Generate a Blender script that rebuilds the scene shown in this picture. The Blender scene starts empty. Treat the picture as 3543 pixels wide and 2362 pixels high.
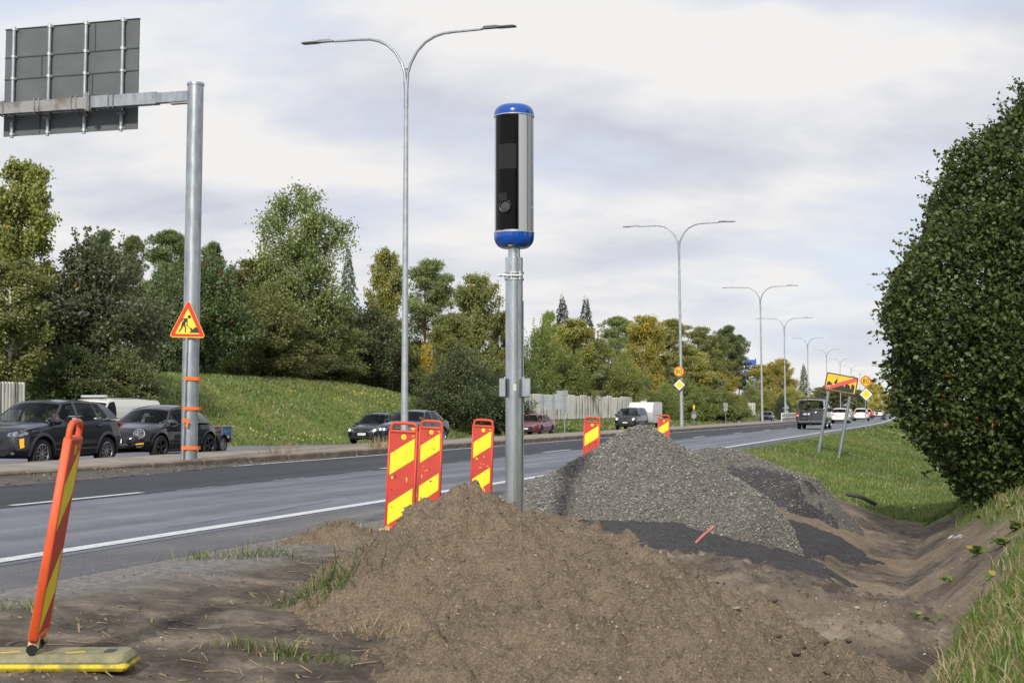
import bpy, bmesh, math, random
import numpy as np
from mathutils import Vector, Matrix, Quaternion
from mathutils.bvhtree import BVHTree

random.seed(7)
rng = np.random.default_rng(7)
SC = bpy.context.scene
COL = SC.collection

# ------------------------------------------------------------------ camera
EYE = 1.2
cam_d = bpy.data.cameras.new('camera')
cam = bpy.data.objects.new('camera', cam_d)
COL.objects.link(cam)
cam.location = (0, 0, EYE)
cam.rotation_euler = (math.radians(90 + 2.786), 0, 0)
cam_d.lens = 50
cam_d.sensor_width = 36
cam_d.clip_start = 0.1
cam_d.clip_end = 6000
cam_d.dof.use_dof = True
cam_d.dof.focus_distance = 15.5
cam_d.dof.aperture_fstop = 9.0
SC.camera = cam

# ------------------------------------------------------------------ sky, sun, exposure
SUN_AZ, SUN_EL = math.radians(180 + 10), math.radians(31)      # azimuth measured clockwise from +Y
sun_dir = Vector((math.sin(SUN_AZ) * math.cos(SUN_EL), math.cos(SUN_AZ) * math.cos(SUN_EL), math.sin(SUN_EL)))
world = bpy.data.worlds.new('World')
SC.world = world
world.use_nodes = True
wn, wl = world.node_tree.nodes, world.node_tree.links
wn.clear()


def wnode(kind, **kw):
    n = wn.new(kind)
    for k, v in kw.items():
        setattr(n, k, v)
    return n


CL_S, CL_R, CL_T = 2.0, 0.54, 0.385


def build_world():
    out = wnode('ShaderNodeOutputWorld')
    bg = wnode('ShaderNodeBackground')
    bg.inputs['Strength'].default_value = 0.1
    wl.new(bg.outputs[0], out.inputs[0])
    sky = wnode('ShaderNodeTexSky', sky_type='NISHITA', sun_disc=False)
    sky.sun_elevation = SUN_EL
    sky.sun_rotation = SUN_AZ
    sky.air_density = 1.0
    sky.dust_density = 1.2
    sky.ozone_density = 1.0
    tc = wnode('ShaderNodeTexCoord')
    sep = wnode('ShaderNodeSeparateXYZ')
    wl.new(tc.outputs['Generated'], sep.inputs[0])

    def math_(op, a, b=None, clamp=False):
        m = wnode('ShaderNodeMath', operation=op, use_clamp=clamp)
        for i, v in enumerate((a, b)):
            if v is None:
                continue
            if isinstance(v, (int, float)):
                m.inputs[i].default_value = v
            else:
                wl.new(v, m.inputs[i])
        return m.outputs[0]
    zc = math_('MAXIMUM', sep.outputs['Z'], 0.0)
    zp = math_('ADD', zc, 0.34)
    u = math_('DIVIDE', sep.outputs['X'], zp)
    v = math_('DIVIDE', sep.outputs['Y'], zp)
    comb = wnode('ShaderNodeCombineXYZ')
    wl.new(u, comb.inputs[0])
    wl.new(v, comb.inputs[1])
    mp = wnode('ShaderNodeMapping')
    mp.inputs['Location'].default_value = (2.2, 15.1, 1.2)
    mp.inputs['Rotation'].default_value = (0, 0, math.radians(-18))
    mp.inputs['Scale'].default_value = (0.75, 1.15, 1)
    wl.new(comb.outputs[0], mp.inputs[0])

    def noise(scale, detail, rough, dist, loc=None):
        n = wnode('ShaderNodeTexNoise')
        n.inputs['Scale'].default_value = scale
        n.inputs['Detail'].default_value = detail
        n.inputs['Roughness'].default_value = rough
        n.inputs['Distortion'].default_value = dist
        wl.new(mp.outputs[0], n.inputs['Vector'])
        return n.outputs['Fac']

    def ramp(fac, stops):
        r = wnode('ShaderNodeValToRGB')
        el = r.color_ramp.elements
        el[0].position, el[0].color = stops[0]
        el[1].position, el[1].color = stops[-1]
        for p, c in stops[1:-1]:
            e = el.new(p)
            e.color = c
        wl.new(fac, r.inputs[0])
        return r.outputs[0]
    g = lambda x: (x, x, x, 1)
    # broken cloud: where it is dense, and which side of each bank catches the light
    cl_n = noise(CL_S, 9, CL_R, 0.12)
    mp2 = wnode('ShaderNodeVectorMath', operation='ADD')
    mp2.inputs[1].default_value = (0.02, -0.15, 0)
    wl.new(mp.outputs[0], mp2.inputs[0])
    n2 = wnode('ShaderNodeTexNoise')
    n2.inputs['Scale'].default_value = CL_S
    n2.inputs['Detail'].default_value = 5
    n2.inputs['Roughness'].default_value = CL_R
    n2.inputs['Distortion'].default_value = 0.12
    wl.new(mp2.outputs[0], n2.inputs['Vector'])
    cover = ramp(cl_n, [(CL_T, g(0.04)), (CL_T + .07, g(0.6)), (CL_T + .15, g(1))])
    dif = math_('SUBTRACT', cl_n, n2.outputs['Fac'])
    tn = math_('ADD', math_('MULTIPLY', dif, 1.9), 0.5)
    tone = ramp(tn, [(0.26, (5.7, 5.9, 6.7, 1)), (0.46, (7.0, 7.1, 7.6, 1)), (0.64, (8.3, 8.2, 8.15, 1))])
    hz = ramp(zc, [(0.0, (7.2, 7.8, 9.0, 1)), (0.16, (7.4, 7.9, 9.2, 1)), (0.36, (6.9, 7.6, 9.3, 1))])
    # thin veil of high haze over the clear sky
    veil = wnode('ShaderNodeMix', data_type='RGBA')
    veil.inputs[0].default_value = 0.8
    wl.new(sky.outputs[0], veil.inputs[6])
    wl.new(hz, veil.inputs[7])
    mx = wnode('ShaderNodeMix', data_type='RGBA')
    wl.new(cover, mx.inputs[0])
    wl.new(veil.outputs[2], mx.inputs[6])
    wl.new(tone, mx.inputs[7])
    wl.new(mx.outputs[2], bg.inputs['Color'])


build_world()
sl = bpy.data.lights.new('sun', 'SUN')
sl.energy = 3.4
sl.angle = math.radians(3.0)
sl.color = (1.0, 0.94, 0.84)
so = bpy.data.objects.new('sun', sl)
COL.objects.link(so)
so.rotation_euler = sun_dir.to_track_quat('Z', 'Y').to_euler()
so.location = sun_dir * 50
vs = SC.view_settings
vs.view_transform = 'Standard'
vs.look = 'None'
vs.exposure = 0.1
vs.gamma = 1.0
vs.use_curve_mapping = False
SC.render.engine = 'CYCLES'
SC.cycles.use_denoising = True
SC.cycles.max_bounces = 8
SC.cycles.transparent_max_bounces = 12
SC.cycles.caustics_reflective = False
SC.cycles.caustics_refractive = False

# ------------------------------------------------------------------ helpers


def lin(c):
    c = c / 255.0
    return c / 12.92 if c <= 0.04045 else ((c + 0.055) / 1.055) ** 2.4


def C(r, g, b, k=1.0):
    return (lin(r) * k, lin(g) * k, lin(b) * k, 1.0)


def nmat(name):
    m = bpy.data.materials.new(name)
    m.use_nodes = True
    n = m.node_tree.nodes
    n.clear()
    out = n.new('ShaderNodeOutputMaterial')
    return m, n, m.node_tree.links, out


MATS = {}


def mat(name, col, rough=0.5, metal=0.0, col2=None, scale=6.0, bump=0.0, bscale=None, coat=0.0, spec=0.5,
        emit=None, estr=0.0, detail=5.0, stretch=None, lo=0.35, hi=0.65, rvar=0.0):
    """Principled material; col2 mixes in by object-space noise, bump adds fine relief."""
    if name in MATS:
        return MATS[name]
    m, n, l, out = nmat(name)
    p = n.new('ShaderNodeBsdfPrincipled')
    l.new(p.outputs[0], out.inputs[0])
    p.inputs['Base Color'].default_value = col
    p.inputs['Roughness'].default_value = rough
    p.inputs['Metallic'].default_value = metal
    p.inputs['Specular IOR Level'].default_value = spec
    if coat:
        p.inputs['Coat Weight'].default_value = coat
        p.inputs['Coat Roughness'].default_value = 0.04
    if emit:
        p.inputs['Emission Color'].default_value = emit
        p.inputs['Emission Strength'].default_value = estr
    if col2 is not None or bump:
        tc = n.new('ShaderNodeTexCoord')
        vec = tc.outputs['Object']
        if stretch:
            mp = n.new('ShaderNodeMapping')
            mp.inputs['Scale'].default_value = stretch
            l.new(vec, mp.inputs[0])
            vec = mp.outputs[0]
        if col2 is not None:
            nz = n.new('ShaderNodeTexNoise')
            nz.inputs['Scale'].default_value = scale
            nz.inputs['Detail'].default_value = detail
            nz.inputs['Roughness'].default_value = 0.6
            l.new(vec, nz.inputs['Vector'])
            r = n.new('ShaderNodeValToRGB')
            r.color_ramp.elements[0].position = lo
            r.color_ramp.elements[0].color = col
            r.color_ramp.elements[1].position = hi
            r.color_ramp.elements[1].color = col2
            l.new(nz.outputs['Fac'], r.inputs[0])
            l.new(r.outputs[0], p.inputs['Base Color'])
            if rvar:
                mr = n.new('ShaderNodeMapRange')
                mr.inputs['To Min'].default_value = rough - rvar
                mr.inputs['To Max'].default_value = rough + rvar
                l.new(nz.outputs['Fac'], mr.inputs[0])
                l.new(mr.outputs[0], p.inputs['Roughness'])
        if bump:
            nb = n.new('ShaderNodeTexNoise')
            nb.inputs['Scale'].default_value = bscale or scale * 4
            nb.inputs['Detail'].default_value = 6
            l.new(vec, nb.inputs['Vector'])
            b = n.new('ShaderNodeBump')
            b.inputs['Strength'].default_value = bump
            b.inputs['Distance'].default_value = 0.02
            l.new(nb.outputs['Fac'], b.inputs['Height'])
            l.new(b.outputs[0], p.inputs['Normal'])
    MATS[name] = m
    return m


class MB:
    """Collects shapes and links them as ONE mesh object."""

    def __init__(s):
        s.V, s.F, s.M = [], [], []

    def add(s, verts, faces, mi=0):
        b = len(s.V)
        s.V += [tuple(v) for v in verts]
        s.F += [tuple(b + i for i in f) for f in faces]
        s.M += [mi] * len(faces)
        return s

    def box(s, c, d, R=None, mi=0):
        hx, hy, hz = d[0] / 2, d[1] / 2, d[2] / 2
        vs_ = [Vector((x, y, z)) for x in (-hx, hx) for y in (-hy, hy) for z in (-hz, hz)]
        if R is not None:
            vs_ = [R @ v for v in vs_]
        c = Vector(c)
        return s.add([v + c for v in vs_],
                     [(0, 1, 3, 2), (4, 6, 7, 5), (0, 4, 5, 1), (2, 3, 7, 6), (0, 2, 6, 4), (1, 5, 7, 3)], mi)

    def bbox(s, c, d, b=0.01, R=None, mi=0):
        """box with chamfered edges (octagon section along z, chamfered top and bottom)"""
        hx, hy, hz = d[0] / 2, d[1] / 2, d[2] / 2
        b = min(b, hx * .9, hy * .9, hz * .9)

        def ring(ix, z):
            x, y = hx - ix, hy - ix
            k = b
            return [(x, -y + k, z), (x, y - k, z), (x - k, y, z), (-x + k, y, z), (-x, y - k, z), (-x, -y + k, z), (-x + k, -y, z), (x - k, -y, z)]
        rings = [ring(b * .8, -hz), ring(0, -hz + b), ring(0, hz - b), ring(b * .8, hz)]
        vs_ = [Vector(v) for r in rings for v in r]
        if R is not None:
            vs_ = [R @ v for v in vs_]
        c = Vector(c)
        fs = [tuple(range(7, -1, -1)), tuple(range(24, 32))]
        for k in range(3):
            for i in range(8):
                j = (i + 1) % 8
                fs.append((k * 8 + i, k * 8 + j, k * 8 + 8 + j, k * 8 + 8 + i))
        return s.add([v + c for v in vs_], fs, mi)

    def cyl(s, p0, p1, r0, r1=None, n=12, caps=True, mi=0):
        p0, p1 = Vector(p0), Vector(p1)
        r1 = r0 if r1 is None else r1
        return s.tube([p0, p1], [r0, r1], n, caps, mi)

    def tube(s, pts, r, n=8, caps=True, mi=0):
        pts = [Vector(p) for p in pts]
        if isinstance(r, (int, float)):
            r = [r] * len(pts)
        vs_, fs = [], []
        prev = None
        for i, p in enumerate(pts):
            d = (pts[min(i + 1, len(pts) - 1)] - pts[max(i - 1, 0)]).normalized()
            if prev is None:
                up = Vector((0, 0, 1)) if abs(d.z) < 0.9 else Vector((0, 1, 0))
                u = d.cross(up).normalized()
            else:
                u = (prev - d * prev.dot(d)).normalized()
            prev = u
            w = d.cross(u)
            for k in range(n):
                a = 2 * math.pi * k / n
                vs_.append(p + (u * math.cos(a) + w * math.sin(a)) * r[i])
        for i in range(len(pts) - 1):
            for k in range(n):
                j = (k + 1) % n
                fs.append((i * n + k, i * n + j, (i + 1) * n + j, (i + 1) * n + k))
        if caps:
            fs.append(tuple(range(n - 1, -1, -1)))
            fs.append(tuple(range((len(pts) - 1) * n, len(pts) * n)))
        return s.add(vs_, fs, mi)

    def prism(s, poly, o, u, v, w, mi=0):
        """2-D polygon (in u, v) at o, extruded by vector w"""
        o, u, v, w = Vector(o), Vector(u), Vector(v), Vector(w)
        a = [o + u * p[0] + v * p[1] for p in poly]
        n = len(a)
        fs = [tuple(range(n)), tuple(range(2 * n - 1, n - 1, -1))]
        fs += [(i, n + i, n + (i + 1) % n, (i + 1) % n) for i in range(n)]
        return s.add(a + [p + w for p in a], fs, mi)

    def lathe(s, prof, o=(0, 0, 0), n=24, ax=None, mi=0, closed=False):
        """profile of (radius, height) turned about z (or about the axis matrix ax)"""
        o = Vector(o)
        vs_, fs = [], []
        for (r, z) in prof:
            for k in range(n):
                a = 2 * math.pi * k / n
                v = Vector((r * math.cos(a), r * math.sin(a), z))
                vs_.append((ax @ v if ax is not None else v) + o)
        m = len(prof)
        for i in range(m - 1 + (1 if closed else 0)):
            i2 = (i + 1) % m
            for k in range(n):
                j = (k + 1) % n
                fs.append((i * n + k, i * n + j, i2 * n + j, i2 * n + k))
        if not closed:
            if prof[0][0] > 1e-4:
                fs.append(tuple(range(n - 1, -1, -1)))
            if prof[-1][0] > 1e-4:
                fs.append(tuple(range((m - 1) * n, m * n)))
        return s.add(vs_, fs, mi)

    def build(s, name, m, parent=None, sm=35, loc=None):
        me = bpy.data.meshes.new(name)
        me.from_pydata(s.V, [], s.F)
        ms = m if isinstance(m, (list, tuple)) else [m]
        for q in ms:
            me.materials.append(q)
        if len(ms) > 1:
            me.polygons.foreach_set('material_index', s.M)
        return link(name, me, parent, sm, loc)


def link(name, me, parent=None, sm=35, loc=None):
    if sm:
        me.polygons.foreach_set('use_smooth', [True] * len(me.polygons))
        me.update()
        me.set_sharp_from_angle(angle=math.radians(sm))
    o = bpy.data.objects.new(name, me)
    COL.objects.link(o)
    if parent is not None:
        o.parent = parent
    if loc is not None:
        o.location = loc
    return o


def np_mesh(name, V, F, m, tint=None, smooth=False):
    """mesh from numpy arrays; F is (n,3) or (n,4); tint is a per-vertex rgb attribute"""
    me = bpy.data.meshes.new(name)
    V = np.ascontiguousarray(V, dtype=np.float32)
    F = np.ascontiguousarray(F, dtype=np.int32)
    k = F.shape[1]
    me.vertices.add(len(V))
    me.vertices.foreach_set('co', V.ravel())
    me.loops.add(F.size)
    me.loops.foreach_set('vertex_index', F.ravel())
    me.polygons.add(len(F))
    me.polygons.foreach_set('loop_start', np.arange(0, F.size, k, dtype=np.int32))
    me.polygons.foreach_set('loop_total', np.full(len(F), k, dtype=np.int32))
    if smooth:
        me.polygons.foreach_set('use_smooth', np.ones(len(F), dtype=bool))
    if tint is not None:
        at = me.attributes.new('tint', 'FLOAT_COLOR', 'POINT')
        c = np.ones((len(V), 4), dtype=np.float32)
        c[:, :tint.shape[1]] = tint
        at.data.foreach_set('color', c.ravel())
    me.materials.append(m)
    me.update()
    me.validate()
    return me


def tag(o, label=None, cat=None, group=None, kind=None):
    if label:
        o['label'] = label
    if cat:
        o['category'] = cat
    if group:
        o['group'] = group
    if kind:
        o['kind'] = kind
    return o


def thing(name, label, cat, loc=(0, 0, 0), rz=0.0, group=None):
    o = bpy.data.objects.new(name, None)
    o.empty_display_size = 0.2
    COL.objects.link(o)
    o.location = loc
    o.rotation_euler = (0, 0, rz)
    return tag(o, label, cat, group)


def copy_tree(o, parent=None):
    c = o.copy()
    COL.objects.link(c)
    c.parent = parent
    for ch in list(o.children):
        copy_tree(ch, c)
    return c


def text_poly(s, body, size, o, u, v, off=0.0, mi=0, align='CENTER'):
    """append flat lettering to builder s: baseline centre o, axes u (right) and v (up)"""
    cu = bpy.data.curves.new('lettering', 'FONT')
    cu.body = body
    cu.size = size
    cu.align_x = align
    cu.align_y = 'CENTER'
    cu.resolution_u = 3
    ob = bpy.data.objects.new('lettering', cu)
    me = bpy.data.meshes.new_from_object(ob)
    o, u, v = Vector(o), Vector(u), Vector(v)
    nrm = u.cross(v)
    s.add([o + u * p.co.x + v * p.co.y + nrm * off for p in me.vertices], [tuple(f.vertices) for f in me.polygons], mi)
    bpy.data.objects.remove(ob)
    bpy.data.meshes.remove(me)
    bpy.data.curves.remove(cu)
    return s


# ------------------------------------------------------------------ road coordinates (a = metres left of the camera line, t = metres along the road)
STEP = 1.0
NT = 2600


def _heading(t):
    s = np.clip((t - 95) / 105, 0, 1)
    s = s * s * (3 - 2 * s)
    return np.radians(17.5 - 2.0 * s)


_ts = np.arange(-200, NT) * STEP
_h = _heading(_ts)
_i0 = 200
_cx = np.concatenate([[0], np.cumsum(np.sin(_h[:-1]) * STEP)])
_cy = np.concatenate([[0], np.cumsum(np.cos(_h[:-1]) * STEP)])
_cx -= _cx[_i0]
_cy -= _cy[_i0]


def Pn(a, t):
    """road coordinates to world x, y (numpy)"""
    h = np.interp(t, _ts, _h)
    return np.interp(t, _ts, _cx) - a * np.cos(h), np.interp(t, _ts, _cy) + a * np.sin(h)


def P(a, t, z=0.0):
    x, y = Pn(a, t)
    return Vector((float(x), float(y), z))


def yaw(t):
    """rotation about z that points local +x along the road (away from the camera)"""
    return math.pi / 2 - float(np.interp(t, _ts, _h))


TH = math.radians(17.5)


def AT(x, y):
    """world to road coordinates (valid on the straight, y < 95)"""
    return -x * np.cos(TH) + y * np.sin(TH), x * np.sin(TH) + y * np.cos(TH)


def smooth(x, a, b):
    s = np.clip((x - a) / (b - a), 0, 1)
    return s * s * (3 - 2 * s)


def fbm(x, y, sc=1.0, oct=4, seed=0):
    """cheap value-noise fbm, numpy, about -1..1"""
    r = np.zeros(np.broadcast(x, y).shape)
    amp, tot = 1.0, 0.0
    for o in range(oct):
        f = sc * 2 ** o
        X, Y = x * f + 17.3 * o + seed * 7.1, y * f - 9.7 * o + seed * 3.3
        xi, yi = np.floor(X), np.floor(Y)
        fx, fy = X - xi, Y - yi
        fx, fy = fx * fx * (3 - 2 * fx), fy * fy * (3 - 2 * fy)

        def hsh(i, j):
            q = np.sin(i * 127.1 + j * 311.7 + seed * 13.7) * 43758.5453
            return q - np.floor(q)
        n = (hsh(xi, yi) * (1 - fx) + hsh(xi + 1, yi) * fx) * (1 - fy) + (hsh(xi, yi + 1) * (1 - fx) + hsh(xi + 1, yi + 1) * fx) * fy
        r += amp * (n * 2 - 1)
        tot += amp
        amp *= 0.5
    return r / tot


F_PX = 3267.0


def at(px, py, Y):
    """point at depth Y seen at the photograph's (2352-wide) pixel px, py"""
    p = math.radians(2.786)
    u, w = (px - 1176) / F_PX, (784 - py) / F_PX
    d = Vector((u, math.cos(p) - w * math.sin(p), math.sin(p) + w * math.cos(p)))
    k = Y / d.y
    return Vector((d.x * k, Y, EYE + d.z * k))
# ================================================================== THE SETTING: ground, road, median
A_EDGE, A_DASH, A_LEFT, A_KERB, A_KERB2 = 7.35, 11.45, 15.0, 15.42, 18.3
NEAR_A = np.array([-300, -60, -14, -6, -3, -1.3, -.45, .2, .7, 1.2, 2.1, 3.1, 4.2, 4.8, 5.3, 5.7, 6.4, 20])
NEAR_Z = np.array([1.2, 1.1, .95, .75, .55, .34, -.08, -.62, -.93, -.86, -.48, -.14, -.03, .0, .028, .012, -.012, -.03])
FAR_Z = np.interp(NEAR_A, [-300, -60, -14, -6, -3.5, -1.6, 0, 1.4, 3.2, 4.5, 5.2, 5.7, 6.4, 20], [1.2, 1.0, .7, .35, .05, -.5, -.95, -1.05, -.62, -.24, -.05, .004, -.008, -.03])
A_OUT = 29.8


def far_z(a, t=75.0):
    """height of the opposite carriageway, which tilts away from the median further on"""
    sl = 0.014 + 0.025 * smooth(np.asarray(t, float), 45, 72)
    return -0.08 - sl * (np.minimum(a, A_OUT) - A_KERB2)


def gz(a, t):
    """ground height everywhere"""
    a, t = np.asarray(a, float), np.asarray(t, float)
    f = smooth(t, 25, 36)
    near = np.interp(a, NEAR_A, NEAR_Z) * (1 - f) + np.interp(a, NEAR_A, FAR_Z) * f
    m = smooth(t, 38, 62) * (1 - smooth(t, 92, 127))
    left = far_z(a, t) - 0.03
    left = left + smooth(a, 30.2, 36) * 0.75
    left = left + m * smooth(a, 30.6, 44) * 3.15 * (1 - 0.25 * smooth(a, 50, 80))
    left = left + smooth(a, 60, 400) * 1.2
    z = np.where(a < 16.8, near, left)
    bump = fbm(a, t, 0.35, 3, 4) * 0.06 + fbm(a, t, 1.3, 2, 9) * 0.02
    w = np.where(a < 5, smooth(-a, -5, -3.5), smooth(a, A_OUT + .4, A_OUT + 2))
    return z + bump * w


def soil(a, t):
    """1 where the ground is bare soil, 0 where it is grassed"""
    e = fbm(a, t, 0.8, 4, 2)
    end = 1 - smooth(t + e * 2.2 + 5.0 * (1 - smooth(a, -.2, 1.0)), 28.2, 29.8)
    sh0 = .62 * (1 - smooth(t, 9, 16)) + .4 * smooth(t, 17, 22)
    side = smooth(a + e * 0.45 - sh0, -.62, -.28)
    sh = smooth(a + e * .25, 6.0, 6.5)
    return np.clip(end * side + sh * (1 - smooth(a, 14, 16)), 0, 1)


def terrain_mat():
    m, n, l, out = nmat('terrain')
    p = n.new('ShaderNodeBsdfPrincipled')
    p.inputs['Roughness'].default_value = 0.95
    p.inputs['Specular IOR Level'].default_value = 0.15
    l.new(p.outputs[0], out.inputs[0])
    at_ = n.new('ShaderNodeAttribute')
    at_.attribute_name = 'tint'
    sp = n.new('ShaderNodeSeparateColor')
    l.new(at_.outputs['Color'], sp.inputs[0])
    geo = n.new('ShaderNodeNewGeometry')

    def nz(scale, det=6, rough=.6):
        q = n.new('ShaderNodeTexNoise')
        q.inputs['Scale'].default_value = scale
        q.inputs['Detail'].default_value = det
        q.inputs['Roughness'].default_value = rough
        l.new(geo.outputs['Position'], q.inputs['Vector'])
        return q.outputs['Fac']

    def ramp(f, stops):
        r = n.new('ShaderNodeValToRGB')
        e = r.color_ramp.elements
        e[0].position, e[0].color = stops[0]
        e[1].position, e[1].color = stops[-1]
        for pp, c in stops[1:-1]:
            e.new(pp).color = c
        l.new(f, r.inputs[0])
        return r.outputs[0]

    def mix(f, a, b, mode='MIX'):
        q = n.new('ShaderNodeMix')
        q.data_type = 'RGBA'
        q.blend_type = mode
        if isinstance(f, float):
            q.inputs[0].default_value = f
        else:
            l.new(f, q.inputs[0])
        l.new(a, q.inputs[6])
        l.new(b, q.inputs[7])
        return q.outputs[2]
    grass = ramp(nz(0.45, 8, .65), [(.3, C(76, 98, 42)), (.5, C(98, 116, 54)), (.64, C(124, 128, 70)), (.78, C(150, 140, 94))])
    grass = mix(0.35, grass, ramp(nz(9, 4), [(.3, C(52, 66, 26)), (.7, C(132, 134, 74))]))
    soil_a = ramp(nz(1.1, 9, .68), [(.36, C(104, 92, 79)), (.5, C(130, 116, 100)), (.64, C(154, 139, 121))])
    soil_b = ramp(nz(22, 6, .7), [(.35, C(80, 70, 60)), (.65, C(166, 150, 131))])
    so_ = mix(.5, soil_a, soil_b)
    so_ = mix(.45, so_, ramp(nz(75, 5, .8), [(.38, C(70, 61, 53)), (.5, C(128, 114, 99)), (.63, C(180, 164, 144))]))
    dark = ramp(nz(2.2, 9, .72), [(.38, C(68, 62, 56)), (.52, C(100, 92, 83)), (.66, C(140, 129, 116))])
    so_ = mix(sp.outputs[1], so_, dark)          # darker trampled topsoil
    shoulder = ramp(nz(14, 8, .75), [(.34, C(92, 91, 91)), (.5, C(122, 120, 118)), (.68, C(160, 154, 147))])
    so_ = mix(sp.outputs[2], so_, shoulder)      # gravelly road shoulder
    l.new(mix(sp.outputs[0], grass, so_), p.inputs['Base Color'])
    b = n.new('ShaderNodeBump')
    b.inputs['Strength'].default_value = 0.7
    b.inputs['Distance'].default_value = 0.02
    l.new(nz(30, 8, .7), b.inputs['Height'])
    l.new(b.outputs[0], p.inputs['Normal'])
    return m


M_TER = terrain_mat()


def terrain_tint(a, t):
    s = soil(a, t)
    e = fbm(a, t, 0.6, 4, 6)
    dark = smooth(a + e * .5, 1.6, 2.6) * (1 - smooth(t, 10.5, 13.5)) * 0.95
    dark = np.maximum(dark, 0.9 * smooth(e, -.08, .28) * smooth(t, 9, 12) * (1 - smooth(a, 2.0, 3.0)))
    dark = np.maximum(dark, .75 * smooth(-(t - 27.5 + e * 2), -1.5, 1.2) * 0 + .7 * smooth(t + e * 1.5, 24.5, 27) * (1 - smooth(a, 2, 3)))
    sh = smooth(a + e * .5, 5.0, 5.9)
    return np.stack([s, np.clip(dark, 0, 1), np.clip(sh, 0, 1)], -1)


def grid_sheet(name, av, tv, zf, m, tintf=None, hole=None, smooth_=True):
    A, T = np.meshgrid(av, tv)
    X, Y = Pn(A, T)
    Z = zf(A, T)
    V = np.stack([X, Y, Z], -1).reshape(-1, 3)
    na, nt = len(av), len(tv)
    i = np.arange(nt - 1)[:, None] * na + np.arange(na - 1)[None, :]
    F = np.stack([i, i + na, i + na + 1, i + 1], -1).reshape(-1, 4)
    if hole is not None:
        ac, tc_ = (av[:-1] + av[1:]) / 2, (tv[:-1] + tv[1:]) / 2
        h = hole(ac[None, :], tc_[:, None]).reshape(-1)
        F = F[~h]
    me = np_mesh(name, V, F, m, tintf(A, T).reshape(-1, 3) if tintf else None, smooth_)
    return link(name, me, None, 0)


HA0, HA1, HT0, HT1 = -3.0, 6.5, 1.5, 34.0
av = np.concatenate([[-900, -400, -200, -100, -60], np.arange(-40, -3, 1.0), np.arange(-3, 6.6, .5), [10, 16.7, 16.9, 20, 25], np.arange(29, 46, 1.0), [48, 52, 57, 65, 80, 110, 160, 260, 500, 1000]])
tv = np.concatenate([[-80, -40, -20, -8, -2], [1.5], np.arange(2.5, 34, 1.5)[:21], [34.0], np.arange(35.5, 140, 1.5), np.arange(142, 260, 4), np.arange(265, 600, 15), [650, 750, 900, 1200, 1700, 2300]])


def far_ground(a, t):
    z = gz(a, t)
    return np.where((a > 7.2) & (a < 29.5), -0.9, z)


tag(grid_sheet('ground', av, tv, far_ground, M_TER, terrain_tint,
               lambda a, t: (a > HA0) & (a < HA1) & (t > HT0) & (t < HT1)), 'grassy verge, ditch slope and embankment beside the highway', kind='structure')


def rough_soil(a, t):
    z = gz(a, t)
    s = soil(a, t) * (1 - smooth(a, 4.4, 5.5))
    x, y = Pn(a, t)
    n1 = fbm(x, y, 1.1, 4, 11) * .05 + np.abs(fbm(x, y, 4.5, 4, 5)) * .045
    # scraped furrows running along the ditch sides
    fur = fbm(a * 4.5, t * .25, 1.0, 3, 3) * .035 * smooth(-a, -2.9, -1.5)
    fl = (1 - smooth(a, 2.6, 4.0)) * .35 + .65
    return z + s * (n1 * fl - .03) + fur * s - .012 * s


av2 = np.concatenate([np.arange(-3.0, 6.5, .045), [6.5]])
tv2 = np.concatenate([np.arange(1.5, 6, .25), np.arange(6, 12, .035), np.arange(12, 20, .055), np.arange(20, 34, .09), [34.0]])
tag(grid_sheet('roadside_soil', av2, tv2, rough_soil, M_TER, terrain_tint), 'bare dug soil of the shoulder and ditch in the foreground', kind='structure')


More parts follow.
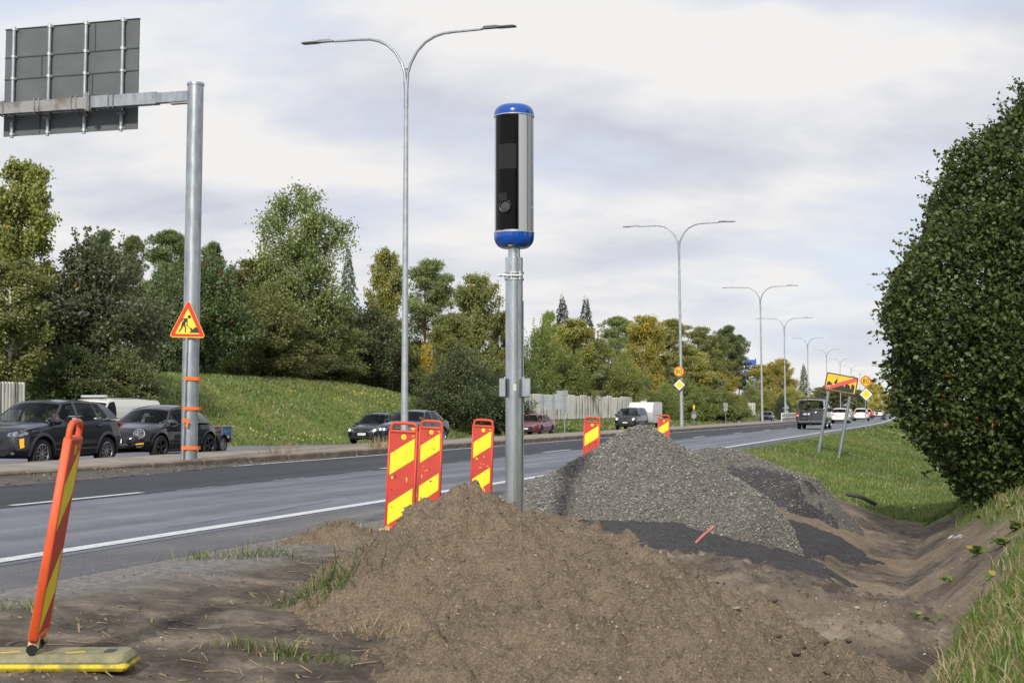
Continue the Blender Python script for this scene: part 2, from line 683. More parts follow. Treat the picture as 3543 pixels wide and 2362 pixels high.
# ---- asphalt
def asphalt_mat(name, c1, c2, c3, fine=1.0):
    m, n, l, out = nmat(name)
    p = n.new('ShaderNodeBsdfPrincipled')
    p.inputs['Roughness'].default_value = 0.82
    p.inputs['Specular IOR Level'].default_value = 0.35
    l.new(p.outputs[0], out.inputs[0])
    geo = n.new('ShaderNodeNewGeometry')
    mp = n.new('ShaderNodeMapping')
    mp.inputs['Rotation'].default_value = (0, 0, TH)
    l.new(geo.outputs['Position'], mp.inputs[0])
    mp2 = n.new('ShaderNodeMapping')
    mp2.inputs['Scale'].default_value = (1.6, .05, 1)
    l.new(mp.outputs[0], mp2.inputs[0])

    def nz(v, scale, det, rough=.6):
        q = n.new('ShaderNodeTexNoise')
        q.inputs['Scale'].default_value = scale
        q.inputs['Detail'].default_value = det
        q.inputs['Roughness'].default_value = rough
        l.new(v, q.inputs['Vector'])
        return q.outputs['Fac']

    def ramp(f, stops):
        r = n.new('ShaderNodeValToRGB')
        e = r.color_ramp.elements
        e[0].position, e[0].color = stops[0]
        e[1].position, e[1].color = stops[-1]
        for pp, c in stops[1:-1]:
            e.new(pp).color = c
        l.new(f, r.inputs[0])
        return r.outputs[0]
    wear = ramp(nz(mp2.outputs[0], 1.0, 4), [(.32, c1), (.5, c2), (.68, c3)])
    grain = ramp(nz(geo.outputs['Position'], 55, 5, .8), [(.36, (.55, .55, .55, 1)), (.5, (1, 1, 1, 1)), (.64, (1.6, 1.6, 1.6, 1))])
    blot = ramp(nz(geo.outputs['Position'], .7, 6, .65), [(.3, (.8, .8, .8, 1)), (.7, (1.18, 1.17, 1.15, 1))])
    mx = n.new('ShaderNodeMix')
    mx.data_type, mx.blend_type = 'RGBA', 'MULTIPLY'
    mx.inputs[0].default_value = 0.95 * fine
    l.new(wear, mx.inputs[6])
    l.new(grain, mx.inputs[7])
    m2 = n.new('ShaderNodeMix')
    m2.data_type, m2.blend_type = 'RGBA', 'MULTIPLY'
    m2.inputs[0].default_value = 1
    l.new(mx.outputs[2], m2.inputs[6])
    l.new(blot, m2.inputs[7])
    l.new(m2.outputs[2], p.inputs['Base Color'])
    b = n.new('ShaderNodeBump')
    b.inputs['Strength'].default_value = .5
    b.inputs['Distance'].default_value = .008
    l.new(nz(geo.outputs['Position'], 90, 4, .8), b.inputs['Height'])
    l.new(b.outputs[0], p.inputs['Normal'])
    return m


M_ASPH_OLD = asphalt_mat('asphalt_worn', C(90, 93, 103), C(108, 111, 121), C(124, 127, 136))
M_ASPH_NEW = asphalt_mat('asphalt_fresh', C(50, 52, 60), C(57, 59, 67), C(66, 68, 76))
M_ASPH_SH = asphalt_mat('asphalt_shoulder', C(84, 85, 90), C(98, 99, 103), C(116, 115, 116))
M_ASPH_FAR = asphalt_mat('asphalt_opposite', C(100, 103, 114), C(112, 115, 126), C(124, 127, 137))
tl = np.concatenate([np.arange(-20, 110, 2.0), np.arange(110, 300, 4), np.arange(300, 1500, 20)])


def strip(name, a0, a1, z, m, t0=-20, t1=1500, wob0=0, wob1=0, na=4, label=None, kind='structure'):
    tt = tl if (t0 <= -20 and t1 >= 1500) else np.arange(t0, t1 + .01, max(.25, (t1 - t0) / 120))
    e0, e1 = fbm(tt, tt * 0, .9, 4, 1) * wob0, fbm(tt, tt * 0 + 5, .9, 4, 2) * wob1
    k = np.linspace(0, 1, na + 1)
    A = (a0 + e0)[:, None] * (1 - k) + (a1 + e1)[:, None] * k
    T = np.repeat(tt[:, None], na + 1, 1)
    X, Y = Pn(A, T)
    Z = z(A, T) if callable(z) else np.full(A.shape, z)
    V = np.stack([X, Y, Z], -1).reshape(-1, 3)
    i = np.arange(len(tt) - 1)[:, None] * (na + 1) + np.arange(na)[None]
    F = np.stack([i, i + na + 1, i + na + 2, i + 1], -1).reshape(-1, 4)
    o = link(name, np_mesh(name, V, F, m), None, 0)
    return tag(o, label, kind=kind)


strip('road_shoulder', 5.75, 7.6, -0.003, M_ASPH_SH, -20, 180, wob0=.42, label='worn grey asphalt shoulder beside the white edge line')
strip('road_shoulder', 6.5, 7.6, -0.003, M_ASPH_SH, 180, 900, label='far asphalt shoulder beside the white edge line')
strip('road_lane', 7.1, 11.3, 0.0, M_ASPH_OLD, label='lighter worn asphalt of the near lane')
strip('road_lane', 11.26, 15.6, 0.004, M_ASPH_NEW, wob0=.05, label='dark fresh asphalt of the lane next to the median')
strip('opposite_road', A_KERB2 - .2, A_OUT, far_z, M_ASPH_FAR, label='pale asphalt of the opposite carriageway beyond the median')
strip('opposite_road_patch', A_KERB2 - .1, 22.6, lambda a, t: far_z(a, t) + .004, M_ASPH_NEW, label='darker inner lane of the opposite carriageway')

M_PAINT = mat('road_paint', C(205, 207, 210), .6, col2=C(160, 162, 168), scale=9, lo=.5, hi=.75, bump=.2, bscale=60)
M_PAINT_OLD = mat('road_paint_worn', C(170, 173, 180), .7, col2=C(110, 112, 122), scale=7, lo=.42, hi=.6)


def line(name, a, w, t0, t1, z, m, label, group=None):
    o = strip(name, a - w / 2, a + w / 2, z, m, t0, t1, na=1, label=label)
    return o


line('edge_line', A_EDGE, .2, -20, 160, .006, M_PAINT, 'solid white edge line of the near lane')
line('edge_line', A_EDGE, .2, 160, 900, .006, M_PAINT, 'solid white edge line far along the near lane')
line('inner_edge_line', A_LEFT, .14, 27.5, 160, .010, M_PAINT, 'solid white line beside the median kerb')
line('inner_edge_line', A_LEFT, .14, 160, 700, .010, M_PAINT, 'solid white line far along the median kerb')
line('opposite_edge_line', A_KERB2 + .55, .16, 10, 300, lambda a, t: far_z(a, t) + .012, M_PAINT, 'white line beyond the median')
line('opposite_edge_line', 28.6, .18, 20, 300, lambda a, t: far_z(a, t) + .010, M_PAINT, 'white outer edge line of the opposite carriageway')
k = 0
for i in range(22):
    t0 = 15.3 + 12 * i
    line('lane_dash', A_DASH, .14, t0, t0 + 3.1, .010, M_PAINT, 'white lane dash on the centre of the carriageway')
for i in range(26):
    t0 = 18.9 + 3.1 * i
    if (t0 - 15.3) % 12 > 3.3:
        line('faded_dash', A_DASH - .22, .07, t0, t0 + 1.3, .007, M_PAINT_OLD, 'faded short dash of an old lane marking')
for i in range(12):
    t0 = 22 + 12 * i
    line('opposite_dash', 23.1, .14, t0, t0 + 3.1, lambda a, t: far_z(a, t) + .010, M_PAINT, 'white lane dash on the opposite carriageway')

# ---- median island with kerb stones
M_CONC = mat('median_paving', C(150, 144, 134), .9, col2=C(122, 112, 100), scale=1.6, bump=.5, bscale=25, lo=.38, hi=.68, detail=9)
M_KERB = mat('kerb_granite', C(136, 124, 110), .9, col2=C(108, 95, 82), scale=3, bump=.5, bscale=40, detail=9)
strip('median', A_KERB + .26, A_KERB2 - .24, .152, M_CONC, -10, 420, na=6, label='paved median island between the carriageways')
md = bpy.data.objects['median']
stone = MB().bbox((0, 0, 0), (1.985, .3, .3), .03).build('kerb_stone', M_KERB, None)
stones = []
for row, (ar, lo_, hi_, dz) in enumerate(((A_KERB + .13, -8, 150, .012), (A_KERB2 - .1, 0, 60, 0.008))):
    for t in np.arange(lo_, hi_, 2.0):
        o = stone if not stones else stone.copy()
        if stones:
            COL.objects.link(o)
        o.parent = md
        o.location = P(ar + random.uniform(-.008, .008), t, dz + random.uniform(-.006, .006))
        o.rotation_euler = (random.uniform(-.02, .02), 0, yaw(t) + random.uniform(-.004, .004))
        stones.append(o)
strip('far_kerb', A_KERB, A_KERB + .3, .153, M_KERB, 149, 420, na=1, label='kerb of the median far along the road')
fk = bpy.data.objects['far_kerb']
far_face = MB()
for t in np.arange(149, 420, 4.0):
    far_face.add([P(A_KERB, t, -.05), P(A_KERB, t + 4, -.05), P(A_KERB, t + 4, .153), P(A_KERB, t, .153)], [(0, 1, 2, 3)])
far_face.build('kerb_face', M_KERB, fk, 0)


def scatter_stones(name, n, posf, size, m, parent=None, seed=1, flat=.6):
    """many small angular stones in one mesh; posf(n) -> (n,3)"""
    r = np.random.default_rng(seed)
    base = np.array([[1, 0, 0], [-.5, .87, 0], [-.5, -.87, 0], [.5, .3, .8], [-.6, .2, .7], [0, -.5, .8], [.1, 0, -.7]], float)
    fc = np.array([[0, 1, 3], [1, 4, 3], [1, 2, 4], [2, 5, 4], [2, 0, 5], [0, 3, 5], [3, 4, 5]])
    pos = posf(n)
    n = len(pos)
    sz = size[0] + (size[1] - size[0]) * r.random(n) ** 2.2
    ang = r.random(n) * 6.283
    tl_ = (r.random((n, 2)) - .5) * 1.4
    B = base[None] * (0.75 + .5 * r.random((n, 7, 3)))
    B[:, :, 2] *= flat
    ca, sa = np.cos(ang)[:, None], np.sin(ang)[:, None]
    x, y, z = B[:, :, 0] * ca - B[:, :, 1] * sa, B[:, :, 0] * sa + B[:, :, 1] * ca, B[:, :, 2]
    z2 = z + x * tl_[:, :1] * .6 + y * tl_[:, 1:] * .6
    V = np.stack([x, y, z2], -1) * sz[:, None, None] * .5 + pos[:, None, :]
    F = (fc[None] + (np.arange(n) * 7)[:, None, None]).reshape(-1, 3)
    tint = np.repeat(r.random((n, 3)), 7, 0)
    me = np_mesh(name, V.reshape(-1, 3), F, m, tint)
    o = link(name, me, parent, 0)
    return tag(o, kind='stuff')


def stone_mat(name, stops):
    m, n, l, out = nmat(name)
    p = n.new('ShaderNodeBsdfPrincipled')
    p.inputs['Roughness'].default_value = .9
    p.inputs['Specular IOR Level'].default_value = .3
    l.new(p.outputs[0], out.inputs[0])
    a = n.new('ShaderNodeAttribute')
    a.attribute_name = 'tint'
    s = n.new('ShaderNodeSeparateColor')
    l.new(a.outputs['Color'], s.inputs[0])
    r = n.new('ShaderNodeValToRGB')
    e = r.color_ramp.elements
    e[0].position, e[0].color = stops[0]
    e[1].position, e[1].color = stops[-1]
    for pp, c in stops[1:-1]:
        e.new(pp).color = c
    l.new(s.outputs[0], r.inputs[0])
    l.new(r.outputs[0], p.inputs['Base Color'])
    return m


M_GRAVEL = stone_mat('gravel_stone', [(0, C(92, 90, 86)), (.5, C(118, 116, 111)), (.85, C(140, 137, 131)), (1, C(166, 162, 154))])
M_DEBRIS = stone_mat('debris_stone', [(0, C(58, 54, 50)), (.6, C(84, 79, 73)), (.9, C(130, 122, 112)), (1, C(180, 172, 160))])
M_SOILCLOD = stone_mat('soil_crumb', [(0, C(92, 81, 69)), (.5, C(118, 105, 90)), (.9, C(140, 126, 109)), (1, C(158, 144, 126))])

# sand and crumbs swept against the kerb
M_SWEEP = mat('swept_dirt', C(74, 69, 64), .95, col2=C(100, 93, 85), scale=3, bump=.8, bscale=40, detail=9)
tt = np.arange(2, 34, .25)
kk = np.linspace(0, 1, 9)
wd = np.interp(tt, [2, 12, 24, 28, 34], [1.25, 1.15, .95, .4, .12]) * (1 + .18 * fbm(tt, tt * 0, .8, 4, 3))
A = A_KERB + .02 - wd[:, None] * (1 - kk)
T = np.repeat(tt[:, None], 9, 1)
X, Y = Pn(A, T)
Z = .006 + .10 * np.minimum(1, wd)[:, None] * kk ** 1.3 + np.abs(fbm(X, Y, 5, 3, 8)) * .03 * np.sin(np.pi * np.minimum(kk + .15, 1))
i_ = np.arange(len(tt) - 1)[:, None] * 9 + np.arange(8)[None]
tag(link('swept_dirt', np_mesh('swept_dirt', np.stack([X, Y, Z], -1).reshape(-1, 3), np.stack([i_, i_ + 9, i_ + 10, i_ + 1], -1).reshape(-1, 4), M_SWEEP, None, True), None, 0),
    'dark dirt swept up against the median kerb', kind='stuff')


def _pos_kerb(n):
    r = np.random.default_rng(3)
    t = r.uniform(4, 75, n)
    w = np.interp(t, [2, 12, 24, 28, 34, 75], [1.3, 1.2, 1.0, .5, .3, .22])
    a = A_KERB - w * r.random(n) ** 1.5
    x, y = Pn(a, t)
    return np.stack([x, y, .01 + .1 * np.clip(1 - (A_KERB - a) / w, 0, 1) * np.minimum(w, 1)], -1)


tag(scatter_stones('kerb_grit', 3500, _pos_kerb, (.012, .06), M_DEBRIS), 'grit and pebbles lying along the foot of the kerb', kind='stuff')
# ================================================================== heaps of soil and gravel


def soil_mat():
    m, n, l, out = nmat('heap_soil')
    p = n.new('ShaderNodeBsdfPrincipled')
    p.inputs['Roughness'].default_value = .97
    p.inputs['Specular IOR Level'].default_value = .1
    l.new(p.outputs[0], out.inputs[0])
    geo = n.new('ShaderNodeNewGeometry')

    def nz(scale, det, rough):
        q = n.new('ShaderNodeTexNoise')
        q.inputs['Scale'].default_value = scale
        q.inputs['Detail'].default_value = det
        q.inputs['Roughness'].default_value = rough
        l.new(geo.outputs['Position'], q.inputs['Vector'])
        return q.outputs['Fac']
    r = n.new('ShaderNodeValToRGB')
    e = r.color_ramp.elements
    e[0].position, e[0].color = .32, C(112, 99, 85)
    e[1].position, e[1].color = .68, C(152, 137, 118)
    l.new(nz(2.2, 10, .72), r.inputs[0])
    r2 = n.new('ShaderNodeValToRGB')
    e2 = r2.color_ramp.elements
    e2[0].position, e2[0].color = .38, C(80, 70, 59)
    e2[1].position, e2[1].color = .62, C(178, 162, 142)
    e2.new(.5).color = C(128, 114, 97)
    l.new(nz(70, 6, .8), r2.inputs[0])
    mx = n.new('ShaderNodeMix')
    mx.data_type = 'RGBA'
    mx.inputs[0].default_value = .5
    l.new(r.outputs[0], mx.inputs[6])
    l.new(r2.outputs[0], mx.inputs[7])
    l.new(mx.outputs[2], p.inputs['Base Color'])
    b = n.new('ShaderNodeBump')
    b.inputs['Strength'].default_value = 1.0
    b.inputs['Distance'].default_value = .03
    l.new(nz(38, 8, .75), b.inputs['Height'])
    l.new(b.outputs[0], p.inputs['Normal'])
    return m


M_HEAP = soil_mat()
M_GRAVEL_BED = mat('gravel_bed', C(72, 70, 67), .95, col2=C(118, 115, 109), scale=26, bump=1.0, bscale=45, detail=6, lo=.36, hi=.64)
M_MILL = mat('asphalt_millings', C(50, 49, 51), .9, col2=C(84, 82, 82), scale=24, bump=1.0, bscale=50, detail=7, lo=.42, hi=.72)


def heap_height(cones, x, y, rough, seed, clump=0, cut=0):
    z = np.full(np.broadcast(x, y).shape, -5.0)
    for (cx, cy, h, sl, rd, ex, an) in cones:
        dx, dy = x - cx, y - cy
        c, s = math.cos(an), math.sin(an)
        u, v = dx * c + dy * s, -dx * s + dy * c
        d = np.sqrt((u / ex) ** 2 + v ** 2)
        d = np.sqrt(d * d + rd * rd) - rd
        z = np.maximum(z, h - sl * d)
    z = z + fbm(x, y, 1.7, 5, seed) * rough
    if clump:
        z = z - np.abs(fbm(x, y, 6.5, 4, seed + 3)) * clump + np.maximum(fbm(x, y, 2.6, 3, seed + 7), 0) * clump * .9
        z = z + np.maximum(fbm(x, y, 11, 3, seed + 5) - .10, 0) * clump * 1.5 + np.maximum(fbm(x, y, 24, 2, seed + 6) - .1, 0) * clump * .5
    a_, t_ = AT(x, y)
    if cut:
        z = z - np.maximum(0, cut - a_ + .4 * fbm(x, y, 1.5, 4, seed + 2)) * .8
    return z


def heap(name, cones, bounds, res, rough, m, seed, label, cat, clump=0.0, parent=None, sheet=False, cut=0):
    x0, x1, y0, y1 = bounds
    xs, ys = np.arange(x0, x1, res), np.arange(y0, y1, res)
    X, Y = np.meshgrid(xs, ys)
    Zh = heap_height(cones, X, Y, rough, seed, clump, cut)
    a, t = AT(X, Y)
    G = rough_soil(a, t)
    keep = Zh > G - .12
    if sheet:
        Zh = np.minimum(Zh, G + .035 + .02 * fbm(X, Y, 2, 3, seed))
    Z = np.maximum(Zh, G - .1)
    nx, ny = len(xs), len(ys)
    i = np.arange(ny - 1)[:, None] * nx + np.arange(nx - 1)[None]
    F = np.stack([i, i + 1, i + nx + 1, i + nx], -1).reshape(-1, 4)
    kf = keep.ravel()[F].any(1)
    F = F[kf]
    used = np.unique(F)
    mp = np.full(nx * ny, -1)
    mp[used] = np.arange(len(used))
    V = np.stack([X, Y, Z], -1).reshape(-1, 3)[used]
    o = link(name, np_mesh(name, V, mp[F], m, None, True), parent, 0)
    if label:
        tag(o, label, cat)
    return o


def on_heap(cones, bounds, rough, seed, clump, n, rs, lift=0.0, cond=None, cut=0):
    r = np.random.default_rng(rs)
    x, y = r.uniform(bounds[0], bounds[1], n * 3), r.uniform(bounds[2], bounds[3], n * 3)
    z = heap_height(cones, x, y, rough, seed, clump, cut)
    a, t = AT(x, y)
    k = z > rough_soil(a, t) - .005
    if cond is not None:
        k &= cond(x, y, z)
    p = np.stack([x, y, z + lift], -1)[k]
    return p[:n]


# soil heap in front
SOIL_C = [(-.28, 9.75, .66, .72, .22, 1.0, 0), (.15, 9.55, .54, .62, .2, 1.2, 0), (.60, 8.7, .24, .58, .22, 1.3, -.9), (.95, 7.9, -.16, .5, .25, 1.4, -.7), (.2, 8.2, .08, .5, .3, 1.2, 0)]
SB = (-2.2, 3.4, 5.2, 12.4)
sh_ = heap('soil_heap', SOIL_C, SB, .021, .075, M_HEAP, 21, 'big heap of brown dug soil in front of the speed camera', 'soil heap', .10)
tag(scatter_stones('soil_crumbs', 20000, lambda n: on_heap(SOIL_C, SB, .075, 21, .10, n, 5, -.004), (.006, .030), M_SOILCLOD, sh_, 6, .9), kind='stuff')

# low soil mound behind it, towards the ditch
MID_C = [(1.45, 12.7, -.03, .40, .4, 1.4, -.5), (2.15, 12.0, -.42, .36, .4, 1.5, -.4)]
MB2 = (.2, 4.2, 10.2, 15.2)
mh = heap('soil_mound', MID_C, MB2, .035, .07, M_TER, 33, 'low stony soil mound between the heaps at the ditch edge', 'soil mound', .06)
at_ = mh.data.attributes.new('tint', 'FLOAT_COLOR', 'POINT')
co = np.empty(len(mh.data.vertices) * 3, np.float32)
mh.data.vertices.foreach_get('co', co)
co = co.reshape(-1, 3)
cc = np.zeros((len(co), 4), np.float32)
cc[:, 0] = 1
cc[:, 1] = .45 + .5 * smooth(fbm(co[:, 0], co[:, 1], 1.2, 4, 8), -.3, .3)
at_.data.foreach_set('color', cc.ravel())
tag(scatter_stones('mound_stones', 3000, lambda n: on_heap(MID_C, MB2, .07, 33, .06, n, 8, 0), (.006, .03), M_DEBRIS, mh, 9, .8), kind='stuff')
# small lump of turf at the edge of the shoulder
TURF_C = [(-1.6, 12.95, .19, .55, .1, 1.3, .1)]
th_ = heap('turf_lump', TURF_C, (-2.6, -.7, 12.2, 13.9), .035, .07, M_HEAP, 41, 'lump of loose turf and soil at the road shoulder', 'soil mound', .07)

# grey gravel piles
GR1 = [(1.68, 18.6, 1.0, .66, .16, 1.05, 0), (1.15, 18.7, .62, .6, .2, 1.2, 0), (2.25, 18.2, .52, .62, .2, 1.1, 0)]
GB1 = (-1.4, 5.2, 15.0, 22.4)
g1 = heap('gravel_pile', GR1, GB1, .045, .04, M_GRAVEL_BED, 51, 'tall pointed pile of grey crushed gravel behind the speed camera', 'gravel pile', .025, cut=2.35)
tag(scatter_stones('gravel_stones', 40000, lambda n: on_heap(GR1, GB1, .04, 51, .025, n, 11, 0, None, 2.35), (.015, .048), M_GRAVEL, g1, 12, .7), kind='stuff')
GR2 = [(3.55, 25.1, .54, .52, .3, 1.3, .1), (4.25, 24.2, .28, .46, .3, 1.25, -.5), (4.75, 23.2, .06, .42, .3, 1.25, -.6)]
GB2 = (.6, 8.6, 18.6, 28.4)
g2 = heap('gravel_pile', GR2, GB2, .06, .04, M_GRAVEL_BED, 61, 'lower broad pile of grey gravel with a dark scoop near the leaning sign', 'gravel pile', .025, cut=2.45)
g2.data.materials.append(M_MILL)
_co = np.empty(len(g2.data.polygons) * 3, np.float32)
g2.data.polygons.foreach_get('center', _co)
_co = _co.reshape(-1, 3)


def scoop(x, y):
    return (((x - 3.75) / 1.05) ** 2 + ((y - 23.0) / 1.25) ** 2 < 1 + 1.3 * fbm(x, y, 2.2, 5, 3)) | (((x - 4.9) / .7) ** 2 + ((y - 21.6) / 1.1) ** 2 < 1 + 1.3 * fbm(x, y, 2.2, 5, 4))


g2.data.polygons.foreach_set('material_index', scoop(_co[:, 0], _co[:, 1]).astype(np.int32))
tag(scatter_stones('gravel_stones', 28000, lambda n: on_heap(GR2, GB2, .04, 61, .025, n, 14, 0,
                                                          lambda x, y, z: ~scoop(x, y) | (np.sin(x * 977 + y * 613) > .45), 2.45), (.015, .045), M_GRAVEL, g2, 15, .7), kind='stuff')
# dark millings layer under and beside the piles
ML = [(1.55, 15.5, .02, .12, .5, 1.5, -.12), (2.75, 16.4, .0, .40, .5, 1.6, -.4), (4.3, 19.4, -.08, .35, .4, 1.5, -.6)]
MLB = (-.6, 5.8, 12.9, 21.0)
ml = heap('millings_layer', ML, MLB, .05, .035, M_MILL, 71, 'layer of dark asphalt millings spread below the gravel pile', 'millings', .025, None, True, 2.1)
tag(scatter_stones('millings_chips', 5000, lambda n: on_heap(ML, MLB, .035, 71, .025, n, 17, 0, lambda x, y, z: z < rough_soil(*AT(x, y)) + .05, 2.1), (.010, .035), stone_mat('millings_chip', [(0, C(44, 43, 45)), (.7, C(80, 78, 78)), (1, C(140, 136, 130))]), ml, 18, .7), kind='stuff')


# gravel spilled down the ditch side
def _spill(n):
    r = np.random.default_rng(23)
    k = r.random(n) ** 1.4
    x = 3.95 + .62 * k + r.normal(0, .05 + .05 * k, n)
    y = 19.8 - .7 * k + r.normal(0, .12 + .1 * k, n)
    a, t = AT(x, y)
    return np.stack([x, y, rough_soil(a, t) + .006], -1)


tag(scatter_stones('spilled_gravel', 900, _spill, (.012, .04), M_GRAVEL), 'grey gravel spilled down the ditch slope', kind='stuff')


def _ground_stones(n):
    r = np.random.default_rng(29)
    a = r.uniform(-.4, 6.6, n)
    t = 5.5 + 24 * r.random(n) ** 1.6
    x, y = Pn(a, t)
    return np.stack([x, y, rough_soil(a, t) + .005], -1)


tag(scatter_stones('scattered_pebbles', 4500, _ground_stones, (.004, .022), M_DEBRIS), 'small pebbles and crumbs scattered over the bare soil', kind='stuff')


def _soil_crumbs(n):
    r = np.random.default_rng(31)
    a = r.uniform(-.4, 5.4, n)
    t = 5.5 + 24 * r.random(n) ** 1.6
    k = fbm(a, t, .8, 3, 5) > -.1
    a, t = a[k], t[k]
    x, y = Pn(a, t)
    return np.stack([x, y, rough_soil(a, t)], -1)


tag(scatter_stones('soil_lumps', 6000, _soil_crumbs, (.005, .03), M_SOILCLOD, None, 3, .8), 'loose soil crumbs on the dug ground', kind='stuff')


def hit_ground(px, py):
    """where the sight line through picture point px, py meets the soil"""
    Ys = np.arange(5.2, 40, .02)
    q0, q1 = at(px, py, 1.0), at(px, py, 2.0)
    d = q1 - q0
    o_ = q0 - d
    X, Z = o_.x + d.x * Ys, o_.z + d.z * Ys
    g = np.maximum(rough_soil(*AT(X, Ys)), heap_height(SOIL_C, X, Ys, .075, 21, .10))
    g = np.maximum(g, heap_height(MID_C, X, Ys, .07, 33, .06))
    i = int(np.argmax(Z <= g))
    return Vector((float(X[i]), float(Ys[i]), float(g[i])))


# single clods and stones one can pick out
def clod(name, px, py, Y, r, m, label, cat, seed, squash=.75):
    bm = bmesh.new()
    bmesh.ops.create_icosphere(bm, subdivisions=2, radius=1)
    rr = random.Random(seed)
    dirs = [Vector((rr.gauss(0, 1), rr.gauss(0, 1), rr.gauss(0, 1))).normalized() for _ in range(9)]
    for v in bm.verts:
        d = v.co.normalized()
        k = 1 - .38 * max(max(0, d.dot(q)) ** 5 for q in dirs) + rr.uniform(-.05, .05)
        r_k = r * .72
        v.co = Vector((d.x * k * r_k * 1.25, d.y * k * r_k, d.z * k * r_k * squash * .85))
    me = bpy.data.meshes.new(name)
    bm.to_mesh(me)
    bm.free()
    me.materials.append(m)
    p = hit_ground(px, py)
    zg = p.z
    o = link(name, me, None, 30, (p.x, p.y, zg + r * squash * .25))
    o.rotation_euler = (0, 0, rr.uniform(0, 6))
    return tag(o, label, cat)


M_CLOD = mat('clod_soil', C(104, 90, 75), .95, col2=C(74, 63, 52), scale=14, bump=1, bscale=30)
M_STONE = mat('pale_stone', C(168, 160, 150), .85, col2=C(128, 120, 110), scale=10, bump=.4)
clods = [(1893, 1478, 9.3, .052, 'round dark clod, largest of the loose clods by the ditch bottom'),
         (1840, 1492, 9.1, .045, 'dark clod just left of the largest clod'),
         (1787, 1468, 9.4, .040, 'small dark clod with a tail, left in the row by the ditch'),
         (1830, 1512, 8.8, .050, 'elongated clod below the others near the frame bottom'),
         (1950, 1478, 9.6, .042, 'clod on the ditch bottom right of the largest clod'),
         (1900, 1555, 8.2, .040, 'low clod at the bottom edge beside the pale soil'),
         (1780, 1385, 10.6, .035, 'small clod on the dark stony mound')]
for i, (px, py, Y, r, lab) in enumerate(clods):
    clod('soil_clod', px, py, Y, r, M_CLOD, lab, 'clod', 50 + i)
clod('stone', 1968, 1398, 12.0, .035, M_STONE, 'pale stone at the ditch bottom in front of the dark patch', 'stone', 91, .6)
clod('stone', 2183, 1393, 11.5, .03, M_STONE, 'pinkish stone on the right ditch bank', 'stone', 92, .6)
clod('stone', 1692, 1398, 11.4, .05, M_STONE, 'broad pale stone on the dark mound slope', 'stone', 93, .4)

# ------------------------------------------------------------------ grass and weeds


def leaf_mat(name, base, alt, dry, trans=.3, objcol=False, rough=.55, gloss=.06):
    """two-sided foliage: tint.r varies tone, tint.g picks dry or autumn leaves"""
    m, n, l, out = nmat(name)
    a = n.new('ShaderNodeAttribute')
    a.attribute_name = 'tint'
    s = n.new('ShaderNodeSeparateColor')
    l.new(a.outputs['Color'], s.inputs[0])
    mx = n.new('ShaderNodeMix')
    mx.data_type = 'RGBA'
    l.new(s.outputs[0], mx.inputs[0])
    m2 = n.new('ShaderNodeMix')
    m2.data_type = 'RGBA'
    m2.inputs[7].default_value = dry
    if objcol:
        oi = n.new('ShaderNodeObjectInfo')
        d = n.new('ShaderNodeMix')
        d.data_type, d.blend_type = 'RGBA', 'MULTIPLY'
        d.inputs[0].default_value = 1
        d.inputs[7].default_value = (.62, .66, .6, 1)
        l.new(oi.outputs['Color'], d.inputs[6])
        b = n.new('ShaderNodeMix')
        b.data_type, b.blend_type = 'RGBA', 'MULTIPLY'
        b.inputs[0].default_value = 1
        b.inputs[7].default_value = (1.45, 1.38, 1.25, 1)
        l.new(oi.outputs['Color'], b.inputs[6])
        l.new(d.outputs[2], mx.inputs[6])
        l.new(b.outputs[2], mx.inputs[7])
        lt = n.new('ShaderNodeMath')
        lt.operation = 'LESS_THAN'
        l.new(s.outputs[1], lt.inputs[0])
        l.new(oi.outputs['Alpha'], lt.inputs[1])
        l.new(lt.outputs[0], m2.inputs[0])
    else:
        mx.inputs[6].default_value = base
        mx.inputs[7].default_value = alt
        l.new(s.outputs[1], m2.inputs[0])
    l.new(mx.outputs[2], m2.inputs[6])
    df = n.new('ShaderNodeBsdfDiffuse')
    tr = n.new('ShaderNodeBsdfTranslucent')
    gl = n.new('ShaderNodeBsdfGlossy')
    gl.inputs['Roughness'].default_value = rough
    l.new(m2.outputs[2], df.inputs[0])
    l.new(m2.outputs[2], tr.inputs[0])
    ms = n.new('ShaderNodeMixShader')
    ms.inputs[0].default_value = trans
    l.new(df.outputs[0], ms.inputs[1])
    l.new(tr.outputs[0], ms.inputs[2])
    m3 = n.new('ShaderNodeMixShader')
    m3.inputs[0].default_value = gloss
    l.new(ms.outputs[0], m3.inputs[1])
    l.new(gl.outputs[0], m3.inputs[2])
    l.new(m3.outputs[0], out.inputs[0])
    return m


M_GRASS = leaf_mat('grass_blade', C(74, 98, 38), C(112, 134, 58), C(150, 140, 92), .38)
M_STRAW = leaf_mat('straw', C(132, 118, 88), C(164, 148, 114), C(150, 134, 98), .2)
M_WEED = leaf_mat('weed_leaf', C(86, 112, 40), C(132, 152, 70), C(176, 160, 60), .35)


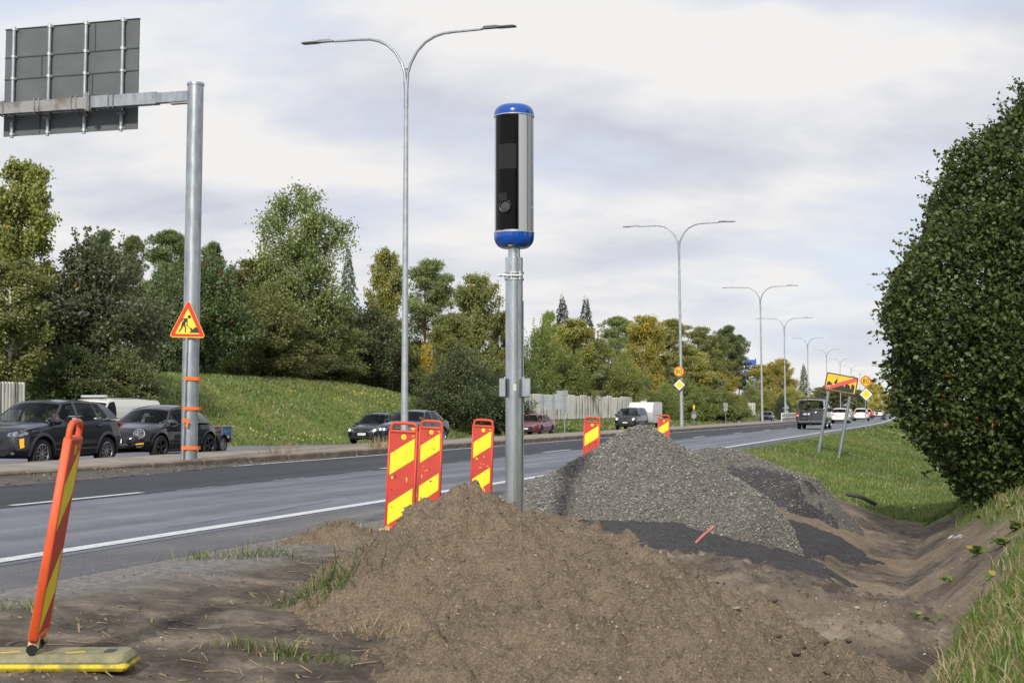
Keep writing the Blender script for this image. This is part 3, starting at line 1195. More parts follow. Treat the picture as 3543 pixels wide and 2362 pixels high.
def blades(name, pos, hgt, wid, m, seed, lean=.5, dry=.15, parent=None, label=None):
    """grass blades: two-segment bent slivers, one mesh"""
    r = np.random.default_rng(seed)
    n = len(pos)
    h = hgt[0] + (hgt[1] - hgt[0]) * r.random(n)
    w = wid * (.7 + .6 * r.random(n))
    an = r.random(n) * 6.283
    ln = lean * (.3 + r.random(n)) * h
    la = r.random(n) * 6.283
    dx, dy = np.cos(an) * w / 2, np.sin(an) * w / 2
    lx, ly = np.cos(la) * ln, np.sin(la) * ln
    z0 = np.zeros(n)
    b = pos
    V = np.stack([b + np.stack([-dx, -dy, z0 - .01], -1), b + np.stack([dx, dy, z0 - .01], -1),
                  b + np.stack([lx * .35 + dx * .75, ly * .35 + dy * .75, h * .6], -1), b + np.stack([lx * .35 - dx * .75, ly * .35 - dy * .75, h * .6], -1),
                  b + np.stack([lx, ly, h * .95], -1)], 1)
    base = (np.arange(n) * 5)[:, None]
    F = np.concatenate([base + np.array([[0, 1, 2]]), base + np.array([[0, 2, 3]]), base + np.array([[3, 2, 4]])])
    low, low2 = fbm(pos[:, 0], pos[:, 1], .22, 4, 31), fbm(pos[:, 0], pos[:, 1], .35, 4, 37)
    tr_ = np.clip(.5 + 1.1 * low + .5 * (r.random(n) - .5), 0, 1)
    dr_ = r.random(n) < np.clip(dry + .55 * low2, .02, .8) if n > 3000 else r.random(n) < dry
    tint = np.repeat(np.stack([tr_, dr_.astype(float), r.random(n)], -1), 5, 0)
    o = link(name, np_mesh(name, V.reshape(-1, 3), F, m, tint), parent, 0)
    return tag(o, label, kind='stuff')


def field(n, a0, a1, t0, t1, seed, tp=1.0, dens=None, zf=None):
    r = np.random.default_rng(seed)
    a = r.uniform(a0, a1, n)
    t = t0 + (t1 - t0) * r.random(n) ** tp
    k = soil(a, t) < r.random(n) * .75
    if dens is not None:
        k &= dens(a, t) > r.random(n)
    a, t = a[k], t[k]
    x, y = Pn(a, t)
    return np.stack([x, y, (zf or rough_soil)(a, t)], -1)


blades('ditch_grass', field(85000, -5, 6.6, 27.5, 95, 101, 1.8), (.04, .12), .022, M_GRASS, 102, .7, .12, None, 'short green grass in the ditch beyond the dug soil')
blades('verge_grass', field(26000, -9, 6.4, 80, 330, 103, 1.6), (.08, .2), .10, M_GRASS, 104, .8, .12, None, 'green grass of the verge running into the distance')
blades('bank_grass', field(52000, -3.4, 1.1, 4.5, 30, 105, 1.7, lambda a, t: .35 + .65 * smooth(fbm(a, t, 1.1, 3, 8), -.3, .3)), (.05, .17), .011, M_GRASS, 106, .8, .22, None, 'grass and weeds on the right-hand ditch bank')
blades('bank_grass', field(16000, -3.4, .9, 4.5, 16, 107, 1.3, lambda a, t: smooth(fbm(a, t, 1.3, 3, 2), -.1, .4)), (.06, .20), .008, M_STRAW, 108, 1.2, .5, None, 'dry straw on the right-hand ditch bank')
blades('embankment_grass', field(60000, 30.0, 50, 34, 128, 109, 1.0, None, gz), (.06, .20), .06, M_GRASS, 110, .9, .24, None, 'grass of the embankment below the trees')
blades('far_verge_grass', field(12000, 30.0, 38, 110, 300, 111, 1.3, None, gz), (.15, .35), .14, M_GRASS, 112, .8, .3, None, 'grass strip in front of the noise wall')


# yellow flowers on the embankment
def flowers():
    r = np.random.default_rng(555)
    ca, ct = r.uniform(31.5, 39, 40), r.uniform(48, 100, 40)
    i = r.integers(0, 40, 420)
    a, t = ca[i] + r.normal(0, .5, 420), ct[i] + r.normal(0, .9, 420)
    x, y = Pn(a, t)
    p = np.stack([x, y, gz(a, t) + r.uniform(.08, .28, 420)], -1)
    s_ = r.uniform(.015, .045, 420)[:, None]
    V = np.stack([p + s_ * [1, 0, 0], p + s_ * [0, 0, 1], p - s_ * [1, 0, 0], p - s_ * [0, 0, 1]], 1).reshape(-1, 3)
    me = np_mesh('yellow_flowers', V, (np.arange(420) * 4)[:, None] + np.arange(4)[None], mat('flower_yellow', C(196, 186, 92), .7))
    tag(link('yellow_flowers', me, None, 0), 'small yellow flowers dotted over the embankment grass', kind='stuff')


flowers()


def tuft(name, px, py, Y, n, rad, h, m, seed, dry, label):
    r = np.random.default_rng(seed)
    p = hit_ground(px, py)
    x, y = p.x + r.normal(0, rad, n), p.y + r.normal(0, rad * .6, n)
    a, t = AT(x, y)
    z = rough_soil(a, t)
    z = np.maximum(z, heap_height(SOIL_C, x, y, .075, 21, .10))
    o = blades(name, np.stack([x, y, z], -1), h, .007, m, seed, 1.3, dry)
    return tag(o, label, None, 'grass tufts on the soil', 'stuff')


tuft('grass_tuft', 735, 1342, 10.1, 260, .15, (.05, .17), M_GRASS, 201, .25, 'largest green grass tuft beside the soil heap')
tuft('grass_tuft', 590, 1278, 12.2, 150, .20, (.04, .13), M_GRASS, 202, .3, 'grass tuft at the road shoulder before the turf lump')
tuft('grass_tuft', 480, 1283, 12.0, 90, .16, (.04, .12), M_GRASS, 203, .4, 'thin grass tuft furthest left along the shoulder edge')
tuft('grass_tuft', 690, 1512, 7.3, 120, .14, (.03, .10), M_GRASS, 204, .35, 'low grass tuft near the bottom of the frame')
tuft('grass_tuft', 555, 1490, 7.5, 50, .06, (.04, .11), M_GRASS, 205, .4, 'small upright grass tuft left of the low tuft')
tuft('grass_tuft', 650, 1500, 7.4, 40, .05, (.05, .12), M_GRASS, 206, .2, 'small green sprig beside the low tuft')
tuft('grass_tuft', 850, 1450, 8.1, 45, .12, (.03, .10), M_STRAW, 207, .7, 'tuft of straw at the left foot of the soil heap')
tuft('grass_tuft', 40, 1400, 9.0, 45, .10, (.03, .09), M_GRASS, 208, .3, 'sparse grass sprouts behind the leaning barrier')


def straws(name, n, a0, a1, t0, t1, seed, label):
    r = np.random.default_rng(seed)
    a, t = r.uniform(a0, a1, n), t0 + (t1 - t0) * r.random(n) ** 1.4
    x, y = Pn(a, t)
    hz = heap_height(SOIL_C, x, y, .075, 21, .10)
    kp = (hz < rough_soil(a, t)) | (r.random(n) < .12)
    a, t, x, y, hz = a[kp], t[kp], x[kp], y[kp], hz[kp]
    n = len(a)
    z = np.maximum(rough_soil(a, t), hz) + .008
    L, an, up = r.uniform(.03, .16, n), r.random(n) * 6.283, r.normal(0, .12, n)
    w = r.uniform(.002, .006, n)
    d = np.stack([np.cos(an) * L, np.sin(an) * L, up * L + .01], -1)
    q = np.stack([-np.sin(an) * w, np.cos(an) * w, 0 * w], -1)
    p = np.stack([x, y, z], -1)
    V = np.stack([p - d / 2 - q, p - d / 2 + q, p + d / 2 + q, p + d / 2 - q + np.array([0, 0, .004])], 1)
    F = (np.arange(n) * 4)[:, None] + np.arange(4)[None]
    tint = np.repeat(np.stack([r.random(n), (r.random(n) < .5).astype(float), r.random(n)], -1), 4, 0)
    return tag(link(name, np_mesh(name, V.reshape(-1, 3), F, M_STRAW, tint), None, 0), label, kind='stuff')


rt = np.random.default_rng(77)
xt, yt = -1.6 + rt.normal(0, .26, 240), 12.95 + rt.normal(0, .16, 240)
zt_ = np.maximum(heap_height(TURF_C, xt, yt, .07, 41, .07), rough_soil(*AT(xt, yt)))
blades('turf_straw', np.stack([xt, yt, zt_], -1), (.03, .11), .007, M_STRAW, 78, 1.4, .4, th_)


straws('straw_litter', 1400, 1.0, 5.0, 5.8, 16, 301, 'dry straws lying on the trampled soil')
straws('straw_litter', 700, -.6, 2.4, 8, 26, 302, 'dry straws lying in the ditch')


# broad-leaved weeds on the bank
def weed(px, py, Y, n, L, seed, label):
    p = hit_ground(px, py)
    z = p.z
    r = np.random.default_rng(seed)
    Vs, Fs, Ts = [], [], []
    for i in range(n):
        an, el, ln = r.random() * 6.28, r.uniform(.35, 1.1), L * r.uniform(.6, 1.1)
        d = np.array([math.cos(an), math.sin(an), 0])
        s = np.array([-math.sin(an), math.cos(an), 0])
        o = np.array([r.normal(0, .05), r.normal(0, .05), 0])
        b = len(Vs) * 0 + sum(len(v) for v in Vs)
        rows = []
        for k, wk in ((0, .05), (.25, .16), (.5, .22), (.75, .17), (1, .01)):
            c = o + d * ln * k * math.cos(el) + np.array([0, 0, ln * (math.sin(el) * k - .45 * k * k)])
            rows += [c - s * wk * ln, c + np.array([0, 0, -.02 * ln]), c + s * wk * ln]
        Vs.append(np.array(rows))
        for k in range(4):
            for j in range(2):
                q = b + k * 3 + j
                Fs.append((q, q + 1, q + 4, q + 3))
        Ts.append(np.repeat([[r.random(), float(r.random() < .05), 0]], 15, 0))
    o = link('broadleaf_weed', np_mesh('broadleaf_weed', np.concatenate(Vs), np.array(Fs), M_WEED, np.concatenate(Ts), True), None, 0, (p.x, p.y, z))
    return tag(o, label, 'weed', 'broad-leaved weeds on the bank')


wds = [(2250, 1272, 10.5, 14, .22, 'tall'), (2310, 1250, 10.5, 14, .25, 'tall'), (2335, 1215, 12, 12, .26, 'tall'), (2185, 1335, 10, 9, .16, 'low'),
       (2275, 1330, 9, 10, .16, 'low'), (2120, 1425, 8.6, 8, .14, 'low'), (2340, 1390, 7.2, 9, .12, 'low'), (2330, 1160, 15, 12, .25, 'tall'), (2255, 1190, 15.5, 10, .2, 'tall')]
wl_ = ['leafy weed in the middle of the right bank edge', 'leafy weed rising right of the bank edge weed', 'bright leafy weed against the right frame edge', 'low weed at the soil edge of the bank',
       'low broad leaves amid the bank grass', 'small weed lowest towards the ditch bottom', 'small leaves at the right frame edge near the yellow flower', 'weed below the dark bush at the right frame edge', 'weed in the grass just under the dark bush']
for i, (px, py, Y, n, L, _) in enumerate(wds):
    weed(px, py, Y, n, L, 400 + i, wl_[i])
# ================================================================== TREES AND SHRUBS
M_FOL = leaf_mat('tree_foliage', None, None, C(196, 162, 54, 1.1), .42, True)
M_FOL_SPRUCE = leaf_mat('needle_foliage', None, None, C(140, 120, 60), .12, True, .6, .04)
M_BIRCH = mat('birch_bark', C(205, 200, 190), .8, col2=C(70, 64, 58), scale=3, stretch=(1, 1, .5), lo=.52, hi=.6)
M_PINE = mat('pine_bark', C(150, 92, 58), .9, col2=C(104, 66, 46), scale=4, bump=.5)
M_BARK = mat('dark_bark', C(84, 74, 64), .9, col2=C(58, 50, 44), scale=5, bump=.5)


def AT2(x, y):
    t = x * math.sin(TH) + y * math.cos(TH)
    for _ in range(6):
        h = float(np.interp(t, _ts, _h))
        dx, dy = x - float(np.interp(t, _ts, _cx)), y - float(np.interp(t, _ts, _cy))
        t += dx * math.sin(h) + dy * math.cos(h)
    h = float(np.interp(t, _ts, _h))
    dx, dy = x - float(np.interp(t, _ts, _cx)), y - float(np.interp(t, _ts, _cy))
    return -dx * math.cos(h) + dy * math.sin(h), t


def ground_at(x, y):
    a, t = AT2(x, y)
    return float(gz(np.array(a), np.array(t)))


def unit(v):
    return v / (np.linalg.norm(v, axis=-1, keepdims=True) + 1e-9)


def leaf_quads(c, u, L, W, r, yel):
    """diamond leaves at c along direction u; returns V, F, tint"""
    n = len(c)
    q = unit(r.normal(size=(n, 3)))
    s = unit(np.cross(u, q))
    nrm = np.cross(u, s)
    L = L * (.65 + .7 * r.random(n))[:, None]
    W = (W * (.7 + .6 * r.random(n)))[:, None]
    V = np.stack([c, c + u * L * .45 + s * W + nrm * W * .25, c + u * L, c + u * L * .45 - s * W + nrm * W * .25], 1).reshape(-1, 3)
    F = (np.arange(n) * 4)[:, None] + np.arange(4)[None]
    t = np.repeat(np.stack([r.random(n), yel, r.random(n)], -1), 4, 0)
    return V, F, t


def make_tree(kind, H, R, seed, nleaf, L, W):
    """returns (trunk mesh, crown mesh); base at the origin, height H, crown radius R"""
    r = np.random.default_rng(seed)
    tb = MB()
    cs, us, clump_id = [], [], []
    bark = {'birch': M_BIRCH, 'bigbirch': M_BIRCH, 'pine': M_PINE}.get(kind, M_BARK)

    def wob(p, q, k, n=5):
        p, q = np.array(p, float), np.array(q, float)
        out = []
        for i in range(n + 1):
            f = i / n
            out.append(p * (1 - f) + q * f + r.normal(0, k, 3) * math.sin(math.pi * f))
        return out
    if kind in ('birch', 'bigbirch'):
        stems = [((0, 0, 0), (r.normal(0, .2), r.normal(0, .2), H * .97), .016 * H)]
        if kind == 'bigbirch':
            stems = [((0, 0, 0), (R * .1, 0, H * .97), .017 * H), ((.3, .1, 0), (R * .62, R * .1, H * .84), .013 * H), ((-.3, 0, 0), (-R * .42, .2, H * .93), .012 * H), ((.1, -.2, 0), (R * .05, -R * .35, H * .8), .01 * H), ((0, .2, 0), (-R * .75, .2, H * .62), .009 * H)]
        nb = 66 if kind == 'birch' else 26
        per = nleaf // (nb * len(stems))
        bid = 0
        for (b0, b1, rad) in stems:
            pts = wob(b0, b1, .018 * H, 8)
            tb.tube(pts, [rad * (1 - .88 * i / 8) + .01 for i in range(9)], 7)
            pts = np.array(pts)
            for i in range(nb):
                f = .16 + .84 * (i + r.random()) / nb
                k = f * 8
                i0 = min(int(k), 7)
                p = pts[i0] * (1 - k + i0) + pts[i0 + 1] * (k - i0)
                env = math.sin(math.pi * min(1, (1.02 - f) / .95) ** .8) ** .75 * R * (1 if kind == 'birch' else .62)
                env = max(env, R * .07) * r.uniform(.6, 1.12)
                an = r.random() * 6.283
                tip = p + np.array([math.cos(an) * env, math.sin(an) * env, env * r.uniform(.25, .9)])
                tip[2] = min(tip[2], H)
                bp = wob(p, tip, .05 * env, 4)
                tb.tube(bp, [max(.012, rad * .28 * (1 - .75 * q / 4)) for q in range(5)], 4, False)
                bp = np.array(bp)
                m = per
                g = .25 + .75 * r.random(m) ** .7
                kk = g * 4
                j0 = np.minimum(kk.astype(int), 3)
                c = bp[j0] * (1 - kk + j0)[:, None] + bp[j0 + 1] * (kk - j0)[:, None]
                dro = r.random(m) ** 1.3 * (.35 + .11 * H * (1 - f * .6)) * .55
                c = c + r.normal(0, .09 * R, (m, 3)) * [1, 1, .6]
                c[:, 2] -= dro
                cs.append(c)
                us.append(unit(r.normal(size=(m, 3)) * [.8, .8, .5] + [0, 0, -.6]))
                clump_id.append(np.full(m, bid))
                bid += 1
    elif kind in ('broad', 'shrub', 'rowan'):
        ns = 5 if kind != 'rowan' else 3
        lowf = .0 if kind == 'shrub' else .06
        nc = 110
        cen = []
        while len(cen) < nc:
            d = unit(r.normal(size=3))
            rad = r.random() ** .4
            zf = .5 + .5 * d[2] * rad
            zz = (lowf + (1 - lowf) * zf)
            prof = {'broad': np.interp(zz, [0, .12, .4, .7, .9, 1], [.55, .85, 1, .86, .55, .2]),
                    'rowan': np.interp(zz, [0, .15, .4, .7, .9, 1], [.35, .8, 1, .8, .5, .15]),
                    'shrub': np.interp(zz, [0, .1, .35, .6, .85, 1], [.85, .98, 1, .9, .62, .2])}[kind]
            cen.append((d[0] * rad * R * prof * .92, d[1] * rad * R * prof * .92, zz * H * .95))
        cen = np.array(cen)
        for i in range(ns):
            an = 6.283 * i / ns + r.random()
            top = np.array([math.cos(an) * R * .45, math.sin(an) * R * .45, H * r.uniform(.6, .9)])
            tb.tube(wob((math.cos(an) * .15, math.sin(an) * .15, -.1), top, .05 * R, 6), [.011 * H * (1 - .8 * q / 6) + .01 for q in range(7)], 6)
        for i in range(0, nc, 3):
            b = cen[i] * [.25, .25, .55]
            tb.tube(wob(b, cen[i], .04 * R, 3), [.02, .016, .012, .006], 4, False)
        per = nleaf // nc
        for i, c0 in enumerate(cen):
            cr = R * r.uniform(.17, .30)
            d = unit(r.normal(size=(per, 3)))
            c = c0 + d * (cr * r.random(per)[:, None] ** .35) * [1, 1, .75]
            cs.append(c)
            us.append(unit(d * .7 + r.normal(size=(per, 3)) * .7 + [0, 0, -.15]))
            clump_id.append(np.full(per, i))
        # sprigs that break the outline
        m = nleaf // 9
        pick = r.integers(0, nc, m // 8)
        for i in pick:
            d = unit(cen[i] - np.array([0, 0, H * .4]) + r.normal(size=3) * .3)
            ln = R * r.uniform(.28, .46)
            f = np.linspace(.4, 1, 8)[:, None]
            c = cen[i] + d * ln * f + r.normal(0, .012 * R, (8, 3))
            c[:, 2] = np.minimum(c[:, 2], H * 1.04)
            cs.append(c)
            us.append(unit(d + r.normal(size=(8, 3)) * .8))
            clump_id.append(np.full(8, i))
    elif kind == 'pine':
        tb.tube(wob((0, 0, -.1), (r.normal(0, .25), r.normal(0, .25), H * .96), .012 * H, 7), [.013 * H * (1 - .8 * i / 7) + .012 for i in range(8)], 8)
        nb = 62
        per = nleaf // (nb * 3)
        bid = 0
        for i in range(nb):
            f = .34 + .66 * (i + r.random()) / nb
            env = R * np.interp(f, [.34, .5, .7, .85, .95, 1], [.75, 1, .9, .66, .4, .1]) * r.uniform(.55, 1.1)
            an = r.random() * 6.283
            p = np.array([0, 0, f * H * .96])
            tip = p + np.array([math.cos(an) * env, math.sin(an) * env, env * r.uniform(.05, .5)])
            tb.tube(wob(p, tip, .06 * env, 4), [.03, .024, .018, .012, .008], 4, False)
            for q in range(3):
                fq = (1.0, .72, .45)[q] * r.uniform(.9, 1.05)
                c0 = p * (1 - fq) + tip * fq + r.normal(0, .10 * R, 3) * [1, 1, .5]
                sz = R * r.uniform(.15, .25)
                d = unit(r.normal(size=(per, 3)))
                c = c0 + d * sz * r.random(per)[:, None] ** .4 * [1, 1, .5]
                cs.append(c)
                us.append(unit(d * [1, 1, .6] + r.normal(size=(per, 3)) * .35 + [0, 0, .55]))
                clump_id.append(np.full(per, bid))
                bid += 1
    elif kind == 'spruce':
        tb.tube([(0, 0, -.1), (0, 0, H * .99)], [.012 * H, .02], 8)
        nl = 30
        bid = 0
        tot = sum((1 - (k + .5) / nl) ** .75 + .06 for k in range(nl))
        for k in range(nl):
            f = .05 + .95 * (k + .5) / nl
            env = R * ((1 - f) ** .75 + .05)
            nb = max(4, int(5 + 6 * (1 - f)))
            per = max(8, int(nleaf * ((1 - (k + .5) / nl) ** .75 + .06) / tot / nb))
            for b in range(nb):
                an = 6.283 * (b + r.random() * .8) / nb + k
                ln = env * r.uniform(.72, 1.12)
                g = r.random(per) ** .6
                z = f * H + ln * (.14 * g - .42 * g * g) + .1 * H * (f ** 4) * (1 - g)
                w = .16 * ln * (1.15 - g) + .04
                lat = r.normal(0, 1, per) * w
                c = np.stack([math.cos(an) * ln * g - math.sin(an) * lat, math.sin(an) * ln * g + math.cos(an) * lat, z - np.abs(lat) * .35 - r.random(per) * .05 * H * .4 * (1 - f)], -1)
                dirv = np.array([math.cos(an), math.sin(an), -.25])
                cs.append(c)
                us.append(unit(dirv + r.normal(size=(per, 3)) * .55))
                clump_id.append(np.full(per, bid))
                bid += 1
    c = np.concatenate(cs)
    u = np.concatenate(us)
    cid = np.concatenate(clump_id)
    cr_ = r.random(cid.max() + 1)
    yel = np.clip(.55 * cr_[cid] + .45 * r.random(len(c)), 0, 1)
    V, F, t = leaf_quads(c, u, L, W, r, yel)
    t[:, 0] = .55 * t[:, 0] + .45 * np.repeat(r.random(cid.max() + 1)[cid], 4)
    m = M_FOL_SPRUCE if kind in ('pine', 'spruce') else M_FOL
    crown = np_mesh('crown', V, F, m, t)
    trunk = bpy.data.meshes.new('trunk')
    trunk.from_pydata(tb.V, [], tb.F)
    trunk.polygons.foreach_set('use_smooth', [True] * len(trunk.polygons))
    trunk.materials.append(bark)
    return trunk, crown, H, R


PROTO = {
    'birch1': make_tree('birch', 12, 2.6, 1, 30000, .21, .075),
    'birch2': make_tree('birch', 12, 3.0, 2, 30000, .22, .08),
    'bigbirch': make_tree('bigbirch', 13, 4.2, 3, 32000, .20, .07),
    'broad1': make_tree('broad', 9, 4.2, 4, 30000, .20, .075),
    'broad2': make_tree('broad', 9, 4.2, 5, 30000, .21, .075),
    'rowan1': make_tree('rowan', 7, 3.4, 6, 26000, .18, .07),
    'shrub1': make_tree('shrub', 6, 3.4, 7, 24000, .13, .05),
    'shrub2': make_tree('shrub', 6, 3.4, 8, 22000, .20, .075),
    'pine1': make_tree('pine', 14, 3.0, 9, 28000, .28, .04),
    'pine2': make_tree('pine', 14, 3.2, 10, 28000, .28, .04),
    'spruce1': make_tree('spruce', 14, 3.0, 11, 18000, .26, .045),
    'spruce2': make_tree('spruce', 14, 2.8, 12, 18000, .26, .045),
}
NAMES = {'birch': 'birch_tree', 'bigbirch': 'birch_tree', 'broad': 'willow_tree', 'rowan': 'rowan_tree', 'shrub': 'shrub', 'pine': 'pine_tree', 'spruce': 'spruce_tree'}
GREEN, DARK, OLIVE, YELG, PINE, SPRUCE, GREY = (C(98, 112, 50), C(72, 84, 44), C(98, 104, 56), C(118, 126, 60), C(88, 100, 62), C(60, 76, 46), C(112, 124, 88))


def tree(kind, px, top, Y, hw, col, yel, label, group=None, sink=.1, rz=None, base=None):
    """tree whose trunk stands at depth Y under picture column px, crown top at row top, half width hw (picture px)"""
    trunk, crown, H, R = PROTO[kind]
    p = at(px, top, Y)
    g = ground_at(p.x, p.y) if base is None else base
    h = p.z - g + sink
    rw = hw * 1.15 / F_PX * Y
    k = kind.rstrip('12')
    o = thing(NAMES[k], label, 'shrub' if k == 'shrub' else 'tree', (p.x, p.y, g - sink), random.uniform(0, 6.28) if rz is None else rz, group)
    o.scale = (rw / R, rw / R, h / H)
    for nm, me in (('trunk', trunk), ('crown', crown)):
        q = bpy.data.objects.new(nm, me)
        COL.objects.link(q)
        q.parent = o
        v = random.uniform(.9, 1.12) * 1.5
        q.color = (col[0] * v * .98, col[1] * v * random.uniform(.92, .99), col[2] * v, yel * .7)
    return o


GL = 'trees above the embankment'
# left of the gantry pole
tree('birch1', 52, 372, 62, 84, YELG, .08, 'tall pointed yellowing birch at the left frame edge')
tree('birch2', -60, 470, 66, 100, OLIVE, .06, 'birch half cut off by the left frame edge')
tree('birch2', 30, 600, 57, 90, OLIVE, .10, 'lower birch boughs hanging over the grey wall at far left')
tree('broad1', 218, 545, 64, 148, C(84, 90, 62), .03, 'big dark round willow behind the white van')
tree('broad2', 130, 640, 66, 90, DARK, .06, 'dark leafy tree squeezed between birch and round willow')
tree('shrub2', 170, 790, 60, 90, DARK, .05, 'dark bush under the round willow, nearest the cars')
tree('shrub2', 290, 800, 62, 70, C(90, 98, 58), .08, 'bush at the right foot of the round willow')
tree('rowan1', 480, 590, 89, 96, C(74, 92, 48), .02, 'dark green rowan with red berries right of the gantry pole')
tree('rowan1', 385, 620, 84, 75, C(82, 96, 58), .03, 'rowan with red berries behind the roadworks sign')
tree('pine1', 305, 535, 108, 44, PINE, .0, 'pine top showing just right of the round willow', GL)
tree('pine2', 240, 525, 112, 46, C(70, 84, 58), .0, 'dark pine top rising out of the round willow', GL)
tree('pine1', 392, 522, 105, 62, PINE, .02, 'pine left of the gantry pole, highest pine there', GL)
tree('pine2', 492, 552, 108, 40, PINE, .06, 'pine right of the gantry pole top of the treeline', GL)
tree('birch2', 575, 600, 104, 48, OLIVE, .08, 'slender birch left of the tall birch', GL)
tree('bigbirch', 690, 425, 104, 108, C(104, 118, 62), .03, 'tall spreading birch with pale forked trunk above the embankment', rz=.2)
tree('broad2', 615, 640, 98, 105, C(100, 106, 58), .02, 'broad olive willow under the tall birch')
tree('broad1', 735, 655, 105, 90, C(96, 106, 56), .02, 'willow beneath the right side of the tall birch')
tree('shrub1', 655, 760, 99, 120, C(96, 102, 60), .02, 'grey-green willow bush on the embankment crest')
tree('shrub2', 745, 800, 104, 75, C(90, 98, 56), .03, 'low bush where the crest starts to fall')
tree('spruce2', 800, 585, 120, 44, C(76, 92, 62), .0, 'dark conifer just right of the tall birch')
tree('birch1', 882, 572, 118, 44, C(118, 124, 60), .16, 'yellow-leaved birch between conifer and lamp post')
tree('rowan1', 848, 705, 112, 80, C(72, 82, 48), .03, 'dark rowan with red berries left of the nearest lamp post')
tree('shrub2', 915, 760, 116, 55, C(92, 100, 52), .1, 'bush with red berries right behind the nearest lamp post')
tree('pine2', 985, 592, 128, 68, C(98, 108, 66), .05, 'big bushy pine right of the nearest lamp post')
tree('birch2', 1092, 635, 122, 50, C(106, 114, 60), .10, 'brownish birch right of the big pine')
tree('birch1', 1045, 725, 114, 42, C(114, 124, 58), .10, 'young pale birch in front of the big pine')
tree('birch1', 1150, 715, 126, 30, C(126, 126, 54), .18, 'small yellowing birch left of the speed camera post')
tree('shrub2', 978, 790, 118, 34, C(150, 140, 52), .35, 'bright yellow bush beside the dark hedge')
tree('shrub1', 1065, 790, 97, 100, C(66, 76, 44), .015, 'large smooth dark hedge bush at the foot of the embankment')
tree('shrub1', 1150, 850, 101, 72, C(62, 72, 42), .015, 'dark hedge bush touching the speed camera post')
tree('shrub1', 1010, 850, 96, 62, C(64, 74, 42), .015, 'dark hedge bush lying low on the left slope end')
for i, (px, Y, hw) in enumerate(((330, 96, 70), (430, 98, 60), (500, 99, 55), (555, 101, 60), (830, 118, 60), (900, 124, 60), (960, 126, 60), (1040, 128, 60), (1120, 132, 50), (1190, 138, 50))):
    tree('shrub2' if i % 2 else 'shrub1', px, 800, Y, hw, C(84, 98, 50), .04, ['undergrowth bush between the round willow and the rowans', 'undergrowth bush left of the gantry pole foot of the wood', 'undergrowth bush below the rowan', 'undergrowth bush left below the tall birch', 'undergrowth bush under the dark rowan', 'undergrowth bush behind the nearest lamp post', 'undergrowth bush behind the dark hedge, left part', 'undergrowth bush behind the dark hedge, middle', 'undergrowth bush behind the dark hedge, right part', 'undergrowth bush behind the speed camera post'][i], 'undergrowth along the wood edge')
# behind the noise wall, centre
GW = 'trees behind the noise wall'
cen = [('broad1', 1240, 742, 150, 52, GREEN, .05, 'rounded green tree right beside the speed camera post'),
       ('birch1', 1262, 715, 160, 24, C(120, 138, 62), .03, 'thin light birch poking up beside the post'),
       ('spruce1', 1292, 693, 195, 50, C(44, 58, 34), 0, 'left one of the two dark pointed spruces'),
       ('spruce2', 1346, 697, 195, 46, C(44, 58, 34), 0, 'right one of the two dark pointed spruces'),
       ('birch2', 1312, 735, 158, 48, C(126, 128, 60), .08, 'olive birch in front of the left spruce'),
       ('broad2', 1300, 800, 146, 62, GREEN, .03, 'bushy green tree above the wall beside the sign backs'),
       ('broad1', 1375, 770, 162, 52, C(110, 118, 56), .05, 'birchy bush in front of the right spruce'),
       ('pine1', 1350, 800, 160, 40, GREY, .0, 'young grey-green pine above the wall'),
       ('pine1', 1420, 722, 200, 46, C(106, 118, 76), 0, 'open-crowned pine right of the spruces'),
       ('broad2', 1430, 800, 168, 50, C(108, 114, 58), .05, 'willow hanging over the middle of the wall'),
       ('birch2', 1480, 728, 188, 44, C(138, 134, 58), .30, 'golden birch, the yellowest in the middle of the treeline'),
       ('pine2', 1545, 730, 205, 52, C(116, 120, 66), .04, 'broad pine behind the second lamp post'),
       ('pine1', 1495, 745, 215, 34, PINE, .02, 'pine peeping over the golden birch'),
       ('broad1', 1470, 860, 178, 46, C(102, 112, 60), .06, 'bush over the right end of the wall'),
       ('pine2', 1608, 748, 222, 44, C(104, 110, 64), .06, 'pine right of the second lamp post'),
       ('pine1', 1650, 765, 240, 34, C(92, 102, 60), .03, 'slim pine left of the tall pine group'),
       ('pine2', 1674, 745, 250, 36, C(82, 94, 56), 0, 'tallest pine of the group by the blue pylon sign'),
       ('pine1', 1697, 765, 255, 24, C(76, 86, 52), 0, 'rightmost tall pine with reddish trunk by the blue pylon sign'),
       ('birch2', 1590, 800, 214, 44, C(128, 128, 58), .2, 'yellow-green birch below the pines'),
       ('pine1', 1530, 838, 196, 36, GREY, 0, 'young blue-green pine beside the speed sign'),
       ('pine2', 1628, 850, 216, 34, GREY, 0, 'young pine in front of the pine group'),
       ('birch1', 1660, 850, 222, 34, C(134, 130, 58), .2, 'small yellowish birch in front of the pine group')]
for c_ in cen:
    tree(*c_, group=GW)
GBU = 'roadside bushes beyond the wall'
bs = [(1530, 880, 183, 34, 'dark bush next to the caravan'), (1572, 868, 190, 44, 'bush behind the second lamp post'), (1618, 885, 200, 40, 'bush behind the flashing-lamp sign'), (1660, 895, 212, 38, 'bush behind the small square sign back'), (1692, 905, 222, 28, 'last bush before the far wall'), (1545, 915, 181, 22, 'low bush right of the caravan')]
for px, top, Y, hw, lab in bs:
    tree('shrub1' if px % 2 else 'shrub2', px, top, Y, hw, C(106, 118, 58), .04, lab, GBU)
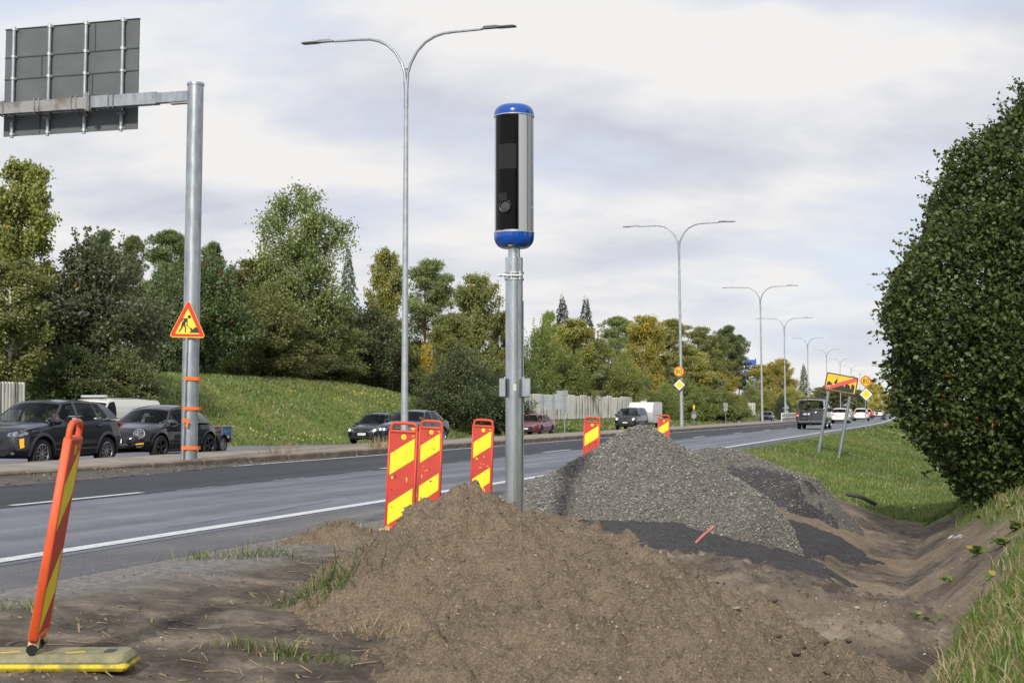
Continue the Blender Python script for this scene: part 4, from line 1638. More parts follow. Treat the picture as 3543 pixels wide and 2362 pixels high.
# far treeline to the right
GF = 'far trees along the road'
fr = [('birch2', 1742, 838, 330, 26, C(150, 144, 66), .22, 'yellow birch left of the third lamp post'), ('birch1', 1772, 832, 330, 26, C(150, 144, 68), .2, 'yellow birch behind the third lamp post'),
      ('birch2', 1800, 825, 325, 26, C(140, 136, 64), .3, 'birch with pale trunk behind the fourth lamp post'), ('broad1', 1725, 880, 300, 24, C(110, 118, 66), .1, 'bush below the blue pylon sign'),
      ('broad2', 1765, 890, 300, 30, C(132, 134, 64), .2, 'olive bush behind the far wall'), ('shrub1', 1795, 905, 262, 22, C(58, 70, 44), 0, 'round dark bush at the end of the far wall'),
      ('broad1', 1820, 885, 320, 30, C(138, 142, 70), .12, 'light green bush beyond the guard rail'), ('spruce1', 1846, 842, 360, 24, C(84, 100, 60), 0, 'single far spruce against the sky'),
      ('pine1', 1880, 888, 380, 22, C(112, 120, 78), 0, 'far pine right of the single spruce'), ('broad2', 1858, 905, 350, 26, C(132, 140, 72), .1, 'far light bush behind the grey van'),
      ('birch2', 1905, 885, 350, 26, C(100, 108, 62), .1, 'far birch behind the leaning sign posts'), ('birch1', 1935, 888, 350, 28, C(98, 106, 62), .1, 'far birch beside the leaning sign'),
      ('birch2', 1965, 895, 360, 24, C(110, 118, 66), .1, 'far birch left of the right speed sign'), ('birch1', 2003, 872, 420, 17, C(160, 154, 72), .3, 'far slim yellow birch right of the right speed sign'),
      ('birch2', 2024, 888, 440, 15, C(150, 148, 72), .3, 'far birch where the road disappears'), ('birch1', 2040, 905, 500, 14, C(146, 146, 76), .2, 'smallest far birch near the dark bush'),
      ('broad1', 1990, 920, 480, 24, C(96, 108, 66), .1, 'low far woods behind the white cars'), ('broad2', 2045, 928, 560, 22, C(98, 112, 70), .1, 'low far trees at the road end'), ('pine1', 1975, 915, 520, 16, C(78, 92, 66), 0, 'dark far pine behind the right speed sign')]
for c_ in fr:
    tree(*c_, group=GF)





# red berries on the rowans
def berries(o, n, seed):
    r = np.random.default_rng(seed)
    H, R = 7, 3.4
    b = MB()
    for i in range(n):
        d = unit(r.normal(size=3))
        z = .5 + .46 * d[2]
        pr = np.interp(z, [0, .15, .4, .7, .9, 1], [.35, .8, 1, .8, .5, .15])
        c = Vector((d[0] * R * pr * 1.02, d[1] * R * pr * 1.02, z * H))
        s = .07
        b.add([c + Vector(v) * s for v in ((1, 0, 0), (-1, 0, 0), (0, 1, 0), (0, -1, 0), (0, 0, .8), (0, 0, -.8))],
              [(0, 2, 4), (2, 1, 4), (1, 3, 4), (3, 0, 4), (2, 0, 5), (1, 2, 5), (3, 1, 5), (0, 3, 5)])
    q = b.build('berries', mat('rowan_berry', C(160, 40, 32), .5), o, 0)
    tag(q, 'clusters of red berries', kind='stuff')


for i, o in enumerate([q for q in bpy.data.objects if q.name.startswith('rowan_tree')]):
    berries(o, (60, 30, 90)[i % 3], 60 + i)


# ------------------------------------------------------------------ the big dark bush on the right
def big_bush():
    r = np.random.default_rng(77)
    cx, cy = 9.3, 21.3
    g = ground_at(cx, cy)
    zs = np.array([-1.2, -.2, .27, 1.18, 2.1, 3.1, 3.8, 4.9, 5.78, 6.6, 7.2])
    rs = np.array([2.6, 3.1, 3.35, 3.6, 3.86, 3.5, 3.22, 2.50, 1.45, .35, .05])
    zs = zs * .93
    lob = [(r.random() * 6.28, r.uniform(.3, 5.8), r.uniform(.16, .46), r.uniform(.22, .62)) for _ in range(120)] + [(r.uniform(2.4, 5.8), r.uniform(.2, 6.2), r.uniform(.3, .55), r.uniform(.6, 1.0)) for _ in range(22)]

    def surf(an, z):
        k = np.interp(z, zs, rs)
        add = np.zeros_like(z)
        for (la, lz, am, w) in lob:
            da = np.angle(np.exp(1j * (an - la)))
            add = np.maximum(add, am * np.exp(-((da * k) ** 2 + (z - lz) ** 2) / w ** 2))
        return k * .87 + add * 1.25 - .1
    n = 175000
    an, z = np.where(r.random(n) < .85, r.uniform(2.5, 5.7, n), r.random(n) * 6.283), r.uniform(-.6, 6.8, n)
    keep = r.random(n) < np.interp(z, zs, rs) / 3.9
    an, z = an[keep], z[keep]
    n = len(an)
    dep = r.random(n) ** 2.2
    rad = surf(an, z) * (1 - .34 * dep) + r.normal(0, .05, n)
    d = np.stack([np.cos(an), np.sin(an), np.zeros(n)], -1)
    c = d * rad[:, None]
    c[:, 2] = z + r.normal(0, .05, n)
    u = unit(d * .8 + r.normal(size=(n, 3)) * .7 + [0, 0, .15])
    yel = r.random(n)
    V, F, t = leaf_quads(c, u, .074, .028, r, (yel < .0004).astype(float))
    # leafy shoots sticking out of the outline
    cs, us = [], []
    tb = MB()
    for i in range(1100):
        a_, z_ = r.uniform(2.3, 5.9), r.uniform(-.4, 6.2)
        rr = float(surf(np.array([a_]), np.array([z_]))[0])
        p0 = np.array([math.cos(a_) * (rr - .25), math.sin(a_) * (rr - .25), z_])
        dv = unit(np.array([math.cos(a_) * .9, math.sin(a_) * .9, r.uniform(-.1, .9)]) + r.normal(0, .25, 3))
        ln = r.uniform(.25, .62)
        k = np.linspace(.3, 1, 16)[:, None]
        c2 = p0 + dv * ln * k + r.normal(0, .02, (16, 3))
        cs.append(c2)
        us.append(unit(dv * .8 + r.normal(size=(16, 3)) * .75))
        tb.tube([p0, p0 + dv * ln * .5, p0 + dv * ln], [.006, .004, .002], 3, False)
    c2, u2 = np.concatenate(cs), np.concatenate(us)
    V2, F2, t2 = leaf_quads(c2, u2, .066, .025, r, np.zeros(len(c2)))
    M_BUSH = leaf_mat('bush_leaf', C(50, 62, 32), C(98, 114, 60), C(196, 120, 44), .25, False, .5, .035)
    o = thing('large_bush', 'huge dense dark green bush filling the right frame edge', 'bush', (cx, cy, g - .05))
    for i in range(60):
        a_, z_ = r.random() * 6.283, r.uniform(.8, 6.0)
        rr = float(surf(np.array([a_]), np.array([z_]))[0]) * .9
        b0 = np.array([math.cos(a_) * .3, math.sin(a_) * .3, 0.])
        tip = np.array([math.cos(a_) * rr, math.sin(a_) * rr, z_])
        mid = b0 * .5 + tip * .5 + np.array([0, 0, -.1]) + r.normal(0, .12, 3)
        tb.tube([b0, b0 * .75 + mid * .25 + r.normal(0, .05, 3), mid, tip], [.05, .035, .022, .008], 5, False)
    tb.build('branches', M_BARK, o, 60)
    link('crown', np_mesh('crown', np.concatenate([V, V2]), np.concatenate([F, F2 + len(V)]), M_BUSH, np.concatenate([t, t2])), o, 0)
    # a few autumn leaves low on its left side
    m = 10
    an = r.uniform(3.3, 4.5, m)
    z = r.uniform(.0, .7, m)
    rad = surf(an, z) + r.uniform(0, .25, m)
    c = np.stack([np.cos(an) * rad, np.sin(an) * rad, z], -1)
    V, F, t = leaf_quads(c, unit(r.normal(size=(m, 3)) + [0, 0, -1.]), .085, .03, r, np.ones(m))
    t[:, 1] = .35 + .65 * np.repeat(r.random(m) > .3, 4)
    q = link('autumn_leaves', np_mesh('autumn_leaves', V, F, M_BUSH, t), o, 0)
    tag(q, 'orange and yellow autumn leaves low on the bush', kind='stuff')
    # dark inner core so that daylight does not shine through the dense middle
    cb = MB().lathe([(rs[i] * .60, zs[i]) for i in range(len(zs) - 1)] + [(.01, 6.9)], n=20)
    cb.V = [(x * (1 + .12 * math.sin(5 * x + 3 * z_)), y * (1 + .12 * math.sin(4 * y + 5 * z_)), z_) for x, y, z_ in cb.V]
    cb.build('light_block_core', mat('core_dark', C(34, 36, 24), 1.0, col2=C(20, 22, 14), scale=9, bump=1, bscale=12), o, 60)


big_bush()

# trees added beyond the frame to darken reflections in car paint and camera window
belt = thing('added_unseen_trees', None, None)
tag(belt, 'wood along the roadside behind the large bush', kind='stuff')
for i, (x_, y_) in enumerate([(25, 58), (29, 64), (34, 70), (40, 78), (31, 56), (23, 47), (20, 38), (48, 88), (18, 12), (20, -4), (16, -16), (8, -30), (-2, -38)]):
    trunk, crown, H_, R_ = PROTO[('broad1', 'broad2', 'birch2')[i % 3]]
    for nm, me in (('trunk', trunk), ('crown', crown)):
        q = bpy.data.objects.new(nm, me)
        COL.objects.link(q)
        q.parent = belt
        q.location = (x_, y_, ground_at(x_, y_) - .1)
        q.rotation_euler = (0, 0, i * 1.3)
        q.scale = (1.1, 1.1, 1.0)
        q.color = (*GREEN[:3], .05)
# ================================================================== STREET FURNITURE
M_GALV = mat('galvanised_steel', C(168, 174, 180), .42, .55, col2=C(138, 145, 152), scale=7, stretch=(1, 1, .35), bump=.08, rvar=.1)
M_GALV_NEW = mat('bright_galvanised_steel', C(214, 218, 222), .26, .9, col2=C(180, 186, 192), scale=9, stretch=(1, 1, .3), rvar=.08, bump=.05)
M_GALV_OLD = mat('weathered_steel', C(150, 150, 148), .55, .4, col2=C(104, 92, 80), scale=2.2, lo=.48, hi=.68, detail=8)
M_LAMPPOST = mat('lamp_post_grey', C(172, 178, 182), .5, .35, col2=C(152, 158, 163), scale=5)
M_SIGNBACK = mat('sign_back_grey', C(96, 101, 102), .6, .1, col2=C(88, 93, 94), scale=2)
M_SIGNBACK_L = mat('sign_back_light', C(148, 156, 160), .6, .2, col2=C(136, 144, 148), scale=2)
M_ZINC = mat('zinc_clamp', C(190, 194, 196), .4, .6)
M_BLACK = mat('black_plastic', C(26, 26, 28), .45)
M_SIGN_Y = mat('sign_yellow', C(250, 200, 40), .45, spec=.4)
M_SIGN_R = mat('sign_red', C(204, 50, 34), .45, spec=.4)
M_SIGN_K = mat('sign_black', C(40, 40, 42), .5)
M_SIGN_W = mat('sign_white', C(225, 226, 226), .45)
M_ORANGE = mat('orange_tape', C(238, 116, 40), .5)
M_LUM = mat('luminaire_grey', C(92, 96, 102), .45, .2)
M_LUM_L = mat('luminaire_pale', C(200, 200, 196), .45)
M_LENS = mat('lamp_lens', C(120, 122, 118), .25)
M_WOOD = mat('raw_wood', C(196, 172, 128), .8, col2=C(168, 142, 100), scale=6, stretch=(1, 8, 8))

UX, UY, UZ = Vector((1, 0, 0)), Vector((0, 1, 0)), Vector((0, 0, 1))


def circle(r, n=28, cx=0, cy=0):
    return [(cx + r * math.cos(6.28319 * i / n), cy + r * math.sin(6.28319 * i / n)) for i in range(n)]


def rrect(w, h, r, n=5, cx=0, cy=0):
    p = []
    for (sx, sy, a0) in ((1, 1, 0), (-1, 1, 90), (-1, -1, 180), (1, -1, 270)):
        for i in range(n + 1):
            a = math.radians(a0 + 90 * i / n)
            p.append((cx + sx * (w / 2 - r) + r * math.cos(a), cy + sy * (h / 2 - r) + r * math.sin(a)))
    return p


def plate(name, poly, m, parent, off, th=.003, o=(0, 0, 0)):
    """flat plate facing -y at distance off in front of the sign plane"""
    b = MB().prism(poly, Vector(o) + Vector((0, -off, 0)), UX, UZ, (0, -th, 0))
    return b.build(name, m, parent, 0)


# ------------------------------------------------------------------ the speed camera
def speed_camera():
    base = at(1181, 1200, 14.0)
    a, t = AT(base.x, base.y)
    o = thing('speed_camera', 'tall speed camera post with silver cylinder housing and blue caps', 'speed camera', (base.x, base.y, 0))
    z = lambda y: EYE + (943 - y) / 233.4
    MB().lathe([(.086, -.4), (.086, z(591)), (.080, z(590.2))], n=32).build('pole', M_GALV_NEW, o)
    MB().cyl((0, 0, z(592)), (0, 0, z(566)), .058, n=28).build('inner_tube', M_GALV_NEW, o)
    R = .193
    M_SILV = mat('silver_housing', C(178, 182, 186), .38, .35)
    M_BLUE = mat('blue_cap', C(6, 70, 158), .22, coat=.6)
    M_GLASSK = mat('black_window', C(5, 5, 6), .03, spec=.22)
    body = MB()
    prof = []
    N = 72
    vs_, fs = [], []
    for k in range(N):
        an = 2 * math.pi * k / N
        rr = R * (1 - .035 * (1 if 20 < k < 24 or 44 < k < 48 else 0))
        vs_.append((rr * math.cos(an), rr * math.sin(an)))
    body.prism(vs_, (0, 0, z(536)), UX, UY, (0, 0, z(261) - z(536)))
    hs = body.build('housing', M_SILV, o, 50)

    def arc(name, a0, a1, y0, y1, r0, r1, m, par):
        b = MB()
        n = max(6, int(abs(a1 - a0) / 4))
        V, F = [], []
        for i in range(n + 1):
            q = math.radians(a0 + (a1 - a0) * i / n)
            for r in (r0, r1):
                for zz in (z(y0), z(y1)):
                    V.append((r * math.sin(q), -r * math.cos(q), zz))
        for i in range(n):
            k = i * 4
            F += [(k + 2, k + 6, k + 7, k + 3), (k, k + 1, k + 5, k + 4), (k, k + 4, k + 6, k + 2), (k + 1, k + 3, k + 7, k + 5)]
        F += [(0, 2, 3, 1), (n * 4, n * 4 + 1, n * 4 + 3, n * 4 + 2)]
        return b.add(V, F).build(name, m, par, 30)
    wi = arc('camera_window', -66, 13, 530, 265, R - .003, R + .003, M_GLASSK, o)
    arc('window_trim', -68.5, -66, 532, 263, R - .002, R + .006, M_SILV, o)
    arc('window_trim', 13, 15, 532, 263, R - .002, R + .006, M_SILV, o)
    arc('flash_window', -50, 6, 391, 334, R + .0025, R + .0045, mat('smoked_glass', C(34, 34, 34), .08, spec=.3), wi)
    arc('sensor_window', -50, -22, 463, 446, R + .0025, R + .0045, MATS['smoked_glass'], wi)
    arc('panel_seam', 41, 42.2, 536, 262, R - .002, R + .0022, mat('seam_dark', C(70, 73, 76), .5), o)
    arc('door_panel', 42.5, 58, 533, 264, R - .002, R + .004, mat('silver_panel', C(150, 154, 159), .35, .4), o)
    arc('panel_seam', 62, 63, 536, 262, R - .002, R + .0022, MATS['seam_dark'], o)
    # lens
    q = math.radians(-25)
    nrm = Vector((math.sin(q), -math.cos(q), 0))
    rot = nrm.to_track_quat('Z', 'Y').to_matrix()
    c0 = Vector((nrm.x * R * .985, nrm.y * R * .985, z(478)))
    lr = MB().lathe([(.052, 0), (.066, 0), (.066, .026), (.060, .032), (.052, .028)], c0, 36, rot, closed=True).build('lens_ring', M_BLACK, o)
    MB().lathe([(.053, .0), (.053, .016), (.03, .020), (.001, .0215)], c0, 36, rot).build('lens_glass', mat('lens_glass', C(62, 64, 66), .12, spec=.6), lr)
    q = math.radians(66)
    nrm = Vector((math.sin(q), -math.cos(q), 0))
    rot = nrm.to_track_quat('Z', 'Y').to_matrix()
    MB().lathe([(.012, -.01), (.012, .006), (.008, .009)], Vector((nrm.x * R, nrm.y * R, z(478))), 16, rot).build('lock', M_ZINC, o)
    # caps
    top = [(R - .001, 0), (R + .006, .0), (R + .006, .03)] + [((R + .006 - .095) + .095 * math.cos(math.radians(a_)), .03 + .088 * math.sin(math.radians(a_))) for a_ in range(10, 91, 10)] + [(.05, .121), (.001, .123)]
    MB().lathe([(r, z(264) + h) for r, h in top], n=56).build('top_cap', M_BLUE, o, 50)
    MB().lathe([(r, z(533) - h * 1.32) for r, h in reversed(top[:-2])] + [], n=56).build('bottom_cap', M_BLUE, o, 50)
    MB().lathe([(R + .003, z(264.5)), (R + .0085, z(264.5)), (R + .0085, z(262.5)), (R + .003, z(262.5))], n=56, closed=True).build('cap_rim', M_SILV, o)
    MB().lathe([(R + .003, z(535)), (R + .0085, z(535)), (R + .0085, z(533)), (R + .003, z(533))], n=56, closed=True).build('cap_rim', M_SILV, o)
    tri = MB().prism([(-.02, -.012), (.02, -.012), (0, .02)], (-.04, -.165, z(567.5)), UX, Vector((0, .6, -.5)), (0, -.001, -.002))
    tri.build('warning_sticker', M_SIGN_Y, o, 0)
    # clamp with through bolt
    cl = MB()
    for yy in (626, 641):
        cl.lathe([(.0865, z(yy) - .008), (.097, z(yy) - .008), (.097, z(yy) + .008), (.0865, z(yy) + .008)], n=32, closed=True)
    cl.box((-.03, -.092, z(633.5)), (.012, .03, .085)).box((.055, -.08, z(633.5)), (.012, .05, .085))
    cp = cl.build('clamp', M_ZINC, o)
    bl = MB().cyl((-.165, -.11, z(634)), (.075, -.105, z(634)), .009, n=10).cyl((-.14, -.11, z(634)), (-.122, -.11, z(634)), .018, n=6).cyl((-.1, -.11, z(634)), (-.085, -.11, z(634)), .022, n=10).cyl((.06, -.105, z(634)), (.075, -.105, z(634)), .018, n=6)
    bl.build('clamp_bolt', M_ZINC, cp)
    for s, w, xc in ((-1, .066, -.115), (1, .088, .117)):
        bx = MB().bbox((xc, .0 - .03, (z(869) + z(912)) / 2), (w, .13, z(869) - z(912)), .008).build('junction_box', M_GALV, o)
        MB().tube([(xc - s * .02, -.03, z(870)), (xc - s * .03, -.03, z(866)), (s * .086, -.03, z(865.5))], .010, 8).build('cable_gland', M_ZINC, bx)
    MB().tube([(.09, .02, -.3), (.09, .02, z(700)), (.088, .02, z(690))], .006, 6).build('cable', M_GALV, o)
    arc('rating_sticker', -6, 14, 897, 882, .0862, .0868, mat('sticker_grey', C(190, 192, 194), .5), o)


speed_camera()

# ------------------------------------------------------------------ cantilever gantry with the back of an overhead sign
def gantry():
    Y = 30.6
    b = at(434, 1055, Y)
    o = thing('sign_gantry', 'thick galvanised gantry pole whose arm carries a big grey sign back', 'gantry', (b.x, b.y, .15), -TH)
    o.rotation_euler = (0, math.radians(.45), -TH)
    z = lambda y, d=Y: EYE + (943 - y) / F_PX * d - .15
    MB().lathe([(.176, -.1), (.176, 2.6), (.174, 2.62), (.172, z(190))], n=36).build('pole', M_GALV, o)
    MB().lathe([(.186, z(191)), (.186, z(186)), (.18, z(185)), (.001, z(184.5))], n=36).build('pole_cap', M_GALV, o)
    za = (z(202) + z(228)) / 2
    arm = MB().box((-.55, 0, za), (.9, .16, .22)).box((-.9 - .85, 0, za), (1.65, .19, .26))
    am = arm.build('arm', M_GALV, o, 30)
    MB().box((-4.5, 0, za - .01), (3.74, .185, .255)).build('arm_extension', M_GALV_OLD, o, 30)
    fl = MB().box((-2.60, 0, za), (.03, .30, .42)).box((-2.65, 0, za), (.03, .28, .40))
    for sx in (-.11, .11):
        for sz in (-.16, .16):
            fl.cyl((-2.72, sx, za + sz), (-2.55, sx, za + sz), .018, n=6)
    fl.build('flange', M_GALV_OLD, o)
    MB().box((-.35, 0, za - .13), (.5, .12, .05)).cyl((-1.0, -.11, za + .02), (-1.0, .11, za + .02), .02, n=8).build('arm_bracket', M_GALV_OLD, o)
    # sign panel on the far side of the arm
    sy = .42
    x1, x0 = -1.69, -5.22
    zt, zb = z(27, 31.2), z(287, 31.2)
    rows = [zb, zb + .62, zb + 1.29, zb + 1.79, zt]
    rows = [zb, z(205, 31.2) - .25, z(149, 31.2), z(96, 31.2), zt]
    sp = MB().box(((x0 + x1) / 2, sy, (zt + zb) / 2), (x1 - x0, .03, zt - zb)).build('sign_panel', M_SIGNBACK, o, 0)
    st = MB()
    for r_ in rows[1:-1]:
        st = MB().box(((x0 + x1) / 2, sy - .022, r_), (x1 - x0, .02, .022)).build('stiffener', mat('stiffener_dark', C(66, 70, 71), .6), sp, 0)
    MB().box(((x0 + x1) / 2, sy - .01, zt + .006), (x1 - x0 + .02, .06, .016)).build('panel_edge', MATS['stiffener_dark'], sp, 0)
    for sx, r0, r1 in ((-2.82, 3, 4), (-4.22, 2, 3), (-2.87, 1, 2), (-4.24, 0, 1)):
        MB().box((sx, sy - .022, (rows[r0] + rows[r1]) / 2), (.02, .02, (rows[r1] - rows[r0]) * .96)).build('panel_joint', MATS['stiffener_dark'], sp, 0)
    for sx in (-2.06, -3.02, -3.98, -4.94):
        tb = MB().cyl((sx, sy - .085, zb - .05), (sx, sy - .085, zt + .03), .042, n=14).build('mounting_tube', M_GALV, o)
        for r_ in rows[1:-1] + [zt - .02, zb + .03]:
            MB().lathe([(.05, -.03), (.056, -.03), (.056, .03), (.05, .03)], (sx, sy - .085, r_), 14, closed=True).box((sx, sy - .045, r_), (.13, .03, .045)).build('clamp', M_ZINC, tb)
        ub = MB()
        for dx in (-.06, .06):
            ub.tube([(sx + dx, sy - .10, za + .16), (sx + dx, -.11, za + .15), (sx + dx, -.112, za - .15), (sx + dx, sy - .10, za - .17)], .014, 6)
        ub.box((sx, sy - .11, za - .2), (.2, .05, .06))
        ub.build('u_bolt', M_GALV_OLD, o)


gantry()


# ------------------------------------------------------------------ roadworks sign strapped to the gantry pole
def tri_poly(w, h, r, n=5):
    p = [Vector((-w / 2, 0)), Vector((w / 2, 0)), Vector((0, h))]
    out = []
    for i in range(3):
        a, b, c = p[i - 1], p[i], p[(i + 1) % 3]
        u, v = (a - b).normalized(), (c - b).normalized()
        half = u.angle(v) / 2
        d = r / math.tan(half)
        ctr = b + (u + v).normalized() * (r / math.sin(half))
        s, e = b + u * d - ctr, b + v * d - ctr
        for k in range(n + 1):
            q = s.lerp(e, k / n).normalized() * r + ctr
            out.append((q.x, q.y))
    return out


def roadworks():
    Y = 30.38
    b = at(419, 1056, Y)
    o = thing('roadworks_sign', 'yellow triangular roadworks sign with digging figure, taped to the gantry pole', 'traffic sign', (b.x, b.y, .15), -.04)
    o.rotation_euler = (0, math.radians(1.35), -.04)
    z = lambda y: EYE + (943 - y) / F_PX * Y - .15
    MB().cyl((0, .02, -.1), (0, .02, z(700)), .030, n=16).build('post', M_GALV_NEW, o)
    W, H = .80, z(686) - z(775)
    org = (.02, -.02, z(775))
    pl = plate('sign_plate', tri_poly(W, H, .05), M_SIGN_Y, o, 0, .012, org)
    plate('red_border', [(x * .955, .018 + y * .955) for x, y in tri_poly(W, H, .04)], M_SIGN_R, pl, .012, .002, org)
    plate('yellow_field', [(x * .66, .075 + y * .66) for x, y in tri_poly(W * 1.0, H, .012)], mat('sign_yellow_field', C(253, 212, 50), .45), pl, .014, .002, org)
    s = W / 1000.0   # pictogram drawn on the photo's crop grid
    g = lambda pts: [((x - 640) * s, (1285 - y) * s) for x, y in pts]
    fig = MB()
    for poly in ([(510, 770), (620, 768), (640, 800), (636, 860), (600, 880), (565, 920), (575, 960), (520, 975), (470, 990), (480, 905), (520, 840), (545, 800), (520, 800)],
                 [(510, 770), (525, 800), (480, 855), (470, 862), (445, 862), (445, 850)],
                 [(615, 790), (640, 790), (636, 985), (615, 975)],
                 [(472, 960), (530, 960), (512, 1030), (425, 1150), (408, 1152), (400, 1130), (465, 1025)],
                 [(520, 960), (565, 945), (606, 1020), (604, 1145), (590, 1156), (572, 1145), (572, 1030)],
                 [(480, 850), (485, 845), (735, 1040), (725, 1055), (560, 925)],
                 [(702, 1065), (735, 1020), (775, 1062), (800, 1055), (830, 1015), (860, 1004), (890, 1012), (915, 1040), (970, 1158), (675, 1158), (720, 1125), (738, 1095)]):
        fig.prism(g(poly), Vector(org) + Vector((0, -.0162, 0)), UX, UZ, (0, -.0015, 0))
    fig.prism(g(circle(48, 20, 680, 732)), Vector(org) + Vector((0, -.0162, 0)), UX, UZ, (0, -.0015, 0))
    fig.build('pictogram', M_SIGN_K, pl, 0)
    for y, h, dz in ((869, .075, .0), (938, .065, .03), (965, .085, -.02), (1028, .075, .01)):
        zz = z(y)
        cx, cy = .14 - .0157 * zz, .222
        ring_ = [(cx + .182 * math.cos(6.28319 * i / 40), cy + .182 * math.sin(6.28319 * i / 40)) for i in range(40)]
        ring_ += [(.036 * math.cos(6.28319 * i / 20), .02 + .036 * math.sin(6.28319 * i / 20)) for i in range(20)]
        if y == 965:
            ring_ = ring_[40:] + [(.10, .03)]
        pts = sorted(ring_)
        crs = lambda o_, a_, b_: (a_[0] - o_[0]) * (b_[1] - o_[1]) - (a_[1] - o_[1]) * (b_[0] - o_[0])
        lo_, up_ = [], []
        for q in pts:
            while len(lo_) > 1 and crs(lo_[-2], lo_[-1], q) <= 0:
                lo_.pop()
            lo_.append(q)
        for q in reversed(pts):
            while len(up_) > 1 and crs(up_[-2], up_[-1], q) <= 0:
                up_.pop()
            up_.append(q)
        hull = lo_[:-1] + up_[:-1]
        V = []
        for (hx, hy) in hull:
            V += [(hx, hy, zz - h / 2 + dz * hx), (hx, hy, zz + h / 2 + dz * hx)]
        n = len(hull)
        MB().add(V, [(2 * i, 2 * ((i + 1) % n), 2 * ((i + 1) % n) + 1, 2 * i + 1) for i in range(n)]).build('tape_band', M_ORANGE, o, 40)
    MB().box((.09, -.05, z(972)), (.05, .02, .13), Matrix.Rotation(.25, 3, 'Y')).build('tape_knot', M_ORANGE, o, 0)


roadworks()


# ------------------------------------------------------------------ red and yellow barrier panels
M_BRED = mat('barrier_red', C(196, 62, 48), .55, col2=C(172, 62, 50), scale=6, lo=.4, hi=.68, detail=9)
M_BFRAME = mat('barrier_frame', C(212, 78, 52), .55, col2=C(180, 70, 52), scale=6, lo=.45, hi=.7, detail=9)
M_BYEL = mat('barrier_yellow', C(240, 222, 40), .5, col2=C(206, 190, 58), scale=6, lo=.5, hi=.72, detail=9)
M_SCUFF = mat('scuff_yellow', C(236, 200, 50), .7)
M_SCUFF_D = mat('scuff_dark', C(120, 60, 50), .8)


def barrier(loc, rz, label, roll=0.0, pitch=0.0, seed=0, H=1.08, base=None, scuffs=True, mirrored=False):
    rr = random.Random(seed)
    o = thing('road_barrier', label, 'barrier', loc, rz, 'red and yellow roadside barrier panels')
    o.rotation_mode = 'XYZ'
    o.rotation_euler = (pitch, roll, rz)
    W, BH = .30, H - .10
    body = MB().prism(rrect(W - .02, BH - .01, .015, 3, 0, BH / 2 + .02), (0, .018, 0), UX, UZ, (0, -.036, 0))
    bd = body.build('panel', M_BRED, o, 30)
    fr = MB()
    for s in (-1, 1):
        fr.bbox((s * (W / 2 - .009), 0, BH / 2 + .02), (.022, .052, BH), .005)
    fr.bbox((0, 0, .025), (W - .03, .058, .035), .008)
    fr.bbox((0, 0, BH + .012), (W - .03, .058, .028), .008)
    fr.build('frame', M_BFRAME, o, 40)
    hp = []
    for i in range(15):
        a_ = math.pi * i / 14
        sx = math.copysign(abs(math.cos(a_)) ** .35, math.cos(a_)) if i not in (7,) else 0
        hp.append(((W / 2 - .018) * sx, 0, BH + .015 + .082 * math.sin(a_) ** .5))
    MB().tube(hp, .0165, 8).build('handle', M_BFRAME, o, 60)
    for face in ((1, -1) if mirrored else (1,)):
        f = lambda poly, off: [Vector((x, -face * (.0185 + off), zz)) for x, zz in poly]
        xl, xr = -W / 2 + .026, W / 2 - .026
        v = lambda q: BH + .0 - q * BH
        for (l0, l1, r0, r1) in ((.215, .435, .05, .265), (.73, .945, .555, .77)):
            q = [(xl, v(l1)), (xr, v(r1)), (xr, v(r0)), (xl, v(l0))]
            if face < 0:
                q = [(-x, zz) for x, zz in q]
            MB().prism(q, (0, -face * .0185, 0), UX, UZ, (0, -face * .0022, 0)).build('yellow_stripe', M_BYEL, bd, 0)
        d = MB().prism(circle(.026, 20, .008, v(.042)), (0, -face * .0185, 0), UX, UZ, (0, -face * .002, 0)).build('round_sticker', M_BYEL, bd, 0)
        MB().prism([(-.012, -.006), (-.004, -.014), (.014, .012), (.004, .010), (.010, .002)], (.008, -face * .0207, v(.042)), UX, UZ, (0, -face * .001, 0)).build('arrow_mark', mat('arrow_brown', C(150, 110, 30), .6), d, 0)
        hm = MB()
        text_poly(hm, 'H', .036, (.105, -face * .0200, v(.03)), UX * face, UZ)
        hm.build('letter_mark', M_BYEL, bd, 0)
    if scuffs:
        for i in range(16):
            x, zz = rr.uniform(-.10, .10), rr.uniform(.1, .92) * BH
            w, h = rr.uniform(.004, .02), rr.uniform(.004, .05) * (1 if rr.random() < .5 else .4)
            pts = [(x + w * math.cos(a_) * rr.uniform(.4, 1), zz + h * math.sin(a_) * rr.uniform(.4, 1)) for a_ in np.linspace(0, 6.283, 8)[:-1]]
            MB().prism(pts, (0, -.0188, 0), UX, UZ, (0, -.0030, 0)).build('scuff_mark', M_SCUFF if rr.random() < .75 else M_SCUFF_D, bd, 0)
    return o


def bpos(px, Y):
    p = at(px, 1000, Y)
    a, t = AT(p.x, p.y)
    return (p.x, p.y, max(float(rough_soil(np.array(a), np.array(t))) if a < 6.4 else 0, -.02) + .005)


